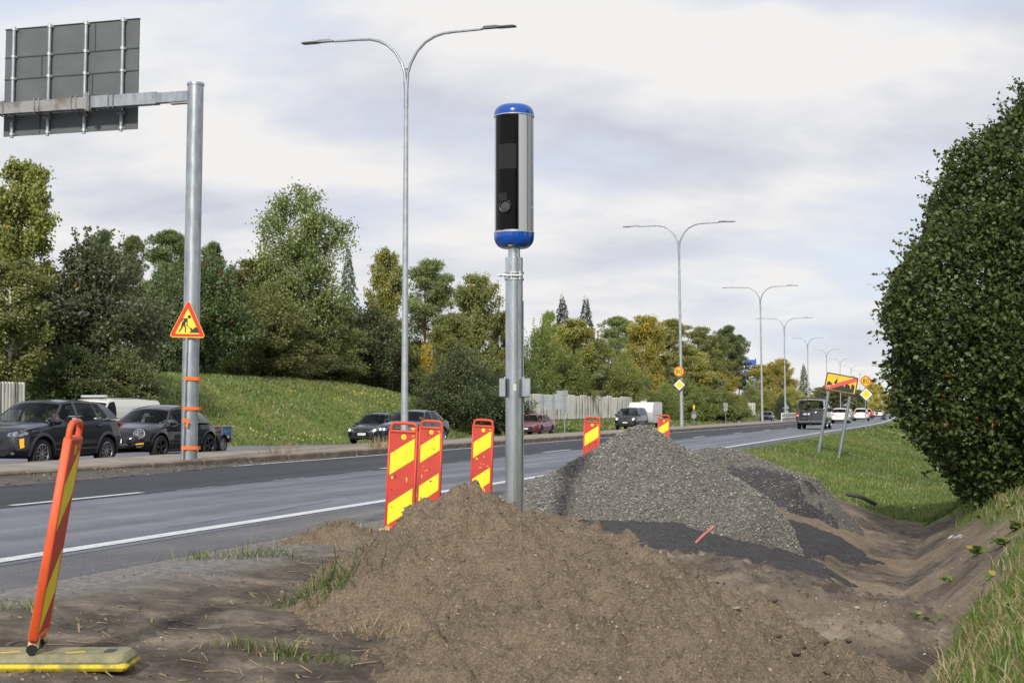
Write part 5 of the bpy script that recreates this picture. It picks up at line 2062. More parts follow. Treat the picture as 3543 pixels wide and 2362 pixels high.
p = bpos(920, 14.3)
barrier((p[0] - .01, p[1], .0), -TH * .7, 'nearest scuffed barrier panel facing the viewer, left of the pair', math.radians(2.6), 0, 1)
barrier(bpos(984, 17.8), -TH * .7, 'dented barrier panel half hidden behind the nearest panel, right of the pair', math.radians(2.2), 0, 2)
barrier(bpos(1104, 19.6), -TH * .8, 'single barrier panel just left of the speed camera post', math.radians(2.2), 0, 3)
barrier(bpos(1356, 25.8), -TH * .8, 'barrier panel rising behind the left slope of the gravel pile', math.radians(2.0), 0, 4)
barrier(bpos(1522, 36), -TH * .8, 'farthest barrier panel behind the right slope of the gravel pile', math.radians(2.0), 0, 5)
wb = at(888, 1222, 14.25)
MB().box((0, 0, .03), (.05, .10, .09), Matrix.Rotation(.1, 3, 'Z')).box((-.05, -.02, .02), (.05, .09, .07)).build('wood_block', M_WOOD, None, 0, (wb.x + .01, wb.y - .05, -.02))
tag(bpy.data.objects['wood_block'], 'pale wooden blocks wedged under the nearest barrier panel', 'wood block')
wb = at(851, 1242, 13.3)
MB().bbox((0, 0, .02), (.06, .05, .045), .008).build('painted_block', mat('block_yellow', C(196, 168, 80), .8, col2=C(160, 132, 60), scale=12), None, 0, (wb.x, wb.y, .01))
tag(bpy.data.objects['painted_block'], 'small yellowish block at the left edge of the soil heap', 'block')

# the leaning one in front, seen edge-on, on its rubber foot
b = at(86, 1512, 7.1)
gb = float(rough_soil(*[np.array(q) for q in AT(b.x, b.y)]))
fo = barrier((b.x, b.y, gb + .135), math.radians(80), 'leaning orange barrier panel seen edge-on in the left foreground', 0, 0, 6, 1.09, None, False, True)
for q in fo.children:
    if q.name.startswith(('frame', 'handle')):
        q.data.materials[0] = mat('barrier_frame_orange', C(222, 92, 46), .55, col2=C(196, 82, 48), scale=6, lo=.45, hi=.7)
        q.scale = (1, .8, 1) if q.name.startswith('frame') else (1, 1, 1)
fo.rotation_euler = Matrix.Rotation(math.radians(9.2), 4, 'Y').to_3x3().__matmul__(Matrix.Rotation(math.radians(97), 3, 'Z')).to_euler()
for s in (-1, 1):
    k_ = MB().bbox((s * .09, 0, -.03), (.045, .05, .13), .012).build('hinge_leg', mat('hinge_cream', C(206, 190, 150), .6), fo, 40)
    MB().cyl((s * .09 - .035, 0, -.03), (s * .09 + .035, 0, -.03), .026, n=16).build('hinge_knob', M_BLACK, k_)
M_RUB = mat('rubber_base', C(150, 146, 112), .8, col2=C(120, 116, 92), scale=9, bump=.4, bscale=30)
ft = bpy.data.objects.new('foot_plate', None)
COL.objects.link(ft)
ft.parent = fo
bpy.context.view_layer.update()
ft.matrix_world = Matrix.Translation((b.x, b.y, gb))
ft['label'] = 'worn yellow and grey rubber foot plate'
MB().bbox((0.0, 0, .045), (.94, .27, .07), .03).build('slab', M_RUB, ft, 40)
MB().bbox((0.0, 0, .020), (.955, .285, .038), .016).build('painted_rim', mat('worn_yellow_paint', C(206, 186, 48), .7, col2=C(150, 140, 76), scale=7, lo=.5, hi=.62), ft, 40)
MB().prism(rrect(.05, .10, .02, 4), (.36, 0, .0795), UX, UY, (0, 0, .003)).build('grip_hole', M_BLACK, ft, 0)
for sx in (-.12, .2):
    MB().prism([(-.045, -.02), (.03, .02), (.045, .012), (-.03, -.028)], (sx, -.04, .0802), UX, UY, (0, 0, .002)).build('paint_mark', M_SCUFF, ft, 0)


# ------------------------------------------------------------------ street lamps
def lamp_proto(lum):
    root = thing('street_lamp', 'x', 'street lamp', (0, 0, 0), 0, 'double-arm street lamps on the median')
    MB().lathe([(.125, -.1), (.122, .5), (.108, 2.0), (.075, 9.5), (.066, 11.0)], n=18).build('pole', M_LAMPPOST, root)
    MB().cyl((0, 0, 10.8), (0, 0, 11.62), .074, n=16).build('sleeve', M_GALV, root)
    pts = [(.03, 11.45), (.05, 11.9), (.157, 12.23), (.37, 12.6), (.65, 12.87), (.96, 13.03), (1.27, 13.11), (1.69, 13.13), (2.53, 13.14)]
    for s in (-1, 1):
        am = MB().tube([(s * x, 0, z_) for x, z_ in pts], [.055, .05, .048, .046, .046, .046, .044, .042, .040], 12).build('arm', M_GALV, root, 60)
        MB().cyl((s * 2.5, 0, 13.14), (s * 2.62, 0, 13.14), .030, n=10).build('spigot', M_LUM, am)
        head = MB()
        prof = [(2.6, .05, .05), (2.66, .075, .085), (3.05, .085, .085), (3.2, .14, .04), (3.6, .15, .035), (3.7, .12, .02)]
        V, F = [], []
        for x, w, h in prof:
            V += [(s * x, -w, 13.14), (s * x, w, 13.14), (s * x, w * .85, 13.14 + h), (s * x, -w * .85, 13.14 + h)]
        for i in range(len(prof) - 1):
            for k in range(4):
                j = (k + 1) % 4
                F.append((i * 4 + k, i * 4 + j, i * 4 + 4 + j, i * 4 + 4 + k))
        F += [(0, 1, 2, 3), tuple(len(V) - 4 + k for k in (3, 2, 1, 0))]
        hd = head.add(V, F).build('luminaire', lum, root, 30)
        MB().box((s * 3.42, 0, 13.137), (.36, .22, .012)).build('lens', M_LENS, hd, 0)
    MB().cyl((-.11, 0, 12.05), (.11, 0, 12.05), .03, n=8).build('brace', M_GALV, root)
    return root


lamps = [(929, 45.4, 'nearest double-arm street lamp, left of the speed camera'), (1566, 92, 'second street lamp, carrying the speed limit sign'), (1751, 138.6, 'third street lamp, at the start of the white rail'),
         (1804, 186, 'fourth street lamp, beside the far spruce'), (1857, 236, 'fifth street lamp, above the grey van'), (1900, 281, 'sixth street lamp, rising behind the leaning town sign'), (1931, 331, 'seventh street lamp, mostly behind the leaning town sign'),
         (1956, 381, 'eighth street lamp, left of the right speed sign'), (1976, 427, 'ninth street lamp, just behind the right speed sign'), (1994, 475, 'tenth street lamp, far beyond the signs'), (2012, 525, 'eleventh street lamp, tiny above the road end'), (2026, 575, 'twelfth street lamp, tiny beside the bush'), (2038, 630, 'farthest street lamp at the road end')]
pr1, pr2 = lamp_proto(M_LUM), lamp_proto(M_LUM_L)
for i, (px, Y, lab) in enumerate(lamps):
    o = pr1 if i == 0 else pr2 if i == 4 else copy_tree(pr1 if i < 4 else pr2)
    q = at(px, 960, Y)
    o.location = (q.x, q.y, .15)
    o.rotation_euler = (0, math.radians([.1, -.6, -.5, -.2, -.1][i] if i < 5 else 0), -float(np.interp(AT2(q.x, q.y)[1], _ts, _h)))
    o['label'] = lab


# ------------------------------------------------------------------ speed limit and priority signs
def speed_sign(loc, r, label, rz, post=None):
    o = thing('speed_limit_sign', label, 'traffic sign', loc, rz, 'yellow 80 speed limit signs')
    pl = plate('sign_plate', circle(r, 32), M_SIGN_Y, o, 0, .012)
    plate('red_ring', circle(r * .965, 32), M_SIGN_R, pl, .012, .002)
    plate('yellow_field', circle(r * .77, 32), M_SIGN_Y, pl, .014, .002)
    num = MB()
    # 8 and 0 as plain rings, narrow road-sign digits
    def ring(cx, cz, w, h, t):
        n = 24
        V, F = [], []
        for i in range(n):
            a_ = 6.28319 * i / n
            ca, sa = math.cos(a_), math.sin(a_)
            k = lambda W_, H_: (cx + W_ * math.copysign(abs(ca) ** .7, ca), -.0168, cz + H_ * math.copysign(abs(sa) ** .8, sa))
            V += [k(w, h), k(w - t, h - t)]
        for i in range(n):
            j = (i + 1) % n
            F.append((2 * i, 2 * j, 2 * j + 1, 2 * i + 1))
        num.add(V, F)
    t_ = r * .155
    ring(-.31 * r, .23 * r, .22 * r, .25 * r, t_)
    ring(-.31 * r, -.20 * r, .245 * r, .29 * r, t_)
    ring(.31 * r, 0, .25 * r, .49 * r, t_)
    num.build('digits', M_SIGN_K, pl, 0)
    MB().box((0, .03, 0), (.1, .05, .05)).build('bracket', M_ZINC, o, 0)
    return o


def priority_sign(loc, r, label, rz):
    o = thing('priority_road_sign', label, 'traffic sign', loc, rz, 'yellow priority road diamonds')
    dm = lambda k: [(r * k, 0), (0, r * k), (-r * k, 0), (0, -r * k)]
    pl = plate('sign_plate', dm(1), M_SIGN_K, o, 0, .012)
    plate('white_border', dm(.87), M_SIGN_W, pl, .012, .002)
    plate('yellow_field', dm(.64), M_SIGN_Y, pl, .014, .002)
    MB().box((0, .03, 0), (.1, .05, .05)).build('bracket', M_ZINC, o, 0)
    return o


Y2 = 91.75
speed_sign(at(1559.5, 853, Y2), .325, 'yellow round 80 sign on the second street lamp', -TH * .5)
priority_sign(at(1560.5, 883.5, Y2), .41, 'yellow priority diamond on the second street lamp', -TH * .5)
YR = 87.0
q = at(1989.5, 990, YR)
pst = thing('sign_post', 'thin grey post of the right-hand speed sign on the verge', 'sign post', (q.x, q.y + .05, ground_at(q.x, q.y)))
MB().cyl((0, 0, -.2), (0, 0, at(1989, 862, YR).z - ground_at(q.x, q.y)), .03, n=12).build('tube', M_GALV, pst)
speed_sign(at(1988.7, 875, YR), .325, 'yellow round 80 sign on the post beside the right verge', -TH * .5)
priority_sign(at(1989.5, 905.3, YR), .435, 'yellow priority diamond on the post beside the right verge', -TH * .5)


# ------------------------------------------------------------------ leaning end-of-town sign
def town_sign():
    Y = 48.0
    c = at(1932, 881, Y)
    o = thing('town_end_sign', 'leaning yellow end-of-town sign with struck-out skyline on two tilted posts', 'traffic sign', (c.x, c.y, c.z), -.10)
    R = Matrix.Rotation(math.radians(10.9), 3, 'Y')
    o.rotation_euler = (Matrix.Rotation(-.10, 3, 'Z') @ R).to_euler()
    W, H = 1.07, .605
    pl = plate('sign_plate', rrect(W, H, .05), mat('sign_edge_orange', C(236, 178, 50), .5), o, 0, .02)
    plate('black_border', rrect(W * .997, H * .995, .05), M_SIGN_K, pl, .02, .002)
    plate('yellow_field', rrect(W * .925, H * .865, .035), mat('sign_yellow_deep', C(240, 188, 44), .45), pl, .022, .002)
    # skyline traced on the sign's own axes: u 0..1 left to right, v 0..1 bottom to top
    sk = [(.065, .085), (.925, .085), (.925, .50), (.87, .575), (.82, .585), (.82, .31), (.80, .30), (.79, .44), (.71, .56), (.62, .53), (.62, .36), (.60, .36), (.585, .47), (.52, .55), (.46, .52), (.37, .35), (.365, .83), (.36, .85), (.25, .37), (.24, .38), (.22, .42), (.13, .53), (.03 + .035, .47)]
    g = lambda pts: [((u - .5) * W, (v - .5) * H) for u, v in pts]
    plate('skyline', g(sk), M_SIGN_K, pl, .0245, .002)
    plate('red_bar', g([(.03, .12), (.14, .06), (.965, .78), (.965, .93), (.86, .93), (.03, .20)]), mat('sign_red_faded', C(206, 84, 74), .5), pl, .027, .002)
    for (u, v, w) in ((.14, .24, .10), (.28, .37, .05), (.35, .70, .02)):
        plate('chipped_patch', g([(u - w / 2, v - .03), (u + w / 2, v + .035), (u + w / 2 - .01, v + .065), (u - w / 2, v + .02)]), M_SIGN_W, pl, .0295, .001)
    Ri = o.rotation_euler.to_matrix().inverted()
    for (tx, ty, bx, by) in ((1905, 890, 1877.5, 1040), (1954, 902, 1923, 1055)):
        t_, b_ = at(tx, ty, Y + .05), at(bx, by, Y + .05)
        b_.z -= .25
        t_ = t_ + (t_ - b_).normalized() * .3
        pts = [Ri @ (v - c) for v in (b_, t_)]
        MB().cyl(pts[0] + Vector((0, .045, 0)), pts[1] + Vector((0, .045, 0)), .055, n=16).build('post', mat('post_grey', C(132, 140, 144), .5, .3, col2=C(116, 124, 128), scale=4), o)
    MB().cyl((.36, .02, .30), (.36, .02, .335), .035, n=12).build('post_cap', M_GALV, o)


town_sign()


# ------------------------------------------------------------------ noise walls
M_WALL = mat('noise_wall_panel', C(224, 221, 211), .85, col2=C(196, 194, 186), scale=1.3, stretch=(1, 6, .25), detail=8, lo=.4, hi=.7)
M_WALL_ST = mat('noise_wall_streaks', C(224, 221, 211), .85, col2=C(126, 128, 126), scale=1.1, stretch=(1.5, 6, .22), detail=8, lo=.52, hi=.64)
M_PLINTH = mat('wall_plinth', C(112, 116, 120), .9, col2=C(96, 100, 104), scale=2)


def wall_panel_mesh(w, h, m):
    nb = 12
    V, F = [], []
    xs, ys = [], []
    for i in range(nb):
        x = i * w / nb
        d = .055
        for fx, y in ((0, 0), (.32, 0), (.42, d), (.9, d)):
            xs.append(x + fx * w / nb)
            ys.append(y)
    xs.append(w)
    ys.append(0)
    n = len(xs)
    V = [(xs[i], -ys[i], 0) for i in range(n)] + [(xs[i], -ys[i], h) for i in range(n)] + [(0, .1, 0), (w, .1, 0), (0, .1, h), (w, .1, h)]
    F = [(i, i + 1, n + i + 1, n + i) for i in range(n - 1)]
    F += [(2 * n, 2 * n + 2, 2 * n + 3, 2 * n + 1)]
    F += [tuple(list(range(n, 2 * n)) + [2 * n + 3, 2 * n + 2])]
    me = bpy.data.meshes.new('wall_panel')
    me.from_pydata(V, [], F)
    me.materials.append(m)
    return me


def noise_wall(name, t0, t1, a0, a1, h, label, z0=.42, pw=2.5, end=None):
    n = max(1, int((t1 - t0) / pw))
    p0 = P(a0, t0)
    o = thing('noise_wall', label, 'wall', (p0.x, p0.y, 0))
    m1, m2 = wall_panel_mesh(pw - .02, h, M_WALL), wall_panel_mesh(pw - .02, h, M_WALL_ST)
    pm = MB().box((pw / 2, .02, 0), (pw - .02, .16, .5))
    plm = None
    for i in range(n):
        t = t0 + i * pw
        a_ = a0 + (a1 - a0) * i / max(1, n - 1)
        q = P(a_, t) - p0
        dz = random.uniform(-.10, .10)
        c = bpy.data.objects.new('wall_panel', m2 if random.random() < .62 else m1)
        COL.objects.link(c)
        c.parent = o
        an = math.atan2((P(a_ + (a1 - a0) / max(1, n), t + pw) - P(a_, t)).y, (P(a_ + (a1 - a0) / max(1, n), t + pw) - P(a_, t)).x)
        c.location = (q.x, q.y, z0 + dz * 0)
        c.scale = (1, 1, 1 + dz / h)
        c.rotation_euler = (0, 0, an)
        if plm is None:
            pb = pm.build('plinth', M_PLINTH, o, 0)
            plm = pb.data
        else:
            pb = bpy.data.objects.new('plinth', plm)
            COL.objects.link(pb)
            pb.parent = o
        pb.location = (q.x, q.y, z0 - .26)
        pb.rotation_euler = (0, 0, an)


noise_wall('w', 112, 187, 35.6, 36.2, 2.3, 'long pale corrugated noise wall behind the red car and caravan')
noise_wall('w', 29.4, 47.0, 34.6, 34.6, 2.1, 'grey end of the noise wall at the left frame edge behind the cars', .25)
noise_wall('w', 246, 277, 36.5, 33.5, 2.3, 'short far section of pale noise wall near the white rail')


# ------------------------------------------------------------------ signs seen from behind, across the road
def sign_backs():
    Y = 113.0
    b = at(1271, 992, Y)
    o = thing('direction_sign', 'grey back of a large direction sign on three posts before the noise wall', 'traffic sign', (b.x, b.y, 0), -TH * .4)
    z = lambda y: EYE + (943 - y) / F_PX * Y
    x = lambda px: (px - 1271) / F_PX * Y
    for px, yt in ((1246.5, 903), (1271.3, 903), (1297, 895)):
        MB().cyl((x(px), -.02, -.8), (x(px), -.02, z(yt)), .055, n=10).build('post', M_GALV, o)
    for (x0, x1, y0, y1) in ((1239.8, 1304.5, 940, 908), (1278, 1304.5, 907, 896.5), (1292, 1305, 948.6, 940.5)):
        pb = MB().box(((x(x0) + x(x1)) / 2, .06, (z(y0) + z(y1)) / 2), (x(x1) - x(x0), .03, z(y1) - z(y0))).build('sign_panel', M_SIGNBACK_L, o, 0)
        MB().box(((x(x0) + x(x1)) / 2, .03, z(y0) + (z(y1) - z(y0)) * .66), (x(x1) - x(x0), .02, .06)).build('stiffener', M_GALV, pb, 0)
    Y = 193.0
    b = at(1667, 972, Y)
    g = ground_at(b.x, b.y)
    o = thing('small_sign', 'small square and round sign backs on one post by the bushes', 'traffic sign', (b.x, b.y, 0))
    z = lambda y: EYE + (943 - y) / F_PX * Y
    MB().cyl((0, 0, g - .2), (0, 0, z(924)), .04, n=8).build('post', M_GALV, o)
    MB().box((0, .05, z(929.5)), (.55, .03, .52)).build('square_plate', M_SIGNBACK_L, o, 0)
    plate('round_plate', circle(.29, 20), M_SIGNBACK_L, o, -.05, .03, (0, 0, z(939)))
    Y = 172.0
    b = at(1594, 972, Y)
    g = ground_at(b.x, b.y)
    o = thing('warning_sign', 'triangle and round sign backs on a post topped by a yellow lamp', 'traffic sign', (b.x, b.y, 0))
    z = lambda y: EYE + (943 - y) / F_PX * Y
    MB().cyl((0, 0, g - .1), (0, 0, z(938)), .03, n=8).build('post', M_GALV, o)
    plate('triangle_plate', tri_poly(.78, .68, .04), M_SIGNBACK, o, -.04, .02, (0, 0, z(950)))
    plate('round_plate', circle(.3, 20), M_SIGNBACK_L, o, -.04, .02, (0, 0, z(955.5)))
    MB().lathe([(.06, z(940)), (.11, z(938)), (.12, z(934)), (.09, z(931)), (.001, z(930.5))], n=14).build('warning_lamp', mat('lamp_yellow', C(250, 190, 30), .4, emit=C(255, 190, 30), estr=.4), o)
    MB().bbox((0, 0, g + .06), (.8, .45, .16), .05).build('foot', mat('foot_rubber', C(60, 60, 60), .9), o)
    Y = 190.0
    b = at(1806, 960, Y)
    o = thing('triangle_sign', 'triangle over round sign back beside the fourth street lamp', 'traffic sign', (b.x, b.y, 0))
    z = lambda y: EYE + (943 - y) / F_PX * Y
    MB().cyl((0, 0, -.1), (0, 0, z(925)), .04, n=8).build('post', M_GALV, o)
    plate('triangle_plate', tri_poly(.9, .8, .05), M_SIGNBACK_L, o, -.05, .02, (0, 0, z(938.5)))
    plate('round_plate', circle(.32, 20), M_SIGNBACK_L, o, -.05, .02, (0, 0, z(946)))
    # blue pylon with shop panels
    Y = 330.0
    b = at(1723, 905, Y)
    o = thing('pylon_sign', 'tall blue shop pylon with stacked name panels behind the pines', 'sign', (b.x, b.y, 0), -.15)
    z = lambda y: EYE + (943 - y) / F_PX * Y
    M_PB = mat('pylon_blue', C(44, 78, 176), .5)
    for sx, zt in ((-1.32, z(850)), (1.32, z(823))):
        MB().box((sx, 0, zt / 2), (.26, .5, zt)).build('mast', M_PB, o, 0)
    rows = [(826, 840, M_PB, None, None), (841, 849, M_BLACK, 'AS', M_SIGN_W), (850.5, 858, mat('pylon_blue2', C(70, 110, 200), .5), 'ASKIM', M_SIGN_W), (858.5, 867, mat('pylon_cream', C(222, 220, 176), .5), 'E S', mat('pylon_grey', C(120, 120, 110), .6)),
            (868.5, 875.5, M_PB, 'GREAN', M_SIGN_W), (876, 885, mat('pylon_teal', C(62, 172, 186), .5), 'VIHDOIN\nSISUSTUS', M_SIGN_W), (885.3, 887, M_PB, None, None)]
    for y0, y1, m, tx, tm in rows:
        pn = MB().box((0, -.02, (z(y0) + z(y1)) / 2), (2.36, .4, z(y0) - z(y1) - .04)).build('name_panel', m, o, 0)
        if tx:
            lb = MB()
            text_poly(lb, tx, .5 if '\n' in tx else .62, (.1, -.235, (z(y0) + z(y1)) / 2), UX, UZ)
            lb.build('lettering', tm, pn, 0)
    for sx in (-.2, .25):
        MB().cyl((sx, 0, 0), (sx, 0, z(886)), .09, n=8).build('inner_post', M_SIGN_W, o)


sign_backs()


# ------------------------------------------------------------------ white guard rail on the far median
def guard_rail():
    M_RAIL = mat('rail_white', C(196, 198, 196), .5, .3)
    p0 = P(16.6, 142)
    o = thing('guard_rail', 'pale double guard rail on the median beyond the third lamp', 'guard rail', (p0.x, p0.y, 0))
    pm = None
    ts = np.arange(142, 262, 2.0)
    for t in ts:
        q = P(16.6, t) - p0
        if pm is None:
            c = MB().bbox((0, 0, .45), (.10, .12, .9), .015).build('rail_post', M_RAIL, o)
            pm = c.data
        else:
            c = bpy.data.objects.new('rail_post', pm)
            COL.objects.link(c)
            c.parent = o
        c.location = (q.x, q.y, .1)
        c.rotation_euler = (0, 0, yaw(t))
    for h in (.42, .80):
        pts = [P(16.5, t, h + .1) - p0 for t in ts]
        pts = [Vector((v.x, v.y, h + .1)) for v in pts]
        MB().tube(pts, .085, 6).build('rail', M_RAIL, o)
    b_ = [Vector((*(P(16.3, t) - p0).xy, z_)) for t, z_ in ((166, .3), (170, .62), (174, .98), (180, 1.05))]
    MB().tube(b_, .07, 6).build('rail', M_RAIL, o)


guard_rail()

# ------------------------------------------------------------------ small things on the ground
q = at(1622, 1225, 14.1)
g = float(rough_soil(*[np.array(v) for v in AT(q.x, q.y)]))
pc = MB().tube([at(1598, 1246, 14.05), at(1606, 1238, 14.05), at(1618, 1226, 14.05), at(1630, 1217, 14.1), at(1640, 1208, 14.1)], .014, 12)
tag(pc.build('cable_conduit', mat('conduit_pink', C(188, 112, 104), .5, col2=C(168, 92, 84), scale=6), None, 60), 'bent pink cable conduit sticking out of the ground by the gravel', 'conduit')
q0, q1 = at(1945, 1134, 27.0), at(2012, 1152, 27.0)
tag(MB().tube([q0, (q0 + q1) / 2 + Vector((0, 0, .02)), q1 + Vector((0, 0, -.05))], .040, 14).build('drain_pipe', mat('pipe_dark', C(64, 68, 62), .6), None, 60), 'dark drain pipe lying in the grass at the end of the dug ditch', 'pipe')
r_ = random.Random(5)
sp_ = MB()
for i in range(7):
    c0 = Vector((r_.gauss(0, .06), r_.gauss(0, .03), .015 + .012 * i % .03))
    s0 = r_.uniform(.03, .07)
    sp_.add([c0 + Vector((-s0, 0, 0)), c0 + Vector((0, -s0 * .5, .03)), c0 + Vector((s0, 0, .005)), c0 + Vector((.01, s0 * .5, .035))], [(0, 1, 3), (1, 2, 3)])
q = hit_ground(2195, 1242)
tag(sp_.build('paper_scrap', M_SIGN_W, None, 0, (q.x, q.y, q.z + .01)), 'crumpled white scrap on the right ditch bank', 'litter')
# orange survey spray on the shoulder
ob = MB()
for i in range(26):
    q = at(1176, 1184, 16)
    a_, t_ = 6.35 + random.gauss(0, .10), 14.8 + random.uniform(-.9, .9)
    p_ = P(a_, t_, .0)
    w_, l_ = random.uniform(.008, .02), random.uniform(.02, .12)
    ob.add([p_ + Vector(v) for v in ((-l_, -w_, 0), (l_, -w_ * .6, 0), (l_ * .8, w_, 0), (-l_ * .9, w_ * .7, 0))], [(0, 1, 2, 3)])
tag(ob.build('survey_paint', mat('spray_orange', C(214, 104, 66), .8), None, 0, (0, 0, -.003)), 'orange spray marks on the asphalt shoulder', kind='stuff')
# dry weeds on the median
for i, (a_, t_, n_, lab) in enumerate(((16.0, 38.0, 160, 'dry weed clump on the median right of the gantry pole'), (15.9, 31.6, 60, 'small dry weed at the foot of the gantry pole'), (16.4, 52, 50, 'thin weed on the median behind the black estate'))):
    r2 = np.random.default_rng(900 + i)
    c0 = P(a_, t_)
    pos = np.stack([c0.x + r2.normal(0, .22, n_), c0.y + r2.normal(0, .3, n_), np.full(n_, .152)], -1)
    tag(blades('median_weed', pos, (.10, .42), .014, M_STRAW, 910 + i, .9, .5), lab, None, None, 'stuff')

# fine cracks in the worn lane
cr = MB()
rc = random.Random(12)
for i in range(9):
    a_, t_ = rc.uniform(7.6, 8.4), rc.uniform(12, 42)
    pts = []
    n_ = rc.randint(8, 16)
    along = i % 3 == 0
    for k_ in range(n_):
        pts.append(P(a_, t_, .0045))
        a_ += rc.uniform(-.02, .05) if along else rc.uniform(.12, .3)
        t_ += rc.uniform(.2, .5) if along else rc.uniform(-.12, .14)
        a_ = min(a_, 11.0)
    for p_, q_ in zip(pts, pts[1:]):
        d_ = (q_ - p_).normalized()
        w_ = Vector((-d_.y, d_.x, 0)) * rc.uniform(.004, .012)
        cr.add([p_ - w_, q_ - w_, q_ + w_, p_ + w_], [(0, 1, 2, 3)])
tag(cr.build('road_cracks', mat('crack_tar', C(58, 60, 66), .8), None, 0), 'thin cracks in the worn near lane', kind='stuff')
# ================================================================== VEHICLES
def glass_mat(name, tint, k):
    m, n, l, out = nmat(name)
    tr = n.new('ShaderNodeBsdfTransparent')
    tr.inputs[0].default_value = tint
    gl = n.new('ShaderNodeBsdfGlossy')
    gl.inputs['Roughness'].default_value = .03
    gl.inputs[0].default_value = (.9, .93, 1, 1)
    lw = n.new('ShaderNodeLayerWeight')
    lw.inputs[0].default_value = k
    ms = n.new('ShaderNodeMixShader')
    l.new(lw.outputs['Fresnel'], ms.inputs[0])
    l.new(tr.outputs[0], ms.inputs[1])
    l.new(gl.outputs[0], ms.inputs[2])
    l.new(ms.outputs[0], out.inputs[0])
    return m


M_CGLASS = glass_mat('car_glass', (.58, .62, .62, 1), .14)
M_CGLASS_D = glass_mat('car_glass_dark', (.12, .13, .14, 1), .16)
M_TYRE = mat('tyre_rubber', C(34, 34, 36), .85)
M_RIM = mat('alloy_rim', C(176, 178, 182), .3, .8)
M_RIM_D = mat('dark_rim', C(70, 72, 76), .35, .7)
M_RIM_STEEL = mat('steel_rim', C(170, 172, 172), .45, .5)
M_WELL = mat('wheel_well', C(16, 16, 17), .95)
M_INT = mat('car_interior', C(52, 52, 56), .85)
M_SEAT = mat('seat_cloth', C(44, 44, 48), .9)
M_CLAD = mat('cladding_plastic', C(52, 53, 56), .6)
M_LAMP = mat('headlamp_glass', C(150, 156, 164), .12, .5, spec=.8, col2=C(40, 42, 46), scale=18, lo=.45, hi=.6)
M_LAMP_ON = M_LAMP
M_BULB = mat('headlamp_lit', C(250, 248, 240), .2, emit=(1, .97, .9, 1), estr=2.0)
M_TAIL = mat('tail_lamp_red', C(186, 22, 20), .2, coat=.5)
M_INDIC = mat('indicator_amber', C(250, 150, 30), .3, emit=(1, .45, .03, 1), estr=.6)
M_CHROME = mat('chrome_trim', C(220, 222, 225), .12, 1.0)
M_PLATE = mat('number_plate_white', C(226, 227, 228), .5)
M_PLATE_B = mat('plate_blue', C(30, 60, 160), .5)
M_SEAM = mat('panel_seam', C(12, 12, 13), .8)


def paint(name, c, metal=.3, rough=.28):
    return mat(name, c, .45, 0, coat=.9, spec=.2)


def interp(x, pts):
    return float(np.interp(x, [p[0] for p in pts], [p[1] for p in pts]))


def wheel_mesh(r, w, spokes, rim_m, style):
    """tyre and rim meshes, axis along y, outer face at +y"""
    ax = Matrix.Rotation(-math.pi / 2, 3, 'X')
    rr = r * .68
    ty = MB().lathe([(rr, -w / 2), (r * .93, -w / 2), (r, -w * .36), (r, w * .36), (r * .93, w / 2), (rr * 1.05, w / 2), (rr, w * .42)], n=32, ax=ax, closed=True)
    tm = bpy.data.meshes.new('tyre')
    tm.from_pydata(ty.V, [], ty.F)
    tm.materials.append(M_TYRE)
    rb = MB()
    rb.lathe([(rr * .99, -w * .3), (rr * 1.01, w * .44), (rr * .93, w * .46), (rr * .90, w * .30), (rr * .9, -w * .3)], n=32, ax=ax, closed=True)
    rb.lathe([(rr * .9, -.02), (.02, -.02), (.02, -.04), (rr * .9, -.04)], n=24, ax=ax, mi=1, closed=True)
    rb.lathe([(.001, w * .40), (r * .14, w * .38), (r * .17, w * .25), (r * .17, -.01)], n=16, ax=ax)
    for i in range(spokes):
        an = 2 * math.pi * i / spokes
        pr = (-.055, .055) if style == 'twin' else (0,)
        for d in pr:
            u = Vector((math.cos(an + d), 0, math.sin(an + d)))
            s = Vector((-math.sin(an + d), 0, math.cos(an + d)))
            sw = r * (.055 if style == 'twin' else (.085 if spokes < 8 else .05))
            p = [u * r * .1 + s * sw * .8, u * rr * .95 + s * sw * (1.5 if style == 'twin' else 1), u * rr * .95 - s * sw * (1.5 if style == 'twin' else 1), u * r * .1 - s * sw * .8]
            V = [v + Vector((0, w * y_, 0)) for v, y_ in zip(p, (.36, .40, .40, .36))] + [v + Vector((0, w * .2, 0)) for v in p]
            rb.add(V, [(0, 1, 2, 3), (0, 4, 5, 1), (1, 5, 6, 2), (2, 6, 7, 3), (3, 7, 4, 0)])
    if style == 'steel':
        rb.lathe([(rr * .9, w * .1), (rr * .6, w * .32), (r * .2, w * .28)], n=24, ax=ax)
    rm = bpy.data.meshes.new('rim')
    rm.from_pydata(rb.V, [], rb.F)
    rm.materials.append(rim_m)
    rm.materials.append(M_WELL)
    rm.polygons.foreach_set('material_index', rb.M)
    for me in (tm, rm):
        me.polygons.foreach_set('use_smooth', [True] * len(me.polygons))
        me.update()
        me.set_sharp_from_angle(angle=math.radians(35))
    return tm, rm


def add_wheel(o, x, y, r, side, meshes):
    w = bpy.data.objects.new('wheel', meshes[0])
    w.name = 'wheel'
    e = bpy.data.objects.new('wheel', None)
    COL.objects.link(e)
    bpy.data.objects.remove(w)
    e.empty_display_size = .1
    e.parent = o
    e.location = (x, y, r)
    e.rotation_euler = (0, random.uniform(0, 6), 0 if side > 0 else math.pi)
    for nm, me in (('tyre', meshes[0]), ('rim', meshes[1])):
        c = bpy.data.objects.new(nm, me)
        COL.objects.link(c)
        c.parent = e
    return e


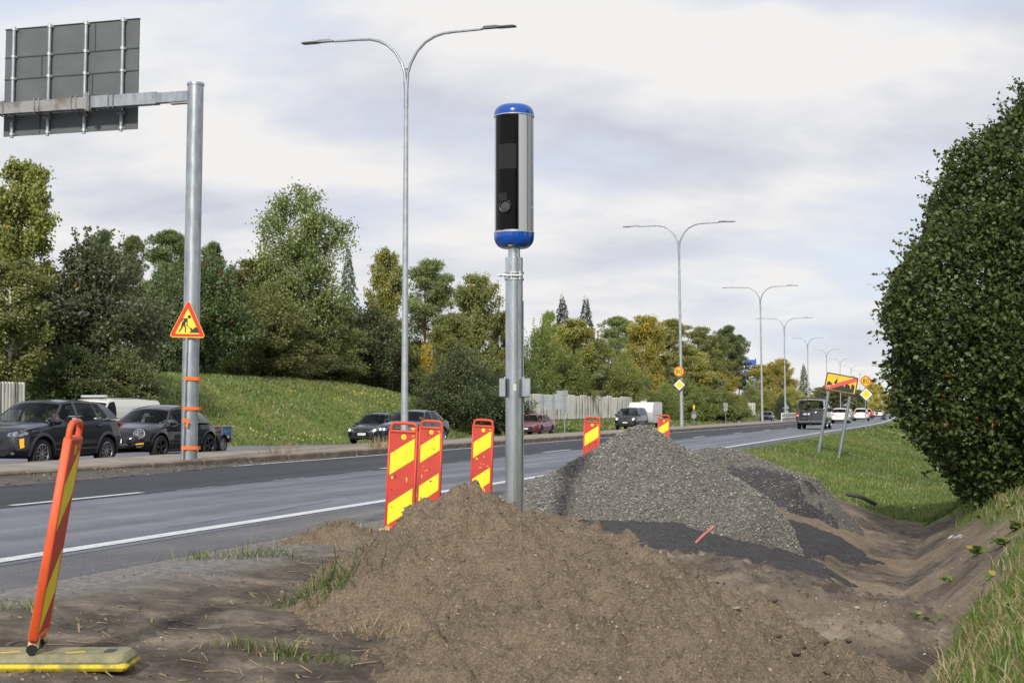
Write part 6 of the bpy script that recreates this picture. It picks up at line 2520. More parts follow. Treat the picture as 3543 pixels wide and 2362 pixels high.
def driver_mesh():
    """seated upper body reaching for the wheel: torso, neck, head, two arms as one continuous skin"""
    me = bpy.data.meshes.new('person')
    V = [(0, 0, 0), (.02, 0, .22), (.03, 0, .42), (.04, 0, .52), (.07, 0, .60), (.08, 0, .70), (.03, .19, .44), (.12, .24, .20), (.38, .18, .22), (.47, .16, .26), (.03, -.19, .44), (.12, -.24, .20), (.38, -.18, .22), (.47, -.16, .26)]
    E = [(0, 1), (1, 2), (2, 3), (3, 4), (4, 5), (2, 6), (6, 7), (7, 8), (8, 9), (2, 10), (10, 11), (11, 12), (12, 13)]
    Rr = [(.15, .17), (.14, .17), (.12, .17), (.055, .055), (.095, .08), (.075, .075), (.065, .065), (.048, .048), (.038, .038), (.04, .04), (.065, .065), (.048, .048), (.038, .038), (.04, .04)]
    me.from_pydata(V, E, [])
    ob = bpy.data.objects.new('person', me)
    COL.objects.link(ob)
    md_ = ob.modifiers.new('s', 'SKIN')
    for i, q in enumerate(Rr):
        me.skin_vertices[0].data[i].radius = q
    me.skin_vertices[0].data[0].use_root = True
    ob.modifiers.new('d', 'SUBSURF').levels = 1
    bpy.context.view_layer.update()
    dg = bpy.context.evaluated_depsgraph_get()
    out = bpy.data.meshes.new_from_object(ob.evaluated_get(dg))
    bpy.data.objects.remove(ob)
    out.name = 'person'
    return out


DRIVER = driver_mesh()
M_SKIN = mat('skin', C(206, 160, 136), .6)


def add_person(o, x, y, z, shirt, label, hair=C(60, 46, 36), cap=None):
    me = DRIVER.copy()
    me.materials.clear()
    me.materials.append(mat('shirt_%d' % (len(MATS)), shirt, .9))
    me.materials.append(M_SKIN)
    idx = [1 if (p.center.z > .53 or p.center.x > .40) else 0 for p in me.polygons]
    me.polygons.foreach_set('material_index', idx)
    q = link('person', me, None, 60)
    mtx = o.matrix_world.copy()
    q.matrix_world = mtx @ Matrix.Translation((x, y, z)) @ Matrix.Diagonal((1, 1, 1, 1))
    tag(q, label, 'person')
    h = MB().lathe([(.098, 0), (.104, .05), (.088, .10), (.05, .13), (.001, .138)], (.055, 0, .64), 14)
    h.build('hair' if cap is None else 'cap', mat('hair_%d' % len(MATS), cap or hair, .8), q, 60)
    f = MB().add([(.165, -.012, .63), (.165, .012, .63), (.185, 0, .615), (.16, 0, .66)], [(0, 1, 2), (0, 2, 3), (1, 3, 2)])
    f.build('nose', M_SKIN, q, 0)
    for s in (-1, 1):
        MB().lathe([(.001, -.006), (.012, 0), (.001, .006)], (.158, s * .033, .655), 8).build('eye', M_BLACK, q, 0)
    MB().box((.163, 0, .585), (.012, .045, .008)).build('mouth', mat('lips', C(150, 84, 76), .6), q, 0)
    return q


class Car:
    """Vehicle built from lofted sections: x forward, y left, z up, ground at 0."""

    def __init__(s, name, label, cat, S, a, t, heading, paint_m, z=None, group=None, glass=None, pos=None):
        s.S, s.pm = S, paint_m
        q = P(a, t) if pos is None else Vector(pos)
        if z is None:
            z = float(far_z(np.array(a), t)) if a > 17 else 0.005
        rz = yaw(t) + (math.pi if heading < 0 else 0)
        s.o = thing(name, label, cat, (q.x, q.y, z), rz, group)
        bpy.context.view_layer.update()
        s.glass = glass or M_CGLASS
        s.body()
        s.wheels()
        s.interior()

    # ---- body shell
    def sec(s, x):
        S = s.S
        hw = interp(x, S['plan']) * S['W'] / 2
        zb, zs, zt = interp(x, S['sill']), interp(x, S['shoulder']), interp(x, S['top'])
        cabin = S['cab'][1] < x < S['cab'][0]
        h = zs - zb
        tk = S.get('tuck', .06)
        pts = [(0, zb), (hw * .80, zb), (hw * (1 - tk), zb + .05), (hw * .995, zb + h * .30), (hw, zb + h * .52), (hw * .985, zb + h * .78), (hw * S.get('shw', .945), zs)]
        if cabin:
            pts += [(hw * (S.get('shw', .945) - .03), zs - .004), (hw * .84, .42), (0, .40)]
        else:
            pts += [(hw * .82, zs + (zt - zs) * .55), (hw * .45, zs + (zt - zs) * .9), (0, zt)]
        return pts

    def body(s):
        S = s.S
        f, r = S['plan'][0][0], S['plan'][-1][0]
        f, r = max(f, r), min(f, r)
        xs = set(np.linspace(f, r, 44).tolist())
        for c in S['cab']:
            xs |= {c + .002, c - .002}
        for key in ('plan', 'top', 'shoulder', 'sill'):
            xs |= {p[0] for p in S[key]}
        xs = sorted((x for x in xs if r <= x <= f), reverse=True)
        bm = bmesh.new()
        rings = []
        for x in xs:
            pts = s.sec(x)
            full = [(y, z_) for y, z_ in pts] + [(-y, z_) for y, z_ in reversed(pts[1:-1])]
            rings.append([bm.verts.new((x, y, z_)) for y, z_ in full])
        n = len(rings[0])
        for i in range(len(rings) - 1):
            for k in range(n):
                j = (k + 1) % n
                bm.faces.new((rings[i][k], rings[i][j], rings[i + 1][j], rings[i + 1][k]))
        bm.faces.new(rings[0][::-1])
        bm.faces.new(rings[-1])
        bmesh.ops.recalc_face_normals(bm, faces=bm.faces)
        bmesh.ops.triangulate(bm, faces=[f_ for f_ in bm.faces if len(f_.verts) > 4])
        me = bpy.data.meshes.new('body')
        bm.to_mesh(me)
        bm.free()
        tmp = bpy.data.objects.new('tmp', me)
        COL.objects.link(tmp)
        cut = MB()
        ax = Matrix.Rotation(-math.pi / 2, 3, 'X')
        for x in S['axles']:
            for sd in (-1, 1):
                cut.lathe([(S['arch'], -.20), (S['arch'], .25)], (x, sd * S['W'] / 2 * .98, S['wr'] + .01), 28, ax)
        co_ = cut.build('cut', M_WELL, None, 0)
        bmm = bmesh.new()
        bmm.from_mesh(co_.data)
        bmesh.ops.recalc_face_normals(bmm, faces=bmm.faces)
        bmm.to_mesh(co_.data)
        bmm.free()
        md_ = tmp.modifiers.new('b', 'BOOLEAN')
        md_.operation, md_.solver, md_.object = 'DIFFERENCE', 'EXACT', co_
        bpy.context.view_layer.update()
        me2 = bpy.data.meshes.new_from_object(tmp.evaluated_get(bpy.context.evaluated_depsgraph_get()))
        bpy.data.objects.remove(tmp)
        bpy.data.objects.remove(co_)
        # greenhouse
        gh = MB()
        glass = {}
        if 'cols' in S:
            s.greenhouse(gh, glass)
        b2 = bmesh.new()
        b2.from_mesh(me2)
        base = len(b2.verts)
        vv = [b2.verts.new(v) for v in gh.V]
        for f_ in gh.F:
            try:
                b2.faces.new([vv[i] for i in f_])
            except ValueError:
                pass
        me3 = bpy.data.meshes.new('body')
        b2.to_mesh(me3)
        s.bvh = BVHTree.FromBMesh(b2)
        b2.free()
        me3.materials.clear()
        me3.materials.append(s.pm)
        me3.materials.append(M_WELL)
        idx = []
        for p in me3.polygons:
            c = p.center
            w = 0
            for x in S['axles']:
                if (c.x - x) ** 2 + (c.z - S['wr'] - .01) ** 2 < (S['arch'] + .004) ** 2 and abs(c.y) < S['W'] / 2 * .99:
                    w = 1
            if c.z < interp(c.x, S['sill']) + .02 and abs(p.normal.z) > .8:
                w = 1
            if S['cab'][1] < c.x < S['cab'][0] and abs(c.y) < S['W'] / 2 * .92 and c.z < interp(c.x, S['shoulder']) - .01 and c.z > .38:
                w = 1
            idx.append(w)
        me3.polygons.foreach_set('material_index', idx)
        s.body_o = link('body', me3, s.o, 32)
        for (nm, key), (V, F) in glass.items():
            g = MB()
            g.V, g.F, g.M = V, F, [0] * len(F)
            dk = S.get('dark_glass', ())
            g.build(nm, M_CGLASS_D if key in dk or nm in dk else s.glass, s.o, 50)

    def greenhouse(s, gh, glass):
        S = s.S
        cols = S['cols']                       # (x at belt, x at roof, kind of the panel that follows)
        hb, hr = S['gw']                       # half widths at belt and roof
        m = 8
        bow_f, bow_r = S.get('bow', (.16, .08))
        rf = lambda x: interp(x, S['roof'])
        bz = lambda x: interp(x, S['belt'])
        pf = lambda x: interp(x, S.get('gplan', [(-9, 1), (9, 1)]))
        loop = []                              # (base, roof, kind)
        left = []
        for (xb, xr, kd) in cols:
            left.append((Vector((xb, hb * pf(xb), bz(xb))), Vector((xr, hr * pf(xr), rf(xr))), kd))
        fb, fr_ = cols[0][0], cols[0][1]
        rb_, rr_ = cols[-1][0], cols[-1][1]
        crown = S.get('crown', .05)

        def across(xb, xr, bow, i):
            k = 1 - 2 * i / m
            q = 1 - k * k
            return (Vector((xb + bow * q, hb * pf(xb) * k, bz(xb) + S.get('cowl', .0) * q)), Vector((xr + bow * .5 * q, hr * pf(xr) * k, rf(xr) + crown * q)))
        loop += left[:-1]
        for i in range(m):
            a, b = across(rb_, rr_, -bow_r, i)
            loop.append((a, b, ('rear_window', i)))
        mir = lambda v: Vector((v.x, -v.y, v.z))
        rl = list(reversed(left))
        for i in range(len(rl) - 1):
            loop.append((mir(rl[i][0]), mir(rl[i][1]), ('R', rl[i + 1][2])))
        for i in range(m):
            a, b = across(fb, fr_, bow_f, m - i)
            loop.append((a, b, ('windscreen', i)))
        rows = [0, .05, .30, .62, .91, 1.0]
        bulge = S.get('bulge', .03)

        def pt(i, v):
            a, b, _ = loop[i % len(loop)]
            p = a.lerp(b, v)
            d = Vector((p.x * .0, p.y, 0))
            if abs(p.y) > .01:
                p = p + Vector((0, math.copysign(bulge * math.sin(math.pi * v) * min(1, abs(a.y) / hb), p.y), 0))
            return p
        for i in range(len(loop)):
            kd = loop[i][2]
            if isinstance(kd, tuple) and kd[0] in ('windscreen', 'rear_window'):
                key = kd[0]
                isg = (0 < kd[1] < m - 1) if not S.get('fullscreen') else True
                isg = True
                if key == 'rear_window' and not S.get('rearglass', True):
                    isg = False
                nm = key
            elif isinstance(kd, tuple):
                key, isg, nm = ('R', kd[1]), kd[1] not in ('p', 'b'), 'side_window'
            else:
                key, isg, nm = ('L', kd), kd not in ('p', 'b'), 'side_window'
            for r_ in range(len(rows) - 1):
                q = [pt(i, rows[r_]), pt(i + 1, rows[r_]), pt(i + 1, rows[r_ + 1]), pt(i, rows[r_ + 1])]
                if nm == 'rear_window' and isg:
                    if kd[1] in (0, m - 1):
                        q0, q1 = q[0].lerp(q[1], .35 if kd[1] == 0 else .65), q[3].lerp(q[2], .35 if kd[1] == 0 else .65)
                        pa, pb = ([q[0], q0, q1, q[3]], [q0, q[1], q[2], q1]) if kd[1] == 0 else ([q0, q[1], q[2], q1], [q[0], q0, q1, q[3]])
                        gh.add(pa, [(0, 1, 2, 3)])
                        q = pb
                if isg and 0 < r_ < len(rows) - 2:
                    V, F = glass.setdefault((nm, key), ([], []))
                    b = len(V)
                    V += [tuple(v) for v in q]
                    F.append((b, b + 1, b + 2, b + 3))
                else:
                    gh.add(q, [(0, 1, 2, 3)])
        # roof
        grid = []
        for j, (a, b, kd) in enumerate(left):
            row = []
            for i in range(m + 1):
                k = 1 - 2 * i / m
                if j == 0:
                    v = across(fb, fr_, bow_f, i)[1]
                elif j == len(left) - 1:
                    v = across(rb_, rr_, -bow_r, i)[1]
                else:
                    v = Vector((b.x, b.y * k, b.z + crown * (1 - k * k)))
                row.append(v)
            grid.append(row)
        # extra rows for a smooth roof
        fine = []
        for j in range(len(grid) - 1):
            fine.append(grid[j])
            for e in (.33, .66):
                fine.append([Vector((grid[j][i].x * (1 - e) + grid[j + 1][i].x * e, grid[j][i].y * (1 - e) + grid[j + 1][i].y * e,
                                     rf(grid[j][i].x * (1 - e) + grid[j + 1][i].x * e) + crown * (1 - (1 - 2 * i / m) ** 2))) for i in range(m + 1)])
        fine.append(grid[-1])
        V = [v for row in fine for v in row]
        w = m + 1
        F = [(j * w + i, j * w + i + 1, (j + 1) * w + i + 1, (j + 1) * w + i) for j in range(len(fine) - 1) for i in range(m)]
        gh.add(V, F)

    # ---- wheels, seats
    def wheels(s):
        S = s.S
        ms = wheel_mesh(S['wr'], S.get('tw', .21), S.get('spokes', 10), S.get('rim', M_RIM), S.get('style', 'plain'))
        for x in S['axles']:
            for sd in (1, -1):
                add_wheel(s.o, x, sd * (S['W'] / 2 - S.get('tw', .21) / 2 - .015), S['wr'], sd, ms)

    def interior(s):
        S = s.S
        if 'seats' not in S:
            return
        for (x, y) in S['seats']:
            b = MB()
            z0 = S.get('seat_z', .52)
            b.bbox((x, y, z0), (.5, .48, .16), .05)
            R_ = Matrix.Rotation(-.28, 3, 'Y')
            b.bbox((x - .27, y, z0 + .34), (.13, .46, .62), .05, R_)
            b.bbox((x - .37, y, z0 + .74), (.09, .25, .17), .04, R_)
            b.build('seat', M_SEAT, s.o, 40)
        xd = S['dash']
        zb = interp(xd, S['belt'])
        MB().bbox((xd, 0, zb - .16), (.45, S['W'] * .82, .26), .06).build('dashboard', M_INT, s.o, 40)
        ax = Matrix.Rotation(1.2, 3, 'Y')
        MB().lathe([(.17, -.012), (.19, 0), (.17, .012), (.155, 0)], (xd - .34, .36, zb - .08), 20, ax, closed=True).build('steering_wheel', M_BLACK, s.o)

    # ---- details laid on the body surface
    def hit(s, o_, d):
        h = s.bvh.ray_cast(Vector(o_), Vector(d))
        return h[0]

    def patch(s, name, poly, view, m, parent=None, off=.006, res=.05, mirror=False, th=0.0):
        """panel whose outline is drawn in a view (F/R: y,z; L: x,z seen from the left; T: x,y) and laid on the body"""
        out = []
        for sg in ((1, -1) if mirror else (1,)):
            bm = bmesh.new()
            if view in 'FR':
                vs_ = [bm.verts.new((0, y * sg, z_)) for y, z_ in poly]
            elif view == 'L':
                vs_ = [bm.verts.new((x, 0, z_)) for x, z_ in poly]
            else:
                vs_ = [bm.verts.new((x, y * sg, 0)) for x, y in poly]
            bm.faces.new(vs_)
            bmesh.ops.triangulate(bm, faces=bm.faces)
            for _ in range(6):
                ed = [e for e in bm.edges if e.calc_length() > res]
                if not ed:
                    break
                bmesh.ops.subdivide_edges(bm, edges=ed, cuts=1)
                bmesh.ops.triangulate(bm, faces=bm.faces)
            last = None
            miss = []
            for v in bm.verts:
                c = v.co.copy()
                if view == 'F':
                    o_, d = (5, c.y, c.z), (-1, 0, 0)
                elif view == 'R':
                    o_, d = (-5, c.y, c.z), (1, 0, 0)
                elif view == 'L':
                    o_, d = (c.x, 3 * sg, c.z), (0, -sg, 0)
                else:
                    o_, d = (c.x, c.y, 4), (0, 0, -1)
                h = s.hit(o_, d)
                if h is None or (view in 'FR' and abs(h.x) < .5) or (view == 'L' and abs(h.y) < .25):
                    miss.append(v)
                    continue
                v.co = h - Vector(d) * off
                last = v.co.copy()
            ok = [v for v in bm.verts if v not in set(miss)]
            for v in miss:
                if not ok:
                    break
                if view in 'FR':
                    nr = min(ok, key=lambda q: (q.co.y - v.co.y) ** 2 + (q.co.z - v.co.z) ** 2)
                    v.co.x = nr.co.x
                elif view == 'L':
                    nr = min(ok, key=lambda q: (q.co.x - v.co.x) ** 2 + (q.co.z - v.co.z) ** 2)
                    v.co.y = nr.co.y
                else:
                    nr = min(ok, key=lambda q: (q.co.x - v.co.x) ** 2 + (q.co.y - v.co.y) ** 2)
                    v.co.z = nr.co.z
            me = bpy.data.meshes.new(name)
            bm.to_mesh(me)
            bm.free()
            me.materials.append(m)
            out.append(link(name, me, parent or s.o, 45))
        return out

    def seam(s, pts, view='L', w=.010, mirror=True):
        """thin dark joint line following the surface"""
        for i in range(len(pts) - 1):
            a, b = Vector(pts[i]), Vector(pts[i + 1])
            d = (b - a).normalized()
            n_ = Vector((-d.y, d.x)) * w / 2
            s.patch('panel_gap', [tuple(a - n_), tuple(b - n_), tuple(b + n_), tuple(a + n_)], view, M_SEAM, s.body_o, .003, .12, mirror)

    def handle(s, x, z_, mirror=True, m=None):
        for sg in (1, -1):
            h = s.hit((x, 3 * sg, z_), (0, -sg, 0))
            if h:
                MB().bbox((x, h.y + sg * .018, z_), (.20, .03, .035), .012).build('door_handle', m or s.pm, s.o, 40)

    def mirror(s, x, z_, m, w=.20, h=.14, out=.10):
        for sg in (1, -1):
            y = s.S['W'] / 2 * .93
            b = MB()
            prof = [(0, .45), (.03, .85), (.07, 1), (.12, .9), (.15, .5)]
            V, F = [], []
            for dx, k in prof:
                for i in range(10):
                    an = 2 * math.pi * i / 10
                    V.append((x - .06 + dx, sg * (y + out + w / 2 * k * math.cos(an)), z_ + h / 2 * k * math.sin(an)))
            for j in range(len(prof) - 1):
                for i in range(10):
                    q = (i + 1) % 10
                    F.append((j * 10 + i, j * 10 + q, j * 10 + 10 + q, j * 10 + 10 + i))
            F += [tuple(range(9, -1, -1)), tuple(range(40, 50))]
            mo = b.add(V, F).build('wing_mirror', m, s.o, 50)
            MB().tube([(x + .02, sg * (y - .06), z_ - h * .6), (x + .02, sg * (y + out * .6), z_ - h * .35)], .025, 6).build('mirror_stalk', M_CLAD, mo)

    def plate(s, txt, view, z_, y=0.0, w=.44, h=.11):
        sg = 1 if view == 'F' else -1
        hx = s.hit((5 * sg, y, z_), (-sg, 0, 0))
        x = (hx.x if hx else 2 * sg) + sg * .022
        pl = MB().bbox((x, y, z_), (.02, w, h), .006).build('number_plate', M_PLATE, s.o, 0)
        tm = MB()
        text_poly(tm, txt, h * .86, (x + sg * .0115, y - sg * -.02, z_), Vector((0, sg, 0)), UZ)
        tm.build('plate_text', M_SIGN_K, pl, 0)
        MB().box((x + sg * .0105, y - sg * (w / 2 - .022), z_), (.002, .04, h * .94)).build('plate_band', M_PLATE_B, pl, 0)

    def badge(s, z_, r=.055, kind='ring', view='F', y=0.0):
        sg = 1 if view == 'F' else -1
        hx = s.hit((5 * sg, y, z_), (-sg, 0, 0))
        if not hx:
            return
        ax = Matrix.Rotation(sg * math.pi / 2, 3, 'Y')
        c = Vector((hx.x + sg * .012, y, z_))
        b = MB().lathe([(r * .84, -.006), (r, -.006), (r, .008), (r * .84, .008)], c, 24, ax, closed=True)
        u, v = Vector((0, sg, 0)), UZ
        nrm = Vector((sg * .004, 0, 0))
        bars = []
        if kind == 'vw':
            bars = [((-.55, .55), (-.05, .12)), ((.55, .55), (.05, .12)), ((-.75, .15), (-.35, -.65)), ((-.35, -.65), (0, -.08)), ((0, -.08), (.35, -.65)), ((.35, -.65), (.75, .15))]
        elif kind == 'star':
            bars = [((0, 0), (0, .9)), ((0, 0), (.78, -.45)), ((0, 0), (-.78, -.45))]
        elif kind == 'oval':
            bars = [((-.8, 0), (.8, 0)), ((0, .8), (0, -.2))]
        for p, q in bars:
            a, e = c + u * p[0] * r + v * p[1] * r + nrm, c + u * q[0] * r + v * q[1] * r + nrm
            d = (e - a).normalized()
            w_ = d.cross(Vector((1, 0, 0))) * r * .09
            b.add([a - w_, e - w_, e + w_, a + w_], [(0, 1, 2, 3)])
        b.build('badge', M_CHROME, s.o, 30)

    def bulb(s, y, z_, r):
        s.patch('headlamp_bulb', [(y + r * math.cos(6.283 * i / 10), z_ + r * math.sin(6.283 * i / 10)) for i in range(10)], 'F', M_BULB, None, .02, .06, True)

    def arch_trim(s, m, w=.055, lo=.04, name='wheel_arch_trim'):
        S = s.S
        for x in S['axles']:
            R0, R1 = S['arch'] + .002, S['arch'] + w
            a0 = math.asin(max(-1, min(1, (lo + interp(x, S['sill']) - S['wr']) / R1)))
            n = 22
            for sg in (1, -1):
                V, F = [], []
                for i in range(n + 1):
                    an = math.pi - a0 + (2 * a0 - math.pi) * i / n if False else a0 + (math.pi - 2 * a0) * i / n
                    for R_ in (R0, (R0 + R1) / 2, R1):
                        px_, pz_ = x + R_ * math.cos(an), S['wr'] + .01 + R_ * math.sin(an)
                        h = s.hit((px_, 3 * sg, pz_), (0, -sg, 0))
                        y = h.y if h and abs(h.y) > S['W'] / 2 * .6 else sg * S['W'] / 2 * .97
                        V.append((px_, y + sg * (.022 if R_ < R1 else .004), pz_))
                for i in range(n):
                    for k in range(2):
                        q = i * 3 + k
                        F.append((q, q + 1, q + 4, q + 3))
                MB().add(V, F).build(name, m, s.body_o, 60)


def mp(pts):
    return sorted(pts, key=lambda p: p[0])


HATCH_COLS = [(.98, .30, 'p'), (.86, .18, 'A'), (-.02, -.06, 'p'), (-.12, -.16, 'B'), (-1.02, -.92, 'p'), (-1.12, -1.0, 'C'), (-1.50, -1.22, 'p'), (-1.78, -1.38, 'p')]


def spec(L, W, H, wb, fo, wr, **k):
    """generic dimensions; x = 0 is the middle of the wheelbase"""
    d = dict(W=W, wr=wr, arch=wr + .055, axles=(wb / 2, -wb / 2))
    d.update(k)
    return d


def ends(f, r, fw=.66, rw=.78):
    """plan half-width factors from nose f to tail r"""
    return mp([(f, fw), (f - .04, fw + .12), (f - .14, fw + .22), (f - .35, .965), (f - .7, .995), (0, 1.0), (r + .6, .99), (r + .25, .96), (r + .08, rw + .1), (r, rw)])


# ------------------------------------------------------------------ 1. dark grey crossover, front left
def suv():
    f, r = 2.09, -2.09
    S = spec(4.18, 1.77, 1.6, 2.56, .8, .335, plan=ends(f, r, .64, .76),
             sill=mp([(f, .30), (f - .3, .24), (1.28, .23), (0, .22), (-1.3, .24), (r + .2, .32), (r, .42)]),
             shoulder=mp([(f, .66), (f - .1, .80), (f - .3, .89), (1.0, .99), (0, 1.0), (-1.2, 1.06), (r + .25, 1.06), (r + .05, .98), (r, .80)]),
             top=mp([(f, .70), (f - .08, .84), (f - .25, .95), (1.4, 1.02), (1.0, 1.08), (-1.75, 1.1), (r + .2, 1.1), (r, .86)]),
             cab=(1.02, -1.72), belt=mp([(1.1, 1.0), (0, 1.01), (-1.1, 1.07), (-1.8, 1.12)]), roof=mp([(.35, 1.50), (0, 1.545), (-.5, 1.555), (-1.0, 1.53), (-1.6, 1.45)]),
             cols=[(1.02, .28, 'p'), (.90, .17, 'A'), (-.05, -.10, 'p'), (-.15, -.20, 'B'), (-.92, -.86, 'p'), (-.98, -.90, 'C'), (-1.42, -1.15, 'p'), (-1.86, -1.52, 'p')],
             gw=(.835, .60), crown=.045, cowl=.04, seats=[(.15, .37), (.15, -.37), (-.75, .37), (-.75, -.37)], dash=.72, spokes=10, arch=.40)
    S['gplan'] = mp([(-1.9, .92), (-1.2, .985), (0, 1), (1.1, .97)])
    c = Car('car', 'dark grey crossover with amber indicator lit, foremost car in the opposite lane', 'car', S, 20.75, 28.95, -1, paint('paint_dark_grey', C(16, 19, 32), .3, .3))
    c.arch_trim(M_CLAD, .075)
    c.patch('sill_cladding', [(-.86, .24), (.86, .24), (.86, .33), (-.86, .33)], 'L', M_CLAD, None, .008, .1, True)
    c.patch('headlamp', [(.42, .80), (.84, .90), (.86, .84), (.78, .745), (.50, .735)], 'F', M_LAMP, None, .008, .06, True)
    c.patch('grille', [(-.36, .74), (.36, .74), (.40, .62), (.30, .56), (-.30, .56), (-.40, .62)], 'F', M_BLACK, None, .006, .06)
    c.patch('lower_intake', [(-.55, .46), (.55, .46), (.66, .31), (-.66, .31)], 'F', M_BLACK, None, .006, .07)
    c.patch('indicator_lamp', [(.74, .68), (.79, .70), (.80, .50), (.76, .47)], 'F', M_INDIC, None, .012, .05, True)
    c.patch('indicator_surround', [(.60, .72), (.84, .74), (.85, .46), (.70, .42)], 'F', M_CLAD, None, .006, .06, True)
    c.patch('fog_lamp', [(.60, .40), (.66, .40), (.66, .34), (.60, .34)], 'F', M_LAMP, None, .012, .04, True)
    c.badge(.71, .05, 'oval')
    c.plate('GTX-281', 'F', .50)
    c.patch('tail_lamp', [(.45, .98), (.86, 1.02), (.86, .92), (.5, .90)], 'R', M_TAIL, None, .008, .06, True)
    c.seam([(.88, .34), (.92, .60), (.93, .98)])
    c.seam([(-.10, .34), (-.10, 1.0)])
    c.seam([(-.62, .34), (-.86, .62), (-.93, 1.03)])
    c.seam([(.90, .34), (-.62, .34)])
    c.handle(.02, .885)
    c.handle(-.92, .955)
    c.mirror(.80, 1.06, c.pm, .22, .14, .10)
    MB().prism([(-.12, 0), (.09, 0), (-.02, .055), (-.10, .06)], (-1.15, -.012, 1.572), UX, UZ, (0, .024, 0)).build('roof_antenna', c.pm, c.o, 0)
    for sg in (-1, 1):
        MB().tube([(1.08, sg * .1, 1.06), (.98, sg * .5, 1.085)], .012, 5).build('wiper', M_BLACK, c.o)
    add_person(c.o, .06, .37, .60, C(90, 96, 110), 'driver at the wheel of the dark grey crossover')


suv()


# ------------------------------------------------------------------ 2. black rounded coupe with round lamps
def beetle():
    f, r = 2.13, -2.13
    S = spec(4.27, 1.81, 1.48, 2.54, .85, .335,
             plan=mp([(f, .46), (f - .05, .60), (f - .2, .76), (f - .4, .90), (1.27, 1.0), (.95, .96), (.6, .93), (0, .93), (-.6, .94), (-.95, .97), (-1.27, 1.0), (-1.6, .95), (r + .3, .84), (r + .1, .70), (r, .52)]),
             sill=mp([(f, .34), (f - .3, .25), (1.28, .22), (0, .21), (-1.3, .24), (r + .2, .34), (r, .42)]),
             shoulder=mp([(f, .58), (f - .12, .66), (f - .35, .78), (1.27, .87), (.95, .90), (0, .91), (-.8, .93), (-1.27, .93), (-1.6, .88), (r + .25, .78), (r, .58)]),
             top=mp([(f, .62), (f - .1, .76), (f - .3, .87), (1.3, .97), (.95, 1.03), (-1.6, 1.0), (r + .3, .92), (r + .1, .78), (r, .62)]),
             cab=(.98, -1.45), belt=mp([(1.0, .93), (0, .94), (-1.0, .98), (-1.6, 1.0)]), roof=mp([(.45, 1.33), (.2, 1.40), (-.2, 1.445), (-.6, 1.43), (-1.0, 1.36), (-1.3, 1.26)]),
             cols=[(1.0, .40, 'p'), (.90, .30, 'A'), (-.28, -.30, 'p'), (-.36, -.38, 'B'), (-.98, -.80, 'p'), (-1.25, -.98, 'p'), (-1.62, -1.22, 'p')],
             gw=(.80, .56), crown=.05, cowl=.06, tuck=.05, seats=[(.05, .37), (.05, -.37)], dash=.66, spokes=5, style='twin', rim=M_RIM_D, arch=.395, shw=.93)
    S['gplan'] = mp([(-1.7, .82), (-1.2, .93), (-.5, 1), (0, 1), (1.0, .96)])
    c = Car('car', 'black rounded coupe with round headlamps, behind the gantry pole', 'car', S, 21.15, 34.6, -1, paint('paint_black', C(9, 9, 12), .1, .25))
    c.arch_trim(c.pm, .05)
    for sg in (1, -1):
        h = c.hit((5, sg * .62, .70), (-1, 0, 0))
        if h:
            nrm = Vector((.86, sg * .42, .30)).normalized()
            rot = nrm.to_track_quat('Z', 'Y').to_matrix()
            p = h + nrm * -.03
            hl = MB().lathe([(.145, 0), (.15, .05), (.135, .062), (.128, .05), (.128, .0)], p, 28, rot, closed=True).build('headlamp_ring', M_CHROME, c.o)
            MB().lathe([(.128, .03), (.10, .052), (.05, .062), (.001, .065)], p, 24, rot).build('headlamp', M_LAMP, hl)
            MB().lathe([(.05, .05), (.055, .072), (.001, .078)], p, 16, rot).build('lamp_projector', M_BLACK, hl)
    c.patch('lower_intake', [(-.56, .43), (.56, .43), (.50, .32), (-.50, .32)], 'F', M_BLACK, None, .006, .07)
    c.patch('chrome_strip', [(-.60, .445), (.60, .445), (.60, .43), (-.60, .43)], 'F', M_CHROME, None, .012, .07)
    c.patch('fog_lamp', [(.60, .42), (.72, .43), (.70, .36), (.58, .35)], 'F', M_LAMP, None, .012, .05, True)
    c.patch('fog_indicator', [(.58, .46), (.72, .48), (.72, .45), (.58, .435)], 'F', M_INDIC, None, .013, .05, True)
    c.plate('RKS-45', 'F', .53, 0, .46, .11)
    c.badge(.755, .055, 'vw')
    c.seam([(.86, .30), (.90, .60), (.92, .90)])
    c.seam([(-.36, .30), (-.36, .92)])
    c.seam([(.86, .30), (-.36, .30)])
    c.patch('sill_strip', [(-.85, .285), (.85, .285), (.85, .262), (-.85, .262)], 'L', M_CHROME, None, .012, .1, True)
    c.seam([(f - .13, .0), (f - .25, .45), (1.2, .62)], 'T')
    c.handle(-.2, .82)
    c.mirror(.74, .98, c.pm, .20, .12, .08)
    add_person(c.o, -.02, .37, .56, C(150, 150, 156), 'driver of the black rounded coupe')


beetle()


# ------------------------------------------------------------------ vans
def van_spec(f, r, W, H, wb, wr, nose, glass_sides, **k):
    wbh = wb / 2
    S = spec(f - r, W, H, wb, 0, wr, plan=ends(f, r, .70, .90),
             sill=mp([(f, .36), (f - .3, .28), (0, .27), (r + .3, .34), (r, .42)]),
             shoulder=mp([(f, .74), (f - .12, .93), (f - .35, 1.04), (nose, 1.13), (0, 1.16), (r + .1, 1.17), (r, 1.15)]),
             top=mp([(f, .80), (f - .10, 1.0), (f - .3, 1.13), (nose, 1.25), (r, 1.17)]),
             cab=(nose + .02, r + .03), belt=mp([(nose, 1.14), (0, 1.17), (r, 1.18)]), **k)
    return S


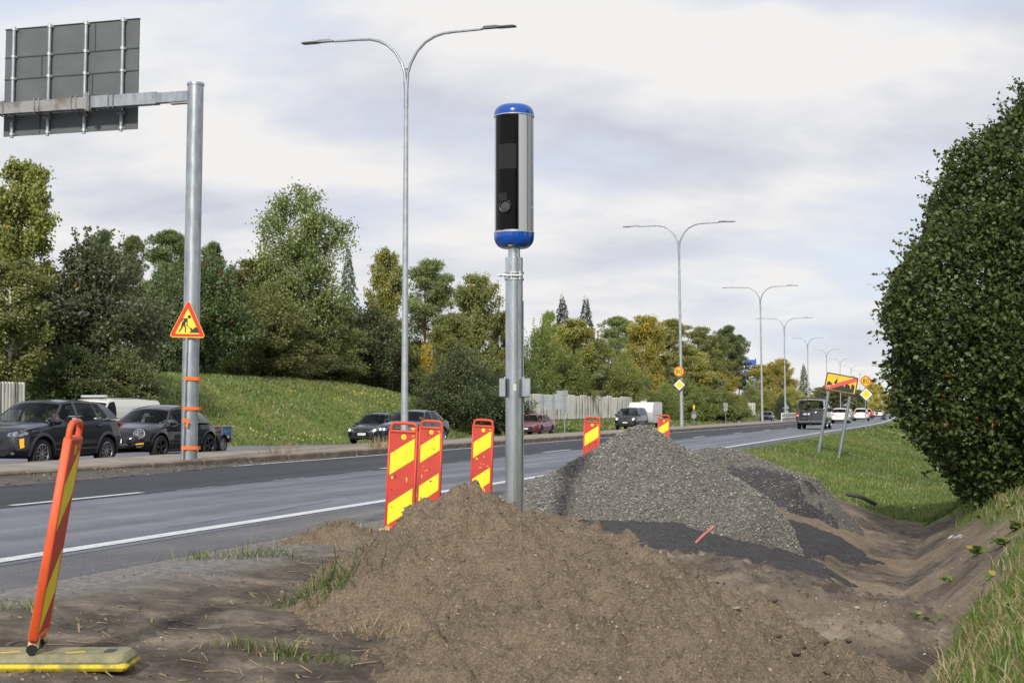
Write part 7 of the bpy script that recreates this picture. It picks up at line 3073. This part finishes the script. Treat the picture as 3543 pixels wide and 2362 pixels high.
def white_van():
    f, r = 2.35, -2.5
    S = van_spec(f, r, 1.92, 1.95, 3.0, .335, 1.55, 0,
                 roof=mp([(.75, 1.70), (.3, 1.78), (-.5, 1.80), (-1.8, 1.79), (-2.4, 1.74)]),
                 cols=[(1.57, .72, 'p'), (1.42, .58, 'A'), (.45, .36, 'p'), (.3, .25, 'b'), (-1.0, -1.0, 'b'), (-2.2, -2.15, 'p'), (-2.47, -2.38, 'p')],
                 gw=(.915, .74), crown=.05, cowl=.08, bulge=.05, seats=[(.6, .45), (.6, -.45)], dash=1.15, seat_z=.75, spokes=6, rim=M_RIM_STEEL, style='steel', rearglass=False)
    c = Car('van', 'white panel van with roof light bar behind the grey crossover', 'van', S, 27.4, 41.2, -1, paint('paint_white_van', C(214, 213, 205), 0, .4))
    lb = MB().bbox((.35, 0, 1.885), (.22, .95, .08), .03).build('light_bar', mat('light_bar_clear', C(176, 184, 190), .2, .1), c.o)
    MB().box((.35, 0, 1.84), (.12, .7, .03)).build('bar_foot', M_CLAD, lb, 0)
    c.patch('side_decal', [(-.35, 1.45), (-.9, 1.52), (-1.3, 1.38), (-1.25, 1.18), (-.5, 1.14)], 'L', mat('decal_tools', C(206, 206, 210), .5, col2=C(150, 96, 90), scale=9, lo=.5, hi=.62), None, .006, .12, True)
    c.patch('headlamp', [(.55, 1.0), (.82, 1.05), (.86, .82), (.6, .78)], 'F', M_LAMP, None, .01, .07, True)
    c.seam([(.36, .4), (.36, 1.15)])
    c.mirror(1.28, 1.28, M_CLAD, .22, .28, .12)
    add_person(c.o, .5, .45, .85, C(196, 226, 40), 'van driver in bright yellow-green work jacket')


white_van()


def black_van():
    f, r = 2.45, -2.55
    S = van_spec(f, r, 1.93, 1.91, 3.2, .345, 1.62, 1,
                 roof=mp([(.85, 1.80), (.4, 1.87), (-.5, 1.89), (-1.8, 1.88), (-2.4, 1.83)]),
                 cols=[(1.64, .80, 'p'), (1.50, .66, 'A'), (.55, .45, 'p'), (.42, .34, 'B'), (-.75, -.75, 'p'), (-.85, -.85, 'C'), (-2.0, -1.95, 'p'), (-2.50, -2.38, 'p')],
                 gw=(.915, .74), crown=.045, cowl=.08, bulge=.05, seats=[(.7, .45), (.7, -.45)], dash=1.2, seat_z=.75, spokes=10, rim=M_RIM)
    S['dark_glass'] = (('L', 'B'), ('R', 'B'), ('L', 'C'), ('R', 'C'), 'rear_window')
    c = Car('van', 'black passenger van with lit headlamps towing the caravan', 'van', S, 26.9, 119.5, -1, paint('paint_black_van', C(10, 10, 14), .1, .25))
    c.patch('headlamp', [(.52, .98), (.84, 1.05), (.87, .88), (.60, .80)], 'F', M_LAMP_ON, None, .012, .07, True)
    c.bulb(.72, .92, .075)
    c.patch('grille', [(-.50, .98), (.50, .98), (.44, .74), (-.44, .74)], 'F', M_BLACK, None, .006, .07)
    for k in range(3):
        c.patch('grille_bar', [(-.47, .80 + .07 * k), (.47, .80 + .07 * k), (.47, .815 + .07 * k), (-.47, .815 + .07 * k)], 'F', M_CLAD, None, .012, .1)
    c.patch('lower_intake', [(-.5, .48), (.5, .48), (.55, .38), (-.55, .38)], 'F', M_BLACK, None, .006, .07)
    c.patch('fog_lamp', [(.62, .55), (.76, .57), (.76, .50), (.62, .49)], 'F', M_LAMP, None, .012, .05, True)
    c.badge(.86, .12, 'star')
    c.plate('LNU-748', 'F', .62)
    c.seam([(.42, .4), (.42, 1.15)])
    c.seam([(-.8, .4), (-.8, 1.15)])
    c.handle(.55, 1.0)
    c.mirror(1.36, 1.26, M_CLAD, .22, .22, .12)
    add_person(c.o, .6, .45, .86, C(70, 60, 60), 'driver behind the windscreen of the black van')


black_van()


def grey_van():
    f, r = 2.3, -2.5
    S = van_spec(f, r, 1.92, 1.95, 3.0, .335, 1.5, 1,
                 roof=mp([(.75, 1.82), (.3, 1.90), (-.5, 1.92), (-1.8, 1.91), (-2.4, 1.86)]),
                 cols=[(1.52, .70, 'p'), (1.38, .56, 'A'), (.45, .36, 'p'), (.32, .26, 'B'), (-.85, -.85, 'p'), (-.95, -.95, 'C'), (-2.1, -2.05, 'p'), (-2.47, -2.30, 'p')],
                 gw=(.92, .76), crown=.045, cowl=.08, bulge=.05, bow=(.16, .05), seats=[(.6, .45), (.6, -.45)], dash=1.1, seat_z=.75)
    S['dark_glass'] = (('L', 'B'), ('R', 'B'), ('L', 'C'), ('R', 'C'))
    S['belt'] = mp([(1.5, 1.14), (0, 1.17), (-2.5, 1.24)])
    S['shoulder'] = mp([(f, .74), (f - .12, .93), (f - .35, 1.04), (1.5, 1.13), (0, 1.16), (r + .1, 1.235), (r, 1.225)])
    S['top'] = mp([(f, .80), (f - .10, 1.0), (f - .3, 1.13), (1.5, 1.25), (r, 1.24)])
    q = at(1863, 985, 92)
    a, t = AT2(q.x, q.y)
    c = Car('van', 'dark grey van with a rear ladder driving away from the viewer', 'van', S, a, t + 2.4, 1, paint('paint_grey_van', C(58, 60, 63), .2, .35))
    c.patch('tail_lamp', [(.77, 1.12), (.935, 1.12), (.935, .82), (.77, .82)], 'R', M_TAIL, None, .012, .07, True)
    c.patch('tail_indicator', [(.78, .92), (.93, .92), (.93, .86), (.78, .86)], 'R', M_SIGN_W, None, .016, .07, True)
    c.patch('rear_bumper', [(-.93, .58), (.93, .58), (.92, .40), (-.92, .40)], 'R', mat('bumper_grey', C(86, 88, 91), .6), None, .03, .1)
    c.patch('brake_lamp', [(-.18, 1.865), (.18, 1.865), (.18, 1.83), (-.18, 1.83)], 'R', M_TAIL, None, .012, .07)
    c.seam([(0, .6), (0, 1.24)], 'R', .016, False)
    c.plate('KMO-916', 'R', .98, .28, .46, .11)
    ld = MB()
    for y in (.62, .22):
        ld.tube([(-2.62, y, .62), (-2.62, y, 1.15), (-2.50, y, 1.80), (-2.36, y, 1.96)], .026, 6)
    for z_ in (.65, .90, 1.12, 1.36, 1.60, 1.80):
        x_ = -2.62 if z_ < 1.15 else -2.62 + (z_ - 1.15) * .185
        ld.cyl((x_, .22, z_), (x_, .62, z_), .024, n=6)
    ld.build('rear_ladder', M_BLACK, c.o)
    rk = MB()
    for x_ in (-2.0, -.8, .3):
        rk.box((x_, 0, 2.03), (.06, 1.5, .04))
    for sg in (-1, 1):
        rk.tube([(-2.2, sg * .74, 2.03), (.5, sg * .74, 2.03)], .022, 6)
    rk.build('roof_rack', M_BLACK, c.o)
    MB().lathe([(.09, -.04), (.10, .0), (.09, .04)], (-2.1, -.72, 2.12), 14, Matrix.Rotation(1.57, 3, 'Y')).build('roof_lamp', M_BLACK, c.o)
    c.mirror(1.3, 1.28, M_CLAD, .22, .28, .12)
    MB().lathe([(.03, 0), (.075, .004), (.05, .02)], (-2.52, -.30, 1.06), 12, Matrix.Rotation(-1.57, 3, 'Y')).build('badge', M_CHROME, c.o)
    MB().box((-2.56, 0, .33), (.18, .07, .08)).cyl((-2.64, 0, .36), (-2.64, 0, .44), .03, n=8).build('tow_hook', M_BLACK, c.o)


grey_van()


# ------------------------------------------------------------------ saloons, estates
def sedan_spec(f, r, W, H, wb, wr, estate=False, **k):
    S = spec(f - r, W, H, wb, 0, wr, plan=ends(f, r, .64, .72),
             sill=mp([(f, .28), (f - .3, .21), (0, .19), (r + .3, .26), (r, .34)]),
             shoulder=mp([(f, .56), (f - .1, .68), (f - .35, .77), (1.0, .87), (0, .90), (-1.0, .93), (r + .5, .93), (r + .08, .88), (r, .70)]),
             top=mp([(f, .60), (f - .08, .72), (f - .3, .82), (1.2, .93), (1.0, .96), (r + 1.0, 1.0), (r + .2, 1.01), (r + .06, .97), (r, .78)]),
             cab=(1.02, (r + .18) if estate else -1.62), belt=mp([(1.0, .88), (0, .91), (-1.0, .95), (-2.2, .99)]))
    z1 = H - .045
    if estate:
        S['roof'] = mp([(.35, H - .13), (0, H - .07), (-.5, z1), (-1.3, z1 - .03), (r + .4, z1 - .10)])
        S['cols'] = [(1.0, .28, 'p'), (.88, .16, 'A'), (-.10, -.12, 'p'), (-.19, -.21, 'B'), (-.98, -.94, 'p'), (-1.06, -1.02, 'C'), (r + .45, r + .75, 'p'), (r + .14, r + .45, 'p')]
    else:
        S['roof'] = mp([(.35, H - .13), (0, H - .07), (-.4, z1), (-.8, z1 - .01), (-1.15, z1 - .07)])
        S['cols'] = [(1.0, .26, 'p'), (.88, .14, 'A'), (-.12, -.14, 'p'), (-.21, -.23, 'B'), (-1.02, -.86, 'p'), (-1.10, -.92, 'C'), (-1.36, -1.02, 'p'), (-1.66, -1.10, 'p')]
    S.update(gw=(W / 2 * .90, W / 2 * .66), crown=.045, cowl=.04, seats=[(.1, .37), (.1, -.37), (-.8, .37), (-.8, -.37)], dash=.70)
    S['gplan'] = mp([(r, .90), (-1.3, .96), (-.5, 1), (0, 1), (1.0, .97)])
    S.update(k)
    return S


def side_details(c, dark=False):
    c.seam([(.84, .28), (.88, .55), (.88, .86)])
    c.seam([(-.16, .28), (-.16, .90)])
    c.seam([(-.70, .28), (-.95, .55), (-1.02, .92)])
    c.handle(-.02, .80, m=M_BLACK if dark else None)
    c.handle(-.98, .83, m=M_BLACK if dark else None)
    c.mirror(.72, .96, c.pm, .18, .12, .08)


def blue_sedan():
    S = sedan_spec(2.15, -2.30, 1.74, 1.415, 2.73, .315, spokes=14)
    c = Car('car', 'dark blue saloon with lit headlamps behind the nearest barrier panels', 'car', S, 21.6, 54.95, -1, paint('paint_dark_blue', C(10, 14, 30), .2, .25))
    side_details(c)
    c.patch('headlamp', [(.30, .66), (.70, .70), (.76, .60), (.66, .54), (.30, .56)], 'F', M_LAMP_ON, None, .01, .06, True)
    c.bulb(.42, .615, .042)
    c.bulb(.58, .615, .042)
    c.patch('indicator_lamp', [(.70, .69), (.80, .68), (.80, .57), (.74, .57)], 'F', M_INDIC, None, .014, .05, True)
    for s in (1, -1):
        c.patch('grille', [(s * .03, .67), (s * .26, .67), (s * .25, .55), (s * .04, .55)], 'F', M_BLACK, None, .012, .06)
        c.patch('grille_rim', [(s * .02, .685), (s * .275, .685), (s * .27, .67), (s * .02, .67)], 'F', M_CHROME, None, .014, .06)
    c.patch('lower_intake', [(-.55, .34), (.55, .34), (.5, .25), (-.5, .25)], 'F', M_BLACK, None, .006, .07)
    c.patch('fog_lamp', [(.58, .36), (.66, .36), (.66, .29), (.58, .29)], 'F', M_LAMP, None, .012, .05, True)
    c.plate('HZN-642', 'F', .44)
    c.patch('tail_lamp', [(.45, .86), (.80, .86), (.80, .72), (.48, .72)], 'R', M_TAIL, None, .01, .06, True)
    add_person(c.o, .02, .37, .46, C(60, 66, 76), 'driver in a dark cap at the wheel of the dark blue saloon', cap=C(36, 38, 46))


def black_estate():
    S = sedan_spec(2.15, -2.38, 1.78, 1.50, 2.58, .315, True)
    c = Car('car', 'black estate car with white plate left of the dark blue saloon', 'car', S, 26.8, 63.7, -1, paint('paint_black_estate', C(9, 10, 13), .1, .25))
    side_details(c)
    c.patch('headlamp', [(.44, .68), (.78, .76), (.80, .64), (.60, .57), (.46, .58)], 'F', M_LAMP_ON, None, .01, .06, True)
    c.bulb(.64, .655, .05)
    c.patch('grille', [(-.42, .66), (.42, .66), (.42, .585), (-.42, .585)], 'F', M_BLACK, None, .006, .06)
    c.patch('chrome_strip', [(-.44, .595), (.44, .595), (.44, .58), (-.44, .58)], 'F', M_CHROME, None, .012, .08)
    c.patch('lower_intake', [(-.5, .37), (.5, .37), (.56, .25), (-.56, .25)], 'F', M_BLACK, None, .006, .07)
    c.badge(.62, .065, 'vw')
    c.plate('SKH-712', 'F', .47)
    for s in (1, -1):
        MB().tube([(.25, s * .62, 1.42), (.1, s * .64, 1.50), (-1.3, s * .63, 1.505), (-1.6, s * .6, 1.44)], .018, 6).build('roof_rail', M_BLACK, c.o)
    add_person(c.o, .02, .37, .50, C(100, 100, 104), 'driver of the black estate car')


def red_sedan():
    S = sedan_spec(2.30, -2.42, 1.81, 1.48, 2.70, .325, rim=M_RIM_D, spokes=10)
    c = Car('car', 'dark red saloon right beside the speed camera post', 'car', S, 27.9, 93.7, -1, paint('paint_dark_red', C(112, 20, 34), .3, .25))
    side_details(c)
    c.patch('headlamp', [(.40, .70), (.82, .80), (.84, .74), (.70, .65), (.42, .62)], 'F', M_LAMP, None, .01, .06, True)
    c.patch('chrome_strip', [(-.42, .67), (.42, .67), (.42, .64), (-.42, .64)], 'F', M_CHROME, None, .012, .08)
    c.patch('lower_intake', [(-.72, .60), (.72, .60), (.48, .30), (-.48, .30)], 'F', M_BLACK, None, .006, .07)
    c.patch('fog_lamp', [(.62, .38), (.70, .38), (.70, .31), (.62, .31)], 'F', M_LAMP_ON, None, .012, .05, True)
    c.badge(.67, .06, 'oval')
    c.plate('XRO-705', 'F', .46)
    add_person(c.o, .02, .37, .50, C(120, 110, 110), 'driver of the dark red saloon')


blue_sedan()
black_estate()
red_sedan()


def rear_details(c, z_, tl, chrome=False):
    c.patch('tail_lamp', tl, 'R', M_TAIL, None, .010, .06, True)
    c.plate('', 'R', z_, 0, .46, .10)
    c.patch('diffuser', [(-.62, .33), (.62, .33), (.60, .24), (-.60, .24)], 'R', M_BLACK, None, .010, .08)
    c.seam([(-.62, .72), (.62, .72)], 'R', .012, False)


def road_spot(px, base_y, Y):
    q = at(px, base_y, Y)
    return AT2(q.x, q.y)


W_PAINT = paint('paint_white', C(218, 218, 215), 0, .3)
a, t = road_spot(1927, 973, 136)
c = Car('car', 'white saloon driving away just ahead of the grey van', 'car', sedan_spec(2.2, -2.4, 1.80, 1.46, 2.68, .32), a, t + 2.4, 1, W_PAINT)
side_details(c)
rear_details(c, .66, [(.40, .88), (.78, .90), (.82, .80), (.44, .78)])
add_person(c.o, .02, .37, .48, C(90, 90, 96), 'driver of the white saloon ahead of the grey van')
a, t = road_spot(1977, 965.5, 168)
c = Car('car', 'white estate with tall tail lamps driving away behind the right sign post', 'car', sedan_spec(2.2, -2.45, 1.85, 1.52, 2.80, .33, True), a, t + 2.4, 1, W_PAINT)
side_details(c)
rear_details(c, .70, [(.55, 1.0), (.80, 1.04), (.84, .80), (.52, .84)])
a, t = road_spot(2000, 961.5, 206)
c = Car('car', 'small red hatchback driving away between two white cars', 'car', sedan_spec(2.0, -2.0, 1.76, 1.50, 2.5, .31, True), a + .6, t + 2.4, 1, paint('paint_red', C(186, 26, 30), .1, .3))
side_details(c)
rear_details(c, .66, [(.50, .98), (.78, .98), (.80, .84), (.52, .84)])
a, t = road_spot(2017, 960, 262)
c = Car('car', 'farthest white car driving away near the dark bush', 'car', sedan_spec(2.2, -2.4, 1.82, 1.46, 2.7, .32, True), a, t + 2.4, 1, W_PAINT)
side_details(c)
rear_details(c, .66, [(.45, .90), (.78, .92), (.82, .82), (.48, .80)])
c = Car('car', 'distant dark blue car coming along behind the guard rail', 'car', sedan_spec(2.1, -2.2, 1.78, 1.46, 2.6, .31, True), 24.5, 207, -1, MATS['paint_dark_blue'])
c.patch('headlamp', [(.40, .70), (.80, .78), (.82, .66), (.46, .62)], 'F', M_LAMP, None, .01, .06, True)
side_details(c)


# ------------------------------------------------------------------ trailers
def caravan():
    q = P(26.9, 125.6)
    o = thing('caravan', 'white box caravan with graffiti on its rear, towed by the black van', 'caravan', (q.x, q.y, float(far_z(26.9, 125))), yaw(125.6) + math.pi)
    W, L = 2.15, 4.4
    side = [(-L / 2, .55), (L / 2 - .5, .55), (L / 2 - .25, .75), (L / 2 + .05, 1.5), (L / 2 - .2, 2.05), (L / 2 - .7, 2.35), (-L / 2 + .25, 2.40), (-L / 2 + .03, 2.25), (-L / 2, 2.1)]
    MB().prism(side, (0, -W / 2, 0), UX, UZ, (0, W, 0)).build('box', mat('caravan_white', C(222, 222, 220), .35, coat=.4), o, 30)
    m, n, l, out = nmat('graffiti')
    p = n.new('ShaderNodeBsdfPrincipled')
    p.inputs['Roughness'].default_value = .5
    l.new(p.outputs[0], out.inputs[0])
    tc = n.new('ShaderNodeTexCoord')
    nz = n.new('ShaderNodeTexNoise')
    nz.inputs['Scale'].default_value = 2.6
    nz.inputs['Detail'].default_value = 3
    nz.inputs['Distortion'].default_value = 2.0
    l.new(tc.outputs['Object'], nz.inputs['Vector'])
    r_ = n.new('ShaderNodeValToRGB')
    e = r_.color_ramp.elements
    e[0].position, e[0].color = .3, C(168, 172, 172)
    e[1].position, e[1].color = .7, C(190, 192, 190)
    for pp, cc_ in ((.38, C(100, 112, 84)), (.45, C(176, 178, 176)), (.52, C(150, 96, 80)), (.58, C(182, 182, 180)), (.64, C(90, 104, 116))):
        e.new(pp).color = cc_
    l.new(nz.outputs['Fac'], r_.inputs[0])
    l.new(r_.outputs[0], p.inputs['Base Color'])
    MB().prism(rrect(W - .16, 1.75, .08, 4), (-L / 2 - .001, 0, 1.42), Vector((0, 1, 0)), UZ, (-.012, 0, 0)).build('rear_panel', m, o, 0)
    MB().prism(rrect(3.2, .05, .01, 2), (-.3, W / 2 + .001, 1.25), UX, UZ, (0, .006, 0)).build('side_stripe', mat('stripe_red', C(196, 92, 74), .5), o, 0)
    MB().box((0, 0, .5), (L * .96, W * .8, .14)).build('chassis', M_CLAD, o, 0)
    MB().tube([(L / 2 - .3, .4, .5), (L / 2 + 1.0, 0, .45)], .04, 6).tube([(L / 2 - .3, -.4, .5), (L / 2 + 1.0, 0, .45)], .04, 6).build('drawbar', M_CLAD, o)
    ms = wheel_mesh(.32, .2, 6, M_RIM_STEEL, 'steel')
    for sg in (1, -1):
        add_wheel(o, -.35, sg * (W / 2 - .12), .32, sg, ms)
        MB().bbox((-.35, sg * (W / 2 - .05), .66), (.85, .14, .12), .04).build('mudguard', M_CLAD, o)
        MB().bbox((-L / 2 - .02, sg * .85, .75), (.04, .22, .12), .01).build('tail_lamp', M_TAIL, o)
    MB().bbox((.8, 0, 2.42), (.5, .5, .08), .03).build('roof_vent', MATS['caravan_white'], o)


caravan()


def flat_trailer():
    q = P(23.7, 40.5)
    o = thing('trailer', 'grey box trailer with advertising stickers behind the black coupe', 'trailer', (q.x, q.y, float(far_z(23.6, 42))), yaw(40.5) + math.pi)
    M_T = mat('trailer_grey', C(132, 137, 140), .5, .4, col2=C(112, 116, 120), scale=3)
    L, W = 2.6, 1.75
    for sg in (1, -1):
        MB().bbox((0, sg * W / 2, .66), (L, .035, .36), .008).build('side_board', M_T, o, 30)
        for x in (-L / 2 + .03, -.62, .4, L / 2 - .03):
            MB().box((x, sg * (W / 2 + .03), .66), (.06, .04, .40)).build('stake', M_GALV, o, 0)
        MB().tube([(-L / 2, sg * (W / 2 + .0), .85), (L / 2, sg * (W / 2), .85)], .028, 6).build('top_rail', M_GALV, o)
    for x in (-L / 2, L / 2):
        MB().bbox((x, 0, .66), (.035, W, .36), .008).build('end_board', M_T, o, 30)
    MB().box((0, 0, .47), (L, W, .05)).build('floor', M_T, o, 0)
    MB().box((0, 0, .40), (L * .97, W * .7, .08)).build('chassis', M_CLAD, o, 0)
    MB().bbox((-L / 2 - .08, 0, .42), (.14, W, .18), .02).build('rear_beam', M_GALV, o, 30)
    MB().tube([(L / 2, .3, .55), (L / 2 + 1.3, 0, .5)], .04, 6).tube([(L / 2, -.3, .55), (L / 2 + 1.3, 0, .5)], .04, 6).build('drawbar', M_CLAD, o)
    ms = wheel_mesh(.27, .18, 8, M_RIM_STEEL, 'steel')
    for sg in (1, -1):
        for x in (-.35, .30):
            add_wheel(o, x, sg * (W / 2 + .14), .27, sg, ms)
            R_ = .32
            V, F = [], []
            for i in range(13):
                an = math.radians(10 + 160 * i / 12)
                V += [(x + R_ * math.cos(an), sg * (W / 2 + .02), .27 + R_ * math.sin(an)), (x + R_ * math.cos(an), sg * (W / 2 + .26), .27 + R_ * math.sin(an))]
            MB().add(V, [(2 * i, 2 * i + 2, 2 * i + 3, 2 * i + 1) for i in range(12)]).build('mudguard', M_CLAD, o, 60)
    # stickers on the side towards the viewer (local -y is the camera side when heading is reversed)
    for sg in (1,):
        y = sg * (W / 2 + .019)
        u = Vector((-1, 0, 0)) if sg > 0 else UX
        st = MB().prism(rrect(.85, .18, .01, 2), (-.12, y, .74), u, UZ, (0, sg * .003, 0)).build('sticker', mat('sticker_black', C(40, 30, 30), .5), o, 0)
        b = MB()
        text_poly(b, 'LAAKOSKI OY', .13, (-.12, y + sg * .0045, .73), u, UZ)
        b.build('sticker_text', mat('sticker_text', C(232, 222, 190), .5), st, 0)
        MB().prism(rrect(.85, .045, .005, 2), (-.12, y + .0032, .815), u, UZ, (0, .001, 0)).build('sticker_band', M_SIGN_R, st, 0)
        s2 = MB().prism(rrect(.50, .19, .01, 2), (-.95, y, .68), u, UZ, (0, sg * .003, 0)).build('sticker', mat('sticker_blue', C(40, 110, 190), .5), o, 0)
        b = MB()
        text_poly(b, 'PEO', .11, (-.83, y + sg * .0045, .68), u, UZ)
        b.build('sticker_text', M_SIGN_W, s2, 0)
        MB().prism([(-.1, -.05), (.0, .05), (.1, .06), (.2, .02), (.2, -.02), (.05, 0), (-.02, -.06)], (-1.02, y + .0032, .69), u, UZ, (0, .001, 0)).build('sticker_mark', mat('sticker_green', C(60, 170, 90), .5), s2, 0)
        MB().bbox((-.98, y + .03, .50), (.07, .03, .05), .006).build('side_reflector', M_INDIC, o, 0)


flat_trailer()
